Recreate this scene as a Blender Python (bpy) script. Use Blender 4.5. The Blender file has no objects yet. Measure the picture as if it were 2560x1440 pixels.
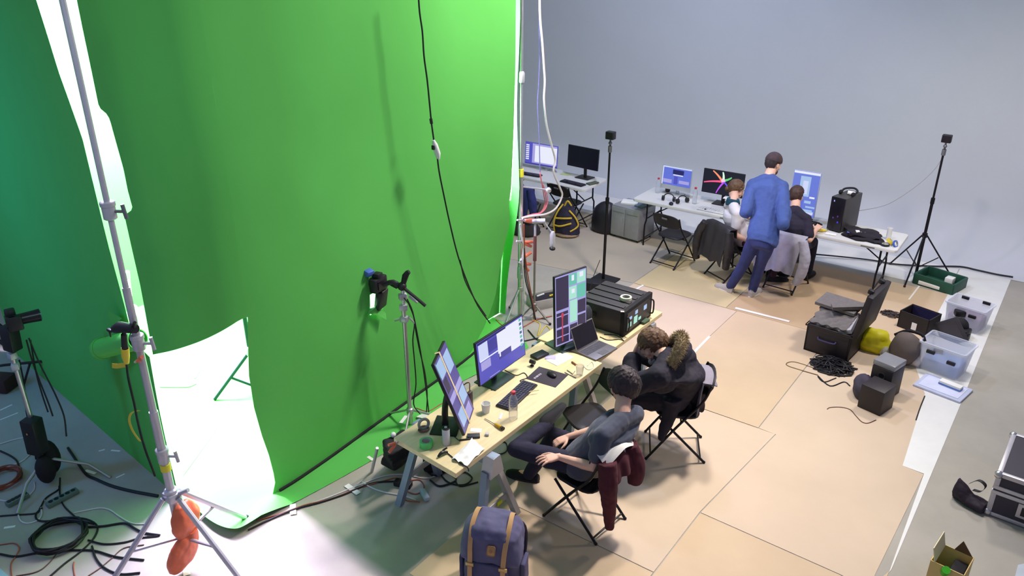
import bpy, bmesh, math, random
from mathutils import Vector, Matrix, Euler, noise
V = Vector
PI = math.pi
random.seed(11)
C = bpy.context.scene.collection
SC = bpy.context.scene

# ---------------------------------------------------------------- camera, world, lights, exposure
FPX, CAMH, PITCH, YAW = 1971.0, 4.41, math.radians(24.3), math.radians(36.2)
cam_data = bpy.data.cameras.new('camera')
cam = bpy.data.objects.new('camera', cam_data)
C.objects.link(cam)
cam_data.sensor_width = 36.0
cam_data.lens = FPX / 2560.0 * 36.0
cam_data.clip_end = 200
cam.location = (0, 0, CAMH)
cam.rotation_euler = (PI / 2 - PITCH, 0, YAW)
SC.camera = cam
SC.view_settings.view_transform = 'Standard'
SC.view_settings.look = 'None'
SC.view_settings.gamma = 1
SC.view_settings.exposure = 0.0
SC.view_settings.use_curve_mapping = False

world = bpy.data.worlds.new('world')
SC.world = world
world.use_nodes = True
world.node_tree.nodes['Background'].inputs['Color'].default_value = (0.58, 0.66, 1.0, 1)
world.node_tree.nodes['Background'].inputs['Strength'].default_value = 0.31

def lamp(name, kind, loc, target, power, col, size=1.0, size_y=None, spread=None, cone=None, blend=0.5):
    d = bpy.data.lights.new(name, kind)
    d.energy = power
    d.color = col
    if kind == 'AREA':
        d.shape = 'RECTANGLE' if size_y else 'DISK'
        d.size = size
        if size_y:
            d.size_y = size_y
        if spread:
            d.spread = math.radians(spread)
    elif kind == 'SPOT':
        d.shadow_soft_size = size
        d.spot_size = math.radians(cone or 60)
        d.spot_blend = blend
    else:
        d.shadow_soft_size = size
    o = bpy.data.objects.new(name, d)
    C.objects.link(o)
    o.location = loc
    o.rotation_euler = (V(target) - V(loc)).to_track_quat('-Z', 'Y').to_euler()
    return o

# ceiling lamps of the hall: two warm ones over the work floor, a cool one near the rear left, a warm one at the front; the last two are added fills
lamp('hall_or_fill_lamp', 'AREA', (-2.9, 7.3, 5.6), (-5.0, 6.2, 2.2), 235, (1.0, 0.91, 0.85), 0.55)
lamp('hall_or_fill_lamp', 'AREA', (-0.6, 9.7, 4.0), (-0.7, 9.9, 0), 95, (1.0, 0.94, 0.88), 0.6)
lamp('hall_or_fill_lamp', 'AREA', (-5.0, 9.4, 6.4), (-5.0, 9.8, 0), 165, (0.58, 0.66, 1.0), 0.6)
lamp('hall_or_fill_lamp', 'AREA', (-1.7, 7.9, 6.4), (-2.1, 4.3, 0), 62, (1.0, 0.92, 0.86), 0.45, spread=70)
lamp('hall_or_fill_lamp', 'AREA', (-2.2, 0.6, 5.6), (-5.6, 3.4, 2.6), 9, (0.70, 0.90, 1.0), 1.2, spread=70)  # added fill, not a hall lamp: lifts the left part of the green paper
lamp('teal_fill', 'AREA', (-8.6, -1.2, 4.6), (-8.0, 2.9, 2.2), 34, (0.02, 0.36, 1.0), 0.8, spread=80)  # added blue light that turns the left paper wall teal
# strong cool panel lights inside the green paper booth, one of them shining out of the doorway
lamp('booth_lamp', 'AREA', (-7.2, 5.0, 4.5), (-7.2, 5.0, 0), 3000, (0.70, 0.58, 0.98), 3.0, 2.6)
lamp('booth_lamp', 'AREA', (-8.2, 3.45, 2.9), (-3.9, 2.95, 0), 820, (0.82, 0.66, 1.0), 0.6)

# ---------------------------------------------------------------- picture point -> world point (2560 x 1440 frame)
ROT = Euler(cam.rotation_euler).to_matrix()
def ray(px, py):
    return ROT @ V(((px - 1280) / FPX, -(py - 720) / FPX, -1.0))
def at(px, py, z=0.0):
    d = ray(px, py)
    return V((0, 0, CAMH)) + d * ((z - CAMH) / d.z)
def onx(px, py, X):
    d = ray(px, py)
    return V((0, 0, CAMH)) + d * (X / d.x)
def ony(px, py, Y):
    d = ray(px, py)
    return V((0, 0, CAMH)) + d * (Y / d.y)

# ---------------------------------------------------------------- materials
MATS = {}
def lin(c):
    return tuple(((x / 255) / 12.92 if x / 255 <= 0.04045 else ((x / 255 + 0.055) / 1.055) ** 2.4) for x in c)
def mat(name, rgb, rough=0.6, metal=0.0, var=0.08, vs=6.0, bump=0.0, bs=60.0, emit=0.0, spec=0.4, stretch=None, alpha=None, trans=0.0, sheen=0.0):
    if name in MATS:
        return MATS[name]
    m = bpy.data.materials.new(name)
    m.use_nodes = True
    nt = m.node_tree
    b = nt.nodes['Principled BSDF']
    c = lin(rgb)
    b.inputs['Base Color'].default_value = (*c, 1)
    b.inputs['Roughness'].default_value = rough
    b.inputs['Metallic'].default_value = metal
    b.inputs['Specular IOR Level'].default_value = spec
    if trans:
        b.inputs['Transmission Weight'].default_value = trans
        b.inputs['IOR'].default_value = 1.15
    if sheen:
        b.inputs['Sheen Weight'].default_value = sheen
    if alpha is not None:
        b.inputs['Alpha'].default_value = alpha
    if emit:
        b.inputs['Emission Color'].default_value = (*c, 1)
        b.inputs['Emission Strength'].default_value = emit
    co = None
    if var or bump:
        co = nt.nodes.new('ShaderNodeTexCoord').outputs['Object']
        if stretch:
            mp = nt.nodes.new('ShaderNodeMapping')
            mp.inputs['Scale'].default_value = stretch
            nt.links.new(co, mp.inputs['Vector'])
            co = mp.outputs['Vector']
    if var:
        n = nt.nodes.new('ShaderNodeTexNoise')
        n.inputs['Scale'].default_value = vs
        n.inputs['Detail'].default_value = 6
        n.inputs['Roughness'].default_value = 0.6
        nt.links.new(co, n.inputs['Vector'])
        r = nt.nodes.new('ShaderNodeValToRGB')
        r.color_ramp.elements[0].position = 0.3
        r.color_ramp.elements[1].position = 0.7
        r.color_ramp.elements[0].color = (*[x * (1 - var) for x in c], 1)
        r.color_ramp.elements[1].color = (*[min(1, x * (1 + var)) for x in c], 1)
        nt.links.new(n.outputs['Fac'], r.inputs['Fac'])
        nt.links.new(r.outputs['Color'], b.inputs['Base Color'])
    if bump:
        n2 = nt.nodes.new('ShaderNodeTexNoise')
        n2.inputs['Scale'].default_value = bs
        n2.inputs['Detail'].default_value = 4
        nt.links.new(co, n2.inputs['Vector'])
        bp = nt.nodes.new('ShaderNodeBump')
        bp.inputs['Strength'].default_value = bump
        bp.inputs['Distance'].default_value = 0.01
        nt.links.new(n2.outputs['Fac'], bp.inputs['Height'])
        nt.links.new(bp.outputs['Normal'], b.inputs['Normal'])
    MATS[name] = m
    return m
def glow(rgb, k=1.0):
    name = 'glow_%d_%d_%d_%g' % (*rgb, k)
    if name not in MATS:
        m = bpy.data.materials.new(name)
        m.use_nodes = True
        b = m.node_tree.nodes['Principled BSDF']
        b.inputs['Base Color'].default_value = (0.01, 0.01, 0.012, 1)
        b.inputs['Roughness'].default_value = 0.35
        b.inputs['Emission Color'].default_value = (*lin(rgb), 1)
        b.inputs['Emission Strength'].default_value = k
        MATS[name] = m
    return MATS[name]

BLACK = mat('black_plastic', (30, 28, 32), 0.45, var=0.1)
BLACK_MATTE = mat('black_matte', (26, 24, 28), 0.8, var=0.12)
DARK_METAL = mat('dark_metal', (34, 32, 36), 0.4, 0.5)
CHROME = mat('brushed_steel', (196, 194, 194), 0.3, 0.8, var=0.06)
ALU = mat('aluminium', (196, 192, 198), 0.4, 0.45, var=0.08)
WHITE = mat('white_plastic', (226, 226, 222), 0.45, var=0.03)
PAPER_WHITE = mat('white_paper', (236, 234, 228), 0.8, var=0.03)
RUBBER = mat('cable_rubber', (24, 22, 26), 0.55, var=0.1)
CABLE_ORANGE = mat('orange_cable', (168, 88, 66), 0.55, var=0.1)
CABLE_WHITE = mat('white_cable', (212, 206, 204), 0.5, var=0.05)
CABLE_BLUE = mat('violet_cable', (118, 116, 170), 0.5, var=0.05)
CABLE_PINK = mat('pink_cable', (204, 110, 118), 0.5, var=0.05)
CLAMP = mat('orange_clamp', (226, 118, 88), 0.5, var=0.06)
YELLOW = mat('yellow_tape', (222, 196, 60), 0.6, var=0.06)
SKIN = mat('skin', (226, 180, 156), 0.55, var=0.06, vs=14, spec=0.3)
GREEN = mat('green_paper', (92, 180, 84), 0.92, var=0.03, vs=1.2, bump=0.03, bs=5, spec=0.12)
GREY_PLASTIC = mat('grey_plastic', (120, 118, 120), 0.5)
GLASS = mat('clear_plastic', (236, 240, 246), 0.12, var=0, trans=0.85, alpha=0.55)
TUB = mat('frosted_plastic', (226, 230, 242), 0.4, var=0.02, alpha=0.42)

# ---------------------------------------------------------------- mesh builder
def catmull(pts, sub=5, closed=False):
    pts = [V(p) for p in pts]
    if len(pts) < 3:
        return pts
    out = []
    n = len(pts)
    for i in range(n if closed else n - 1):
        p1, p2 = pts[i], pts[(i + 1) % n]
        p0 = pts[(i - 1) % n] if closed or i > 0 else p1 * 2 - p2
        p3 = pts[(i + 2) % n] if closed or i + 2 < n else p2 * 2 - p1
        for k in range(sub):
            t = k / sub
            out.append(0.5 * ((2 * p1) + (p2 - p0) * t + (2 * p0 - 5 * p1 + 4 * p2 - p3) * t * t + (3 * p1 - p0 - 3 * p2 + p3) * t ** 3))
    if not closed:
        out.append(pts[-1])
    return out

class B:
    def __init__(s):
        s.bm = bmesh.new()
        s.tag = s.bm.faces.layers.int.new('done')
        s.mi = 0
    def _fin(s):
        for f in s.bm.faces:
            if not f[s.tag]:
                f[s.tag] = 1
                f.material_index = s.mi
        return s
    def box(s, c, size, rot=(0, 0, 0), bev=0.0, seg=2, M=None):
        r = bmesh.ops.create_cube(s.bm, size=1.0)
        vs = r['verts']
        m = (M or Matrix()) @ Matrix.Translation(V(c)) @ Euler(rot).to_matrix().to_4x4() @ Matrix.Diagonal((*size, 1))
        bmesh.ops.transform(s.bm, matrix=m, verts=vs)
        if bev:
            es = {e for v in vs for e in v.link_edges}
            bmesh.ops.bevel(s.bm, geom=list(es), offset=bev, segments=seg, affect='EDGES', profile=0.5)
        return s._fin()
    def ball(s, c, r, rot=None, seg=16):
        if not hasattr(r, '__len__'):
            r = (r, r, r)
        m = Matrix.Translation(V(c)) @ (rot.to_4x4() if rot else Matrix()) @ Matrix.Diagonal((*r, 1))
        bmesh.ops.create_uvsphere(s.bm, u_segments=seg, v_segments=max(6, seg // 2 + 2), radius=1.0, matrix=m)
        return s._fin()
    def rings(s, rings, cap=True, loop=False):
        rows = [[s.bm.verts.new(p) for p in r] for r in rings]
        n = len(rows[0])
        pairs = list(zip(rows, rows[1:]))
        if loop:
            pairs.append((rows[-1], rows[0]))
        for a, b in pairs:
            for i in range(n):
                j = (i + 1) % n
                s.bm.faces.new((a[i], a[j], b[j], b[i]))
        if cap and not loop:
            s.bm.faces.new(rows[0][::-1])
            s.bm.faces.new(rows[-1])
        return s._fin()
    def tube(s, pts, r, n=8, sub=0, loop=False, cap=True):
        if not hasattr(r, '__len__'):
            r = [r] * len(pts)
        if sub:
            m = len(pts)
            rr = []
            for i in range(m if loop else m - 1):
                for k in range(sub):
                    rr.append(r[i] + (r[(i + 1) % m] - r[i]) * k / sub)
            if not loop:
                rr.append(r[-1])
            pts = catmull(pts, sub, loop) if m > 2 else [V(pts[0]).lerp(V(pts[1]), k / sub) for k in range(sub + 1)]
            r = rr
        pts = [V(p) for p in pts]
        m = len(pts)
        up = None
        rings = []
        for i in range(m):
            a = pts[i - 1] if i > 0 else (pts[-1] if loop else pts[0])
            b = pts[i + 1] if i < m - 1 else (pts[0] if loop else pts[-1])
            t = (b - a)
            t = t.normalized() if t.length > 1e-9 else V((0, 0, 1))
            if up is None:
                up = t.orthogonal().normalized()
            up = (up - t * up.dot(t))
            up = up.normalized() if up.length > 1e-6 else t.orthogonal().normalized()
            w = t.cross(up)
            rings.append([pts[i] + (up * math.cos(2 * PI * k / n) + w * math.sin(2 * PI * k / n)) * r[i] for k in range(n)])
        return s.rings(rings, cap, loop)
    def cyl(s, p, q, r, r2=None, n=20):
        return s.tube([p, q], [r, r if r2 is None else r2], n)
    def limb(s, pts, radii, n=14):
        s.tube(pts, radii, n, sub=4)
        s.ball(pts[0], radii[0], seg=n)
        return s.ball(pts[-1], radii[-1], seg=n)
    def lathe(s, prof, c=(0, 0, 0), n=24, M=None):
        c = V(c)
        M = M or Matrix()
        return s.rings([[M @ (c + V((r * math.cos(2 * PI * k / n), r * math.sin(2 * PI * k / n), z))) for k in range(n)] for r, z in prof])
    def torus(s, c, R, r, axis=(0, 0, 1), n=28, m=10, sq=1.0):
        q = V((0, 0, 1)).rotation_difference(V(axis).normalized()).to_matrix()
        pts = [V(c) + q @ V((R * math.cos(2 * PI * k / n), R * sq * math.sin(2 * PI * k / n), 0)) for k in range(n)]
        return s.tube(pts, r, m, loop=True)
    def prism(s, poly, h, M=None):
        M = M or Matrix()
        return s.rings([[M @ V((x, y, 0)) for x, y in poly], [M @ V((x, y, h)) for x, y in poly]])
    def solid(s, pts8):
        a = [V(p) for p in pts8]
        return s.rings([a[:4], a[4:]])
    def sheet(s, nu, nv, fn, th=0.0, both=False):
        vs = [[s.bm.verts.new(fn(i / nu, j / nv)) for j in range(nv + 1)] for i in range(nu + 1)]
        fs = []
        for i in range(nu):
            for j in range(nv):
                fs.append(s.bm.faces.new((vs[i][j], vs[i + 1][j], vs[i + 1][j + 1], vs[i][j + 1])))
        if th:
            s.bm.normal_update()
            bmesh.ops.solidify(s.bm, geom=fs, thickness=th)
        return s._fin()
    def build(s, name, m, parent=None, smooth=40, world=False, keep=False):
        bm = s.bm
        bmesh.ops.recalc_face_normals(bm, faces=bm.faces)
        me = bpy.data.meshes.new(name)
        o = bpy.data.objects.new(name, me)
        C.objects.link(o)
        if parent is not None:
            o.parent = parent
            if world:
                bm.transform(wm(parent).inverted())
        elif not keep and len(bm.verts):
            xs = [v.co for v in bm.verts]
            c = V(((min(p.x for p in xs) + max(p.x for p in xs)) / 2, (min(p.y for p in xs) + max(p.y for p in xs)) / 2, min(p.z for p in xs)))
            bm.transform(Matrix.Translation(-c))
            o.location = c
        bm.to_mesh(me)
        bm.free()
        for x in (m if isinstance(m, (list, tuple)) else [m]):
            me.materials.append(x)
        if smooth:
            me.shade_smooth()
            me.set_sharp_from_angle(angle=math.radians(smooth))
        return o

def wm(o):
    M = o.matrix_basis.copy()
    while o.parent is not None:
        o = o.parent
        M = o.matrix_basis @ M
    return M
def tag(o, label, cat, group=None, kind=None):
    if label:
        o['label'] = label
    if cat:
        o['category'] = cat
    if group:
        o['group'] = group
    if kind:
        o['kind'] = kind
    return o
def thing(name, label, cat, loc=(0, 0, 0), rz=0.0, group=None):
    o = bpy.data.objects.new(name, None)
    C.objects.link(o)
    o.empty_display_size = 0.1
    o.location = loc
    o.rotation_euler = (0, 0, rz)
    return tag(o, label, cat, group)
def struct(o):
    o['kind'] = 'structure'
    return o
def dup(root, loc, rz, label=None, group=None):
    r = root.copy()
    C.objects.link(r)
    r.location = loc
    r.rotation_euler = (0, 0, rz)
    if label:
        r['label'] = label
    if group:
        r['group'] = group
    for ch in list(root.children):
        c = ch.copy()
        C.objects.link(c)
        c.parent = r
        for g in ch.children:
            d = g.copy()
            C.objects.link(d)
            d.parent = c
    return r
def cable(name, pts, r, m, label, cat='cable', group=None, sub=5, n=6):
    b = B()
    b.tube(pts, r, n, sub=sub)
    return tag(b.build(name, m), label, cat, group)
def wander(a, b, n, amp, z=0.006, seed=0):
    rg = random.Random(seed)
    a, b = V(a), V(b)
    d = b - a
    s = V((-d.y, d.x, 0)).normalized()
    return [(a.lerp(b, i / n) + s * (rg.uniform(-amp, amp) if 0 < i < n else 0)).to_2d().to_3d() + V((0, 0, z)) for i in range(n + 1)]

# ---------------------------------------------------------------- room
CONCRETE = mat('concrete', (168, 162, 150), 0.75, var=0.10, vs=1.6, bump=0.05, bs=40)
WALL = mat('wall_paint', (204, 206, 210), 0.8, var=0.02, vs=0.8, bump=0.02, bs=90)
WHITE_FLOOR = mat('white_floor_paint', (226, 225, 220), 0.6, var=0.03)
b = B()
b.box((-6, 6, -0.05), (22, 20, 0.1))
struct(b.build('floor', CONCRETE, keep=True, smooth=0))
# rear wall with its curved foot (a cyclorama)
CY, CR = 12.95, 0.75
prof = [(CY - CR + CR * math.sin(t), CR + 0.004 - CR * math.cos(t)) for t in [i * PI / 2 / 12 for i in range(13)]] + [(CY, 8.6)]
b = B()
def cyc(u, v):
    k = v * (len(prof) - 1)
    i = min(int(k), len(prof) - 2)
    y, z = prof[i]
    y2, z2 = prof[i + 1]
    t = k - i
    return V((-16 + u * 20.5, y + (y2 - y) * t, z + (z2 - z) * t))
b.sheet(4, len(prof) - 1, cyc)
struct(b.build('wall_back', WALL, keep=True))
b = B()
b.box((-15.9, 5, 4.3), (0.2, 16, 8.6))
struct(b.build('wall_left', WALL, keep=True, smooth=0))

def floor_patch(pts, m, name='floor_sheet', h=0.004):
    b = B()
    b.rings([[V((p[0], p[1], 0.0005)) for p in pts], [V((p[0], p[1], h)) for p in pts]])
    return struct(b.build(name, m, keep=True, smooth=0))
BOARD_A = mat('hardboard', (203, 178, 146), 0.7, var=0.06, vs=1.4, bump=0.02)
BOARD_B = mat('hardboard_pale', (206, 184, 158), 0.7, var=0.05, vs=1.2, bump=0.02)
BOARD_C = mat('hardboard_brown', (188, 160, 126), 0.7, var=0.07, vs=1.3, bump=0.02)
BOARD_D = mat('plywood_yellow', (202, 182, 138), 0.7, var=0.05, vs=1.6, bump=0.02)
BOARD_E = mat('hardboard_grey', (176, 164, 146), 0.72, var=0.06, vs=1.5, bump=0.02)
xA, xB, xC = -3.02, -1.87, -1.69
y1, y2, y3 = 9.0, 6.62, 4.85
floor_patch([(-4.5, y1), (xA - 0.16, y1), (xA - 0.16, 11.1), (-4.5, 11.1)], BOARD_D, h=0.007)
floor_patch([(xA - 0.15, y1), (-1.75, y1), (-1.75, 11.15), (xA - 0.15, 11.15)], BOARD_C)
floor_patch([(-1.74, 9.0), (-0.95, 9.0), (-0.95, 11.15), (-1.74, 11.15)], BOARD_A)
floor_patch([(-8.4, 8.4), (-4.52, 9.0), (-4.52, 11.2), (-8.4, 11.2)], BOARD_E)
floor_patch([(-4.5, y2 - .1), (xA - 0.01, y2), (xA - 0.01, y1 - 0.01), (-4.5, y1 - 0.01)], BOARD_B)
floor_patch([(xA, y2), (xB, y2), (xB, y1 - 0.01), (xA, y1 - 0.01)], BOARD_A, h=0.006)
q1, q2 = at(1752, 1282), at(2099, 1436)
floor_patch([q1.to_2d(), q2.to_2d(), (-0.47, q2.y - 0.02), at(2309, 1186).to_2d(), at(2256, 1165).to_2d(), at(2312, 985).to_2d(), (-0.95, y1 - 0.01), (xB + 0.01, y1 - 0.01), (xB + 0.01, y2), (xC, y2 - 0.01)], BOARD_B)
floor_patch([(q1.x, q1.y - 0.01), (q1.x, 3.4), (-0.38, 3.4), at(2222, 1430).to_2d(), (-0.475, q2.y - 0.03), (q2.x, q2.y - 0.01)], BOARD_A)
floor_patch([(-3.3, y2 - 0.01), (-3.3, 4.3), (q1.x - 0.01, 4.3), (q1.x - 0.01, q1.y), (xC - 0.01, y2 - 0.02), (xC - 0.01, y2 - 0.01)], BOARD_B, h=0.0045)
floor_patch([(-3.3, 4.29), (-3.3, 3.2), (q1.x - 0.01, 3.2), (q1.x - 0.01, 4.29)], BOARD_A, h=0.0045)
e1, e2, e3 = at(2530, 692).to_2d(), at(2404, 1005).to_2d(), at(2228, 1425).to_2d()
floor_patch([at(2222, 1433).to_2d(), e3, e2, e1, (-0.97, e1.y), (-0.97, 9.0), at(2312, 985).to_2d(), at(2254, 1164).to_2d(), at(2310, 1185).to_2d()], WHITE_FLOOR, 'floor_white_strip', h=0.0035)
floor_patch([(-16, 11.32), (-0.98, 11.32), (-0.98, 12.22), (-16, 12.22)], WHITE_FLOOR, 'floor_white_strip', h=0.003)
TAPE = mat('white_tape', (236, 232, 226), 0.6, var=0.03)
def tape(pts, w, label, name='tape_strip', group=None, m=TAPE, z=0.0075, th=0.0012):
    b = B()
    p, q = V(pts[0]), V(pts[1])
    d = (q - p)
    n = V((-d.y, d.x, 0)).normalized() * w / 2
    b.rings([[p - n + V((0, 0, z)), q - n + V((0, 0, z)), q + n + V((0, 0, z)), p + n + V((0, 0, z))], [p - n + V((0, 0, z + th)), q - n + V((0, 0, z + th)), q + n + V((0, 0, z + th)), p + n + V((0, 0, z + th))]])
    return tag(b.build(name, m, smooth=0), label, 'tape', group)
tape([at(1838, 771), at(1973, 805)], 0.05, 'white tape strip on the floor between the standing man and the open foam case')
tape([at(1733, 884), at(1774, 842)], 0.03, 'white tape line on the floor right behind the fur hood')
tape([at(1591, 724), at(1608, 714)], 0.03, 'short white tape mark on the floor beyond the black rack case')
tape([at(866, 1214), at(897, 1236)], 0.05, 'white tape holding cables to the floor by the green paper edge, nearer the sawhorse')
tape([at(732, 1262), at(733, 1288)], 0.05, 'white tape holding cables to the floor near the curled front of the green paper')
tape([at(1002, 1060), at(1016, 1042)], 0.035, 'white tape on the green floor paper near the table corner', z=0.012)
tape([at(920, 1143), at(933, 1152)], 0.03, 'small white tape on the floor beside the green paper, left of the black bag')
tape([at(465, 1422), at(468, 1440)], 0.05, 'white tape cross arm on the floor right of the orange sandbag')

# ---------------------------------------------------------------- the green paper booth
def planline(pts, sub=6):
    p = catmull([V((x, y, 0)) for x, y in pts], sub)
    L = [0]
    for a, c in zip(p, p[1:]):
        L.append(L[-1] + (c - a).length)
    return p, L
def along(pl, d):
    p, L = pl
    d = max(0, min(d, L[-1] - 1e-6))
    for i in range(len(p) - 1):
        if L[i + 1] >= d:
            return p[i].lerp(p[i + 1], (d - L[i]) / (L[i + 1] - L[i]))
    return p[-1]
front = planline([(-5.47, 2.695), (-5.2, 2.76), (-4.97, 2.93), (-4.87, 3.2), (-4.87, 3.7), (-4.91, 4.3), (-4.95, 4.9), (-4.98, 5.4), (-5.02, 6.1), (-5.05, 6.7), (-5.07, 7.0)])
FL = front[1][-1]
TOPZ = 4.55
def lerpz(tab, z):
    for (z0, v0), (z1, v1) in zip(tab, tab[1:]):
        if z0 <= z <= z1:
            return v0 + (v1 - v0) * (z - z0) / (z1 - z0)
    return tab[0][1] if z < tab[0][0] else tab[-1][1]
# where the front paper starts (left) and ends (right), as a distance along its plan line
LEFT_E = [(0, 0.0), (1.38, 0.0), (2.0, 0.03), (2.56, 0.03), (2.575, 0.09), (2.62, 0.13), (2.75, 0.12), (2.9, 0.125), (3.25, 0.10), (3.30, 0.07), (3.32, 0.02), (4.0, 0.03), (4.6, 0.03)]
RIGHT_E = [(0.0, FL - 1.05), (0.06, FL - 0.9), (0.25, FL - 0.50), (0.5, FL - 0.28), (0.8, FL - 0.2), (1.35, FL - 0.10), (1.62, FL - 0.16), (1.75, FL - 0.11), (2.45, FL - 0.06), (3.3, FL - 0.02), (3.8, FL + 0.0), (4.6, FL)]
# distance along the plan line at which the doorway ends
DOOR_E = [(0.0, 0.83), (0.05, 0.87), (0.15, 0.88), (0.4, 0.86), (0.6, 0.83), (0.9, 0.80), (1.2, 0.80), (1.5, 0.84), (1.8, 0.88)]
def lintel(d):
    return 1.39 + 0.30 * min(1, d / 0.8)
def wave(p, z):
    return noise.noise(V((p.x * 0.9, p.y * 0.9, z * 0.55))) * 0.035 + noise.noise(V((p.y * 2.2, z * 1.6, 3.1))) * 0.008
def paper_point(d, z):
    p = along(front, d)
    q = along(front, d + 0.05)
    t = (q - p)
    t = t.normalized() if t.length > 1e-6 else V((0, 1, 0))
    n = V((t.y, -t.x, 0))
    p = p + n * wave(p, z) * min(1, z * 1.5)
    fold = max(0.0, (1.45 - z)) * max(0.0, d - (FL - 1.25)) ** 2 * 0.10
    return V((p.x - fold, p.y, z))
b = B()
NZ, NU = 46, 64
zs_low = None
def front_fn_right(u, v):
    z = 0.009 + (TOPZ - 0.009) * v
    d0 = lerpz(DOOR_E, z) if z < 1.69 else lerpz(DOOR_E, 1.69)
    d1 = lerpz(RIGHT_E, z)
    return paper_point(d0 + (d1 - d0) * u, z)
b.sheet(NU, NZ, front_fn_right)
def front_fn_left(u, v):
    dl = 0.86 * u
    z0 = lintel(dl)
    z = z0 + (TOPZ - z0) * v
    d0 = lerpz(LEFT_E, z)
    d1 = lerpz(DOOR_E, z) if z < 1.69 else lerpz(DOOR_E, 1.69)
    return paper_point(d0 + (d1 - d0) * u, z)
b.sheet(20, 110, front_fn_left)
bmesh.ops.remove_doubles(b.bm, verts=b.bm.verts, dist=0.002)
hole = onx(941, 752, -4.93)
bmesh.ops.delete(b.bm, geom=[f for f in b.bm.faces if abs(f.calc_center_median().y - hole.y) < 0.085 and abs(f.calc_center_median().z - hole.z) < 0.14 and f.calc_center_median().x > -5.2], context='FACES')
o = b.build('paper_screen', GREEN, keep=True, smooth=60)
tag(o, 'wide green paper screen with a cut doorway, facing the tables', 'paper backdrop')
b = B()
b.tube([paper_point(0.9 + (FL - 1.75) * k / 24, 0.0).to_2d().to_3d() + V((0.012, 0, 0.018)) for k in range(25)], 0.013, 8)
b.build('hem_shadow', BLACK_MATTE, o, world=True)  # dark tube drawn in place of the shadow line under the paper
# left paper wall
LEDGE = [(0, -5.53), (1.40, -5.50), (1.42, -5.72), (2.2, -5.80), (3.04, -5.86), (3.5, -6.02), (4.0, -6.12), (4.6, -6.25)]
b = B()
def left_fn(u, v):
    z = 0.0 + TOPZ * v
    x1 = lerpz(LEDGE, z)
    x0 = -9.35
    x = x0 + (x1 - x0) * u
    y = 2.70 + 0.34 * max(0.0, (-5.7 - x) / 3.6) + noise.noise(V((x * 0.8, z * 0.5, 8))) * 0.04 * min(1, z)
    return V((x, y, z))
b.sheet(50, 60, left_fn)
tag(b.build('paper_screen', GREEN, keep=True, smooth=60), 'green paper screen in shade behind the tall silver stand, left side of the booth', 'paper backdrop')
# rear and right papers inside the booth
b = B()
b.sheet(20, 20, lambda u, v: V((-9.3 + 0.05 * math.sin(v * 4), 3.1 + u * 4.1, TOPZ * v)))
tag(b.build('paper_screen', GREEN, keep=True, smooth=60), 'brightly lit green paper seen through the tall gap beside the silver stand', 'paper backdrop')
b = B()
def right_in(u, v):
    z = 0.02 + (TOPZ - 0.02) * v
    x1 = -5.14 - 0.02 * math.sin(z * 3) - (0.0 if z > 1.62 else 0.12 * (1.62 - z))
    return V((-9.25 + (x1 + 9.25) * u, 7.13 + 0.03 * math.sin(u * 9), z))
b.sheet(30, 24, right_in)
tag(b.build('paper_screen', GREEN, keep=True, smooth=60), 'bright end of the green booth paper showing in the slit beside the chrome pole', 'paper backdrop')
b = B()
b.sheet(14, 16, lambda u, v: V((-5.30 - 0.10 * (1 - v) + 0.03 * math.sin(u * 5), 5.3 + u * 1.84, 0.012 + 1.75 * v)))
tag(b.build('paper_screen', GREEN, keep=True, smooth=60), 'dark green paper showing behind the lifted lower right corner of the green screen', 'paper backdrop')
# floor paper, curling up a little at its front edge
fp = [V((-9.2, 3.35, 0)), V((-7.5, 3.18, 0)), V((-5.98, 3.02, 0)), V((-5.62, 2.725, 0)), at(446, 1244), at(466, 1268), at(495, 1290), at(522, 1314), at(555, 1333), at(590, 1340), at(622, 1328), at(700, 1278), at(812, 1218), at(930, 1152), at(1045, 1082), V((-4.52, 5.1, 0)), V((-4.75, 5.6, 0)), V((-4.95, 6.9, 0)), V((-9.2, 7.05, 0))]
b = B()
cen = V((-6.8, 4.6, 0))
N = 8
edge = catmull(fp, 4, True)
def floor_fn(u, v):
    e = edge[int(round(u * len(edge))) % len(edge)]
    p = cen.lerp(e, v)
    lift = 0.006
    if v > 0.86 and e.x > -5.6 and e.y < 3.2:
        lift += ((v - 0.86) / 0.14) ** 2 * 0.07 * min(1, (e.x + 5.6) / 0.4) * min(1, (3.2 - e.y) / 0.3)
    return V((p.x, p.y, lift))
b.sheet(len(edge), 24, floor_fn)
bmesh.ops.remove_doubles(b.bm, verts=b.bm.verts, dist=0.0004)
tag(b.build('floor_paper', GREEN, keep=True, smooth=60), 'green paper covering the booth floor and curling out of the doorway', 'paper')
# glowing strips added for the booth light that shows in the gaps
GLOW_M = glow((235, 250, 255), 6.0)
def gap_glow(p, q, label):
    t = thing('gap_glow', label, 'booth glow', p)
    b = B()
    b.cyl(p, q, 0.019)
    b.build('tube', GLOW_M, t, world=True)  # added glow strip for the booth light, not a lamp tube
    for e, s in ((V(p), 1), (V(q), -1)):
        d = (V(q) - V(p)).normalized() * s
        b = B()
        b.cyl(e - d * 0.04, e + d * 0.02, 0.022)
        b.build('end_cap', WHITE, t, world=True)
gap_glow(onx(1274, 492, -5.11), onx(1287, 225, -5.11), 'added white glow strip for the booth light in the slit at the right edge of the green screen')
gap_glow(ony(331, 800, 2.86), ony(318, 690, 2.86), 'added small white glow strip for the booth light right behind the tall silver stand')

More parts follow.
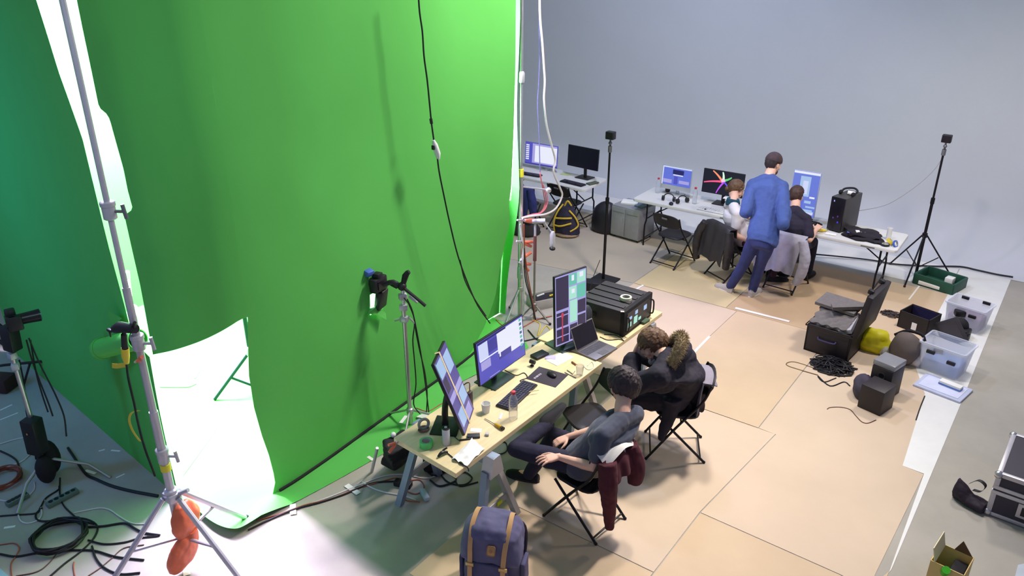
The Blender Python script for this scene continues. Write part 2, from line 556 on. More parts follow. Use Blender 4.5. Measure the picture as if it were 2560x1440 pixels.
# ---------------------------------------------------------------- shared builders: folding chair, monitor, stands
def folding_chair(label, group=None):
    t = thing('folding_chair', label, 'chair', group=group)
    b = B()
    n = 20
    out = [(0.2 * math.copysign(abs(math.cos(a)) ** 0.5, math.cos(a)), 0.0 + 0.2 * math.copysign(abs(math.sin(a)) ** 0.5, math.sin(a))) for a in [2 * PI * k / n for k in range(n)]]
    b.rings([[V((x * k, y * k, z + 0.02 * y)) for x, y in out] for k, z in ((0.9, 0.425), (1, 0.43), (1, 0.443), (0.96, 0.45), (0.7, 0.447))])
    b.build('seat', BLACK, t)
    b = B()
    def back(u, v):
        x = (u - 0.5) * 0.43
        z = 0.60 + 0.20 * v - 0.05 * abs(2 * u - 1) ** 4 * (1 if v > 0.5 else -0.6) * abs(2 * v - 1)
        return V((x, -0.215 - 0.06 * (v - 0.0) - 0.035 * (1 - (2 * u - 1) ** 2), z))
    b.sheet(14, 8, back, 0.014)
    b.build('backrest', BLACK, t)
    b = B()
    b.box((0, -0.306, 0.745), (0.085, 0.008, 0.022), rot=(0.28, 0, 0))
    b.build('grip_slot', GREY_PLASTIC, t)
    for s in (-1, 1):
        b = B()
        b.tube([(s * 0.218, 0.25, 0.012), (s * 0.218, 0.0, 0.36), (s * 0.218, -0.19, 0.60), (s * 0.214, -0.262, 0.77)], 0.0115, 8, sub=4)
        b.ball((s * 0.218, 0.25, 0.013), 0.0145, seg=8)
        b.build('leg', DARK_METAL, t)
        b = B()
        b.tube([(s * 0.2, -0.27, 0.012), (s * 0.2, 0.0, 0.27), (s * 0.2, 0.16, 0.425)], 0.0115, 8, sub=4)
        b.ball((s * 0.2, -0.27, 0.013), 0.0145, seg=8)
        b.build('leg', DARK_METAL, t)
    for y, z, w in ((0.215, 0.06, 0.218), (-0.235, 0.045, 0.2), (-0.03, 0.40, 0.218)):
        b = B()
        b.cyl((-w, y, z), (w, y, z), 0.008, n=8)
        b.build('crossbar', DARK_METAL, t)
    return t

def monitor(label, loc, rz, w, h, zc, rects, tilt=0.0, shell=BLACK, bezel=0.010, base=(0.26, 0.22), basem=BLACK, off=(0, 0, 0, 0), roll=0.0, chin=0.0, stand=True, cat='monitor', name='computer_monitor'):
    """Local frame: the screen faces -Y; loc is the foot of the stand; zc the height of the panel's middle above it."""
    t = thing(name, label, cat, loc, rz)
    M = Matrix.Translation((0, -0.06, zc)) @ Matrix.Rotation(tilt, 4, 'X') @ Matrix.Rotation(roll, 4, 'Y')
    b = B()
    b.box((0, 0.012, -chin / 2), (w + 2 * bezel, 0.024, h + 2 * bezel + chin), bev=0.005, M=M)
    b.box((0, 0.034, 0), (w * 0.55, 0.03, h * 0.5), bev=0.012, M=M)
    b.build('housing', shell, t)
    b = B()
    mats = []
    def put(x0, z0, x1, z1, m, k):
        if m not in mats:
            mats.append(m)
        b.mi = mats.index(m)
        b.box((((x0 + x1) / 2 - 0.5) * w, -0.0008 * k - 0.0006, ((z0 + z1) / 2 - 0.5) * h), ((x1 - x0) * w, 0.0012, (z1 - z0) * h), M=M)
    put(0, 0, 1, 1, rects[0], 0)
    for k, r in enumerate(rects[1:], 1):
        put(*r[:4], r[4], 1 + 0.04 * k)
    b.build('screen', mats, t, smooth=0)
    if stand:
        b = B()
        b.tube([(0, 0.03, 0.01), (0, 0.025, zc * 0.5), (0, -0.01, zc * 0.97)], [0.028, 0.026, 0.024], 10, sub=3)
        b.build('neck', basem, t)
        b = B()
        b.box((0, 0.02, 0.006), (base[0], base[1], 0.012), bev=0.005)
        b.build('base', basem, t)
    return t
E_WHITE, E_PALE = glow((232, 234, 250), 1.0), glow((205, 212, 246), 1.0)
E_BLUE, E_BLUE2, E_DEEP = glow((84, 84, 196), 0.9), glow((66, 64, 160), 0.9), glow((38, 36, 110), 0.8)
E_VIOLET, E_DARKV, E_TEAL, E_MINT = glow((92, 82, 158), 0.9), glow((58, 50, 84), 0.8), glow((104, 196, 176), 0.95), glow((168, 226, 208), 1.0)
E_LILAC, E_RED, E_ICE, E_BLACK = glow((170, 164, 226), 0.95), glow((206, 62, 84), 0.9), glow((168, 196, 236), 0.95), glow((16, 14, 26), 0.4)

# ---------------------------------------------------------------- the long work table by the green screen
TH = 0.76
PINE = mat('pine_board', (226, 205, 158), 0.55, var=0.10, vs=3.5, bump=0.02, stretch=(9, 1, 6))
PINE_END = mat('pine_edge', (214, 188, 140), 0.6, var=0.10, vs=8)
def slab(pts, label, group=None):
    b = B()
    b.rings([[V((x, y, TH - 0.045)) for x, y in pts], [V((x, y, TH)) for x, y in pts]])
    bmesh.ops.bevel(b.bm, geom=list(b.bm.edges), offset=0.003, segments=1, affect='EDGES')
    return tag(b.build('wooden_tabletop', PINE, smooth=0), label, 'tabletop', group)
slab([(-3.83, 3.645), (-3.14, 3.585), (-3.10, 5.655), (-3.80, 5.67)], 'pale pine tabletop carrying the two nearer monitors, keyboard and bottle')
slab([(-3.86, 5.70), (-3.16, 5.685), (-3.13, 6.96), (-3.84, 7.0)], 'pale pine tabletop carrying the black rack case, beyond the laptop')
STEEL = mat('blue_grey_steel', (132, 146, 164), 0.5, 0.25, var=0.06)
STEEL_L = mat('zinc_steel', (176, 176, 180), 0.45, 0.4, var=0.06)
def sawhorse(label, x0, x1, y, group=None):
    t = thing('sawhorse', label, 'sawhorse', ((x0 + x1) / 2, y, 0), group=group)
    L = (x1 - x0) / 2
    top = TH - 0.048
    b = B()
    b.box((0, 0, top - 0.045), (2 * L, 0.075, 0.09), bev=0.004)
    b.build('beam', STEEL, t)
    for sx in (-1, 1):
        b = B()
        a = V((sx * (L - 0.10), 0, 0))
        e = V((sx * (L + 0.005), 0, 0))
        b.rings([[a + V((0, -0.038, top - 0.002)), a + V((0, 0.038, top - 0.002)), a + V((0, 0.075, top - 0.17)), a + V((0, -0.075, top - 0.17))],
                 [e + V((0, -0.042, top - 0.002)), e + V((0, 0.042, top - 0.002)), e + V((0, 0.085, top - 0.17)), e + V((0, -0.085, top - 0.17))]])
        b.build('end_plate', STEEL_L if sx > 0 else STEEL, t, smooth=0)
        for sy in (-1, 1):
            b = B()
            p = V((sx * (L - 0.06), sy * 0.06, top - 0.13))
            q = V((sx * (L + 0.01), sy * 0.25, 0.0))
            w = V((0.03, 0, 0))
            d = V((0, 0.026, 0))
            b.rings([[q - w - d, q + w - d, q + w + d, q - w + d], [p - w - d, p + w - d, p + w + d, p - w + d]])
            b.build('leg', STEEL if (sx, sy) != (1, 1) else STEEL_L, t, smooth=0)
        b = B()
        zz = 0.24
        b.box((sx * (L - 0.015), 0, zz), (0.012, 0.37, 0.06), bev=0.002)
        br = b.build('brace', STEEL_L, t)
        if sx > 0:
            b = B()
            b.box((sx * (L - 0.005), 0.04, zz), (0.012, 0.06, 0.035), bev=0.004)
            o = b.build('sticker', glow((214, 226, 20), 0.5) if False else mat('neon_sticker', (222, 232, 20), 0.6), br)
            o['label'] = 'bright yellow sticker'
    return t
sawhorse('blue grey steel sawhorse under the near end of the pine table', -3.90, -3.06, 3.98)
sawhorse('steel sawhorse under the joint of the two pine tabletops', -3.88, -3.30, 5.68)
sawhorse('steel sawhorse under the far end of the pine table with the rack case', -3.88, -3.12, 6.75)

monitor('portrait monitor tilted back at the near end of the table, yellow strip down its screen', (-3.575, 4.02, TH), math.radians(118), 0.37, 0.64, 0.375,
        [E_VIOLET, (0.05, 0.76, 0.46, 0.97, E_ICE), (0.55, 0.68, 0.95, 0.93, E_ICE), (0.05, 0.56, 0.30, 0.74, E_DARKV), (0.55, 0.22, 0.97, 0.40, E_ICE), (0.08, 0.06, 0.46, 0.26, E_ICE), (0.5, 0.02, 0.9, 0.16, E_LILAC), (0.0, 0.42, 1, 0.5, E_LILAC), (0.03, 0.80, 0.05, 0.99, E_TEAL)], tilt=-math.radians(20), base=(0.27, 0.22), basem=BLACK)
monitor('landscape monitor with white and blue windows in the middle of the pine table', (-3.70, 4.82, TH), math.radians(91), 0.67, 0.385, 0.335,
        [E_BLUE, (0.42, 0.30, 0.99, 0.97, E_WHITE), (0.03, 0.55, 0.22, 0.93, E_PALE), (0.22, 0.62, 0.42, 0.9, E_BLUE2), (0.05, 0.30, 0.25, 0.5, E_LILAC), (0.04, 0.52, 0.44, 0.55, E_WHITE), (0.02, 0.94, 0.62, 0.985, E_DEEP), (0.42, 0.30, 0.70, 0.45, E_BLUE2), (0.44, 0.36, 0.47, 0.58, E_WHITE), (0.2, 0.03, 0.42, 0.045, E_LILAC)]
        + [(0.915, 0.16 + 0.105 * k, 0.965, 0.225 + 0.105 * k, E_TEAL if k % 2 else glow((70, 110, 150), 0.9)) for k in range(8)], tilt=-math.radians(6), base=(0.30, 0.24), basem=mat('dark_green_grey', (52, 64, 62), 0.25))
vid = []
for (x0, z0, x1, z1, m) in ((0.02, 0.52, 0.42, 0.98, E_DARKV), (0.44, 0.82, 0.68, 0.98, E_TEAL), (0.70, 0.82, 0.98, 0.98, E_MINT), (0.44, 0.62, 0.68, 0.80, E_MINT), (0.70, 0.60, 0.98, 0.80, E_TEAL), (0.72, 0.38, 0.98, 0.57, E_DARKV), (0.46, 0.28, 0.70, 0.60, E_MINT),
                            (0.03, 0.27, 0.40, 0.48, E_DARKV), (0.03, 0.02, 0.42, 0.24, E_DARKV), (0.46, 0.03, 0.70, 0.25, E_DARKV), (0.72, 0.12, 0.98, 0.35, E_DARKV), (0.52, 0.88, 0.6, 0.96, E_WHITE), (0.78, 0.9, 0.9, 0.97, E_WHITE), (0.52, 0.70, 0.62, 0.76, E_WHITE), (0.03, 0.42, 0.40, 0.435, E_LILAC), (0.03, 0.12, 0.42, 0.135, E_LILAC), (0.20, 0.05, 0.235, 0.47, E_RED), (0.18, 0.40, 0.255, 0.46, E_RED)):
    vid.append((x0, z0, x1, z1, m))
monitor('portrait monitor with tiled green camera views beside the laptop', (-3.56, 5.74, TH), math.radians(75), 0.39, 0.70, 0.43, [E_LILAC] + vid, tilt=-math.radians(3), base=(0.28, 0.26), basem=mat('dark_green_grey', (52, 64, 62), 0.25))

def measuring_strip():
    b = B()
    M = Matrix.Translation((-3.575, 4.02, TH)) @ Matrix.Rotation(math.radians(118), 4, 'Z') @ Matrix.Translation((0, -0.06, 0.375)) @ Matrix.Rotation(-math.radians(20), 4, 'X')
    b.box((-0.02, -0.006, 0.0), (0.022, 0.003, 0.665), M=M)
    b.box((-0.02, 0.012, 0.335), (0.022, 0.04, 0.004), M=M)
    tag(b.build('measuring_tape', mat('pale_yellow', (222, 200, 150), 0.6), keep=True, smooth=0), 'pale yellow strip stretched down the near portrait screen', 'tape')
measuring_strip()

def keyboard(label, loc, rz, w, d, shell, keym, rows=5, cols=15):
    t = thing('keyboard', label, 'keyboard', loc, rz)
    b = B()
    b.box((0, 0, 0.009), (w, d, 0.016), bev=0.005)
    b.build('case', shell, t)
    b = B()
    for r in range(rows):
        for c in range(cols):
            if rows > 3 and r == 0 and 4 <= c <= 8:
                continue
            b.box(((c + 0.5) / cols * (w - 0.02) - (w - 0.02) / 2, (r + 0.5) / rows * (d - 0.02) - (d - 0.02) / 2, 0.0205), ((w - 0.02) / cols * 0.84, (d - 0.02) / rows * 0.82, 0.008))
    if rows > 3:
        b.box((-0.02, -(d - 0.02) / 2 + (d - 0.02) / rows / 2, 0.0205), ((w - 0.02) / cols * 4.8, (d - 0.02) / rows * 0.82, 0.008))
    b.build('keys', keym, t, smooth=0)
    return t
KEYM = mat('keycap', (52, 50, 66), 0.5, var=0.1)
kb = (at(1232, 1012, TH) + at(1345, 958, TH)) / 2
keyboard('black keyboard on the pine table in front of the middle monitor', (-3.40, 4.72, TH + 0.001), math.radians(96), 0.47, 0.15, BLACK, KEYM)
b = B()
mp = at(1348, 950, TH)
b.box((-3.37, 5.14, TH + 0.002), (0.30, 0.25, 0.003), rot=(0, 0, math.radians(6)), bev=0.001)
b2 = b.build('mouse_pad', mat('dark_fabric_pad', (62, 56, 66), 0.85, bump=0.05))
tag(b2, 'dark mouse pad with pale lettering on the pine table', 'mouse pad')
b = B()
for k, (dx, wd) in enumerate(((0, 0.018), (0.024, 0.012), (0.042, 0.02), (0.068, 0.016), (0.09, 0.012))):
    b.box((-3.455 + 0.01, 5.05 + dx + 0.004, TH + 0.0042), (0.02, wd, 0.0008))
o = b.build('logo', mat('pale_print', (176, 170, 178), 0.7), b2, world=True, smooth=0)
def mouse(label, loc, rz, m=BLACK):
    t = thing('computer_mouse', label, 'mouse', loc, rz)
    b = B()
    b.ball((0, 0, 0.013), (0.032, 0.058, 0.021), seg=20)
    for v in b.bm.verts:
        v.co.z = max(v.co.z, 0.0)
    b.build('shell', m, t)
    b = B()
    b.box((0, 0.03, 0.031), (0.006, 0.018, 0.006), bev=0.002)
    b.build('wheel', GREY_PLASTIC, t)
    return t
mouse('black mouse on the dark mouse pad', (-3.345, 5.18, TH + 0.004), math.radians(70))

def bottle(label, loc, h=0.25, r=0.035, cap=(206, 70, 78), rz=0):
    t = thing('plastic_bottle', label, 'bottle', loc)
    b = B()
    b.lathe([(r * 0.7, 0.0), (r, 0.006), (r, h * 0.3), (r * 0.93, h * 0.34), (r, h * 0.38), (r, h * 0.68), (r * 0.8, h * 0.78), (r * 0.42, h * 0.88), (r * 0.40, h * 0.92)])
    b.build('bottle', GLASS, t)
    b = B()
    b.lathe([(r * 0.5, h * 0.905), (r * 0.52, h * 0.915), (r * 0.52, h), (r * 0.46, h * 1.005)])
    b.build('cap', mat('cap_%d' % cap[0], cap, 0.5), t)
    return t
bottle('clear plastic bottle with pink red cap on the pine table', at(1283, 1046, TH), 0.26, 0.037)
def cup(label, loc, h, r0, r1, m, name='paper_cup'):
    b = B()
    b.lathe([(r0, 0), (r1, h), (r1 - 0.003, h), (r0 - 0.003, 0.006)], loc)
    return tag(b.build(name, m), label, 'cup')
cup('white paper cup standing left of the black keyboard', at(1215, 1030, TH), 0.085, 0.030, 0.040, PAPER_WHITE)
cup('clear plastic cup among small parts near the laptop', at(1449, 938, TH), 0.10, 0.028, 0.038, GLASS, 'plastic_cup')
def screwdriver():
    p, q = at(1258, 1072, TH + 0.014), at(1212, 1046, TH + 0.008)
    t = thing('screwdriver', 'yellow and black screwdriver lying in front of the white cup', 'screwdriver', p)
    d = (q - p)
    b = B()
    b.tube([p, p + d * 0.06, p + d * 0.35, p + d * 0.45], [0.012, 0.017, 0.015, 0.008], 10)
    b.build('handle', mat('yellow_handle', (206, 166, 34), 0.4), t, world=True)
    b = B()
    b.tube([p - d * 0.02, p + d * 0.10], [0.0155, 0.0175], 10)
    b.build('handle_cap', BLACK, t, world=True)
    b = B()
    b.tube([p + d * 0.44, q], 0.0035, 8)
    b.build('shaft', CHROME, t, world=True)
screwdriver()
def tape_roll(name, label, loc, R, w, m, core=None, axis=(0, 0, 1)):
    t = thing(name, label, 'tape roll', loc)
    q = V((0, 0, 1)).rotation_difference(V(axis)).to_matrix().to_4x4()
    b = B()
    n = 28
    pr = [(R * 0.72, -w / 2), (R, -w / 2), (R, w / 2), (R * 0.72, w / 2)]
    b.rings([[q @ V((r * math.cos(2 * PI * k / n), r * math.sin(2 * PI * k / n), z)) for k in range(n)] for r, z in pr], loop=True, cap=False)
    b.build('tape', m, t)
    b = B()
    pr = [(R * 0.66, -w / 2), (R * 0.73, -w / 2), (R * 0.73, w / 2), (R * 0.66, w / 2)]
    b.rings([[q @ V((r * math.cos(2 * PI * k / n), r * math.sin(2 * PI * k / n), z)) for k in range(n)] for r, z in pr], loop=True, cap=False)
    b.build('core', core or mat('card_core', (190, 190, 180), 0.8), t)
    return t
GTAPE = mat('green_tape', (90, 200, 108), 0.6)
tape_roll('tape_roll', 'green tape roll lying near the corner of the pine table', at(1066, 1116, TH) + V((0, 0, 0.028)), 0.052, 0.052, GTAPE)
def canister():
    t = thing('canister', 'white cylinder with black lid standing below the tilted portrait monitor', 'canister', at(1116, 1110, TH))
    b = B()
    b.lathe([(0.028, 0), (0.031, 0.004), (0.031, 0.145), (0.028, 0.15)])
    b.build('body', mat('pale_grey_can', (214, 214, 216), 0.4), t)
    b = B()
    b.lathe([(0.0315, 0.146), (0.0315, 0.156), (0.02, 0.158), (0.02, 0.153)])
    b.build('lid', BLACK, t)
    b = B()
    b.lathe([(0.012, 0.1545), (0.012, 0.1595)])
    b.build('button', WHITE, t)
canister()
def napkin():
    b = B()
    a, c, d, e = at(1130, 1150, TH), at(1180, 1100, TH), at(1212, 1125, TH), at(1168, 1168, TH)
    def f(u, v):
        p = a.lerp(c, u).lerp(e.lerp(d, u), v)
        return p + V((0, 0, 0.006 + 0.02 * abs(noise.noise(V((u * 2.4, v * 2.4, 2)))) * 2 + 0.012 * max(0, 0.15 - v)))
    b.sheet(14, 14, f, 0.002)
    tag(b.build('paper_napkin', PAPER_WHITE, smooth=60), 'crumpled white paper napkin on the near corner of the pine table', 'napkin')
napkin()
def clamp(label, p, q, spread, k_=1.0):
    """A spring clamp gripping at p with handles towards q."""
    t = thing('spring_clamp', label, 'clamp', p)
    p, q = V(p), V(q)
    d = q - p
    s = V(spread)
    for k in (-1, 1):
        b = B()
        b.tube([p + d * 0.42 + s * 0.25 * k, p + d * 0.72 + s * 0.6 * k, q + s * k], [0.011 * k_, 0.013 * k_, 0.012 * k_], 8)
        b.build('handle', CLAMP, t, world=True)
        b = B()
        b.tube([p - d * 0.05 + s * 0.1 * k, p + d * 0.2 - s * 0.35 * k, p + d * 0.45 + s * 0.25 * k], 0.007 * k_, 8)
        b.build('jaw', ALU, t, world=True)
    return t
clamp('orange handled spring clamp biting the near corner of the pine table', at(1000, 1100, TH - 0.02), at(972, 1122, 0.73), (0, 0, 0.035))
def gadget(name, label, cat, c, size, rz, m, bev=0.004):
    b = B()
    b.box(V(c) + V((0, 0, size[2] / 2 + 0.001)), size, rot=(0, 0, rz), bev=bev)
    return tag(b.build(name, m), label, cat)
gadget('remote_control', 'small dark remote beside the white napkin', 'remote', at(1184, 1092, TH), (0.05, 0.10, 0.018), math.radians(-50), mat('charcoal_plastic', (58, 58, 64), 0.5))
gadget('pen', 'thin dark pen next to the small dark remote', 'pen', at(1165, 1100, TH), (0.012, 0.11, 0.012), math.radians(-40), BLACK, 0.004)
gadget('adapter_plug', 'small white plug lying below the yellow screwdriver', 'plug', at(1218, 1088, TH), (0.03, 0.035, 0.02), 0.5, mat('greyish_white', (196, 192, 188), 0.5))
gadget('business_card', 'white card under the edge of the tilted monitor', 'card', at(1190, 1076, TH), (0.055, 0.09, 0.002), math.radians(-60), PAPER_WHITE, 0.0005)
gadget('wooden_stick', 'short pale stick lying by the keyboard end', 'stick', at(1335, 978, TH + 0.028), (0.008, 0.09, 0.006), math.radians(-35), PINE, 0.002)
gadget('paper_slip', 'white and blue slip of paper by the plastic bottle', 'paper slip', at(1252, 1040, TH), (0.02, 0.09, 0.002), math.radians(25), mat('pale_blue_paper', (206, 212, 232), 0.7), 0.0005)
gadget('paper_sheet', 'printed white sheet lying in front of the laptop', 'paper sheet', at(1400, 897, TH), (0.15, 0.24, 0.002), math.radians(-10), PAPER_WHITE, 0.0005)
gadget('paper_strip', 'violet tinted paper lying between black hub and laptop', 'paper sheet', at(1376, 893, TH + 0.0025), (0.10, 0.08, 0.0015), math.radians(30), mat('violet_paper', (190, 180, 220), 0.7), 0.0005)
gadget('usb_hub', 'flat black box beside the base of the tiled portrait monitor', 'hub', at(1349, 890, TH), (0.10, 0.16, 0.025), math.radians(-12), BLACK, 0.008)
def webcam():
    p = at(1330, 915, TH)
    t = thing('webcam', 'small black webcam on a foot behind the mouse pad', 'webcam', p)
    b = B()
    b.lathe([(0.02, 0.001), (0.018, 0.008), (0.006, 0.012), (0.006, 0.03)])
    b.build('foot', BLACK, t)
    b = B()
    b.tube([(-0.02, 0, 0.045), (0.03, 0, 0.045)], [0.02, 0.02], 14)
    b.build('body', BLACK, t)
    b = B()
    b.tube([(0.028, 0, 0.045), (0.034, 0, 0.045)], [0.012, 0.011], 12)
    b.build('lens', GLASS, t)
webcam()
def small_tool(name, label, cat, pts, r, m):
    b = B()
    b.tube(pts, r, 8)
    return tag(b.build(name, m), label, cat)
small_tool('hex_key', 'small metal tool among parts left of the clear plastic cup', 'tool', [at(1418, 925, TH + 0.006), at(1432, 935, TH + 0.006), at(1437, 928, TH + 0.006)], 0.005, CHROME)
small_tool('tweezers', 'thin dark tweezers at the table edge before the clear cup', 'tool', [at(1412, 931, TH + 0.004), at(1440, 945, TH + 0.004)], 0.004, GREY_PLASTIC)
small_tool('earphones', 'white earphone cord looped on the table by the laptop corner', 'earphones', catmull([at(1468, 915, TH + .004), at(1480, 905, TH + .004), at(1484, 918, TH + .004), at(1470, 924, TH + .004), at(1456, 912, TH + .004)], 4), 0.003, CABLE_WHITE)
small_tool('copper_connector', 'reddish copper connector beside the clear plastic cup', 'connector', [at(1430, 905, TH + 0.008), at(1440, 912, TH + 0.008)], 0.009, mat('copper', (170, 110, 80), 0.4, 0.6))
def coil_gun():
    p = at(1103, 1137, TH)
    t = thing('mini_tripod', 'small black tripod clip lying on the near edge of the pine table', 'clip', p)
    b = B()
    b.tube([at(1095, 1142, TH + .012), at(1104, 1132, TH + .03), at(1118, 1130, TH + .014)], [0.008, 0.015, 0.010], 8, sub=3)
    b.build('body', BLACK, t, world=True)
    b = B()
    b.tube([at(1104, 1134, TH + .02), at(1108, 1126, TH + .03), at(1118, 1119, TH + .05)], [0.007, 0.008, 0.006], 8, sub=3)
    b.build('arm', BLACK, t, world=True)
coil_gun()
cable('cable', [at(1118, 1132, TH + .006), at(1130, 1142, TH + .006), at(1150, 1158, TH + .006), at(1168, 1168, TH + .008), at(1172, 1178, TH - .03)], 0.004, RUBBER, 'thin black cable running past the white napkin over the table edge')
def disc_reel():
    p = at(1060, 1073, TH)
    t = thing('clear_reel', 'clear ring shaped reel standing on the table behind the green tape', 'reel', p)
    b = B()
    b.torus(p + V((0, 0, 0.05)), 0.042, 0.012, axis=(0.8, -0.35, 0.1))
    b.build('ring', mat('smoky_plastic', (150, 150, 152), 0.2, var=0, alpha=0.75), t, world=True)
    b = B()
    b.torus(p + V((0.0, 0.0, 0.006)), 0.04, 0.005, n=20, m=6)
    b.torus(p + V((0.012, -0.02, 0.012)), 0.04, 0.005, n=20, m=6)
    b.build('wire', mat('brown_wire', (120, 82, 66), 0.5), t, world=True)
disc_reel()
def laptop():
    p = at(1512, 880, TH)
    t = thing('laptop', 'open grey laptop with dark screen at the end of the near tabletop', 'laptop', (-3.25, 5.82, TH), math.radians(82))
    b = B()
    b.box((0, 0, 0.009), (0.33, 0.23, 0.016), bev=0.004)
    b.build('body', mat('laptop_grey', (108, 106, 112), 0.45, 0.3), t)
    b = B()
    for r in range(6):
        for c in range(14):
            b.box((-0.14 + c * 0.0215, 0.005 + r * 0.017, 0.0185), (0.018, 0.014, 0.003))
    b.build('keys', mat('laptop_keys', (84, 82, 90), 0.5), t, smooth=0)
    b = B()
    M = Matrix.Translation((0, 0.115, 0.016)) @ Matrix.Rotation(-math.radians(24), 4, 'X')
    b.box((0, 0.004, 0.115), (0.33, 0.008, 0.23), bev=0.003, M=M)
    lid = b.build('lid', mat('laptop_lid', (128, 124, 126), 0.4, 0.3), t)
    b = B()
    b.box((0, -0.0012, 0.118), (0.312, 0.003, 0.205), M=M)
    o = b.build('screen', mat('dark_glass', (34, 30, 36), 0.15), lid, smooth=0)
    b = B()
    b.box((0, -0.07, 0.0175), (0.1, 0.065, 0.002))
    b.build('touchpad', mat('laptop_pad', (96, 94, 100), 0.35), t)
laptop()
def rack_case():
    x0, x1, y0, y1, h = -3.74, -3.18, 6.22, 6.80, 0.27
    t = thing('rack_case', 'black ribbed rack case with lit front panel on the far pine tabletop', 'rack case', ((x0 + x1) / 2, (y0 + y1) / 2, TH + 0.001))
    CASE = mat('rack_black', (56, 53, 56), 0.6, var=0.06)
    X, Y = (x1 - x0), (y1 - y0)
    b = B()
    b.box((-0.02, 0, h / 2), (X - 0.04, Y, h), bev=0.018)
    b.build('shell', CASE, t)
    b = B()
    for k in range(4):
        b.box((-0.02, -Y / 2 + Y * (k + 0.7) / 4.6, h + 0.004), (X * 0.86, 0.055, 0.016), bev=0.006)
    b.build('top_ribs', CASE, t)
    b = B()
    b.box((X / 2 - 0.03, 0, h * 0.5), (0.05, Y + 0.02, h + 0.01), bev=0.012)
    fr = b.build('front_frame', BLACK_MATTE, t)
    b = B()
    b.box((X / 2 - 0.004, 0, h * 0.5), (0.008, Y * 0.84, h * 0.74))
    pn = b.build('front_panel', mat('panel_grey', (62, 62, 66), 0.4, 0.3), t, smooth=0)
    for k, (y, z, w, hh) in enumerate(((-0.19, 0.10, 0.06, 0.05), (-0.18, 0.17, 0.05, 0.03), (-0.07, 0.11, 0.07, 0.08), (-0.06, 0.19, 0.05, 0.04), (0.02, 0.09, 0.05, 0.03), (0.13, 0.17, 0.06, 0.05))):
        b = B()
        b.box((X / 2 + 0.002, y, z), (0.006, w, hh), bev=0.002)
        b.build('display_light', E_MINT if k % 2 == 0 else E_ICE, pn, smooth=0)
    for s in (-1, 1):
        b = B()
        b.tube([(X / 2 - 0.0, s * Y * 0.45, 0.05), (X / 2 + 0.03, s * Y * 0.45, 0.07), (X / 2 + 0.03, s * Y * 0.45, 0.19), (X / 2 - 0.0, s * Y * 0.45, 0.21)], 0.008, 8, sub=3)
        b.build('handle', BLACK, t)
    b = B()
    b.box((-0.1, -Y / 2 - 0.002, 0.16), (0.10, 0.012, 0.05), bev=0.004)
    b.build('side_latch', BLACK, t)
    return h
RH = rack_case()
tape_roll('tape_roll', 'white and yellow tape roll lying on the black rack case', at(1565, 745, TH + RH + 0.03) , 0.058, 0.03, mat('cream_tape', (232, 228, 190), 0.6))
gadget('sticky_note', 'small pink slip on the black rack case', 'paper slip', at(1556, 779, TH + RH + 0.014), (0.035, 0.03, 0.002), 0.6, mat('pink_paper', (206, 178, 178), 0.8), 0.0005)
gadget('green_sponge', 'small dark green pad beside the rack case on the pine table', 'pad', at(1612, 806, TH), (0.06, 0.12, 0.03), -0.1, mat('dark_green_pad', (78, 98, 74), 0.9), 0.012)
def headset():
    p = at(1455, 795, TH)
    t = thing('round_device', 'black round device behind the laptop and the tiled monitor', 'device', (-3.55, 6.08, TH))
    b = B()
    b.ball((0, 0, 0.17), (0.035, 0.11, 0.13), seg=20)
    b.build('housing', mat('slate_plastic', (70, 72, 82), 0.35), t)
    b = B()
    b.torus((0.01, 0, 0.17), 0.10, 0.008, axis=(1, 0, 0))
    b.build('rim', GREY_PLASTIC, t)
    b = B()
    b.lathe([(0.06, 0.001), (0.055, 0.012), (0.015, 0.02), (0.015, 0.06)])
    b.build('foot', BLACK, t)
headset()
# loose leads on the near tabletop
def tabletop_lead(pts, label, r=0.0035, m=RUBBER):
    return cable('cable', [at(x, y, TH + 0.005) for x, y in pts], r, m, label)
tabletop_lead([(1262, 925), (1290, 938), (1310, 932), (1318, 944), (1300, 952), (1322, 958)], 'black mouse lead curling behind the keyboard')
tabletop_lead([(1500, 842), (1520, 850), (1548, 848), (1560, 852), (1540, 838), (1510, 836)], 'black lead looped between laptop and rack case')
tabletop_lead([(1232, 935), (1240, 960), (1228, 975), (1250, 968)], 'black lead dangling at the foot of the landscape monitor')
tabletop_lead([(1128, 1085), (1140, 1095), (1150, 1103)], 'short black lead in front of the tilted monitor foot')
tabletop_lead([(1096, 1076), (1115, 1066), (1130, 1060)], 'short dark lead behind the green monitor foot')
def power_clutter():
    p = at(1195, 1010, TH)
    t = thing('power_adapter', 'dark power brick with brown leads behind the tilted portrait monitor', 'power adapter', (-3.58, 4.30, TH))
    b = B()
    b.box((0, 0, 0.10), (0.03, 0.05, 0.20), bev=0.006, rot=(0.15, 0.1, 0))
    b.build('brick', mat('dark_brown_plastic', (70, 54, 58), 0.5), t)
    b = B()
    b.tube([(0, 0, 0.2), (-0.03, 0.03, 0.25), (-0.08, 0.0, 0.2), (-0.1, -0.1, 0.02)], 0.005, 8, sub=4)
    b.build('lead', mat('brown_wire', (120, 82, 66), 0.5), t)
power_clutter()

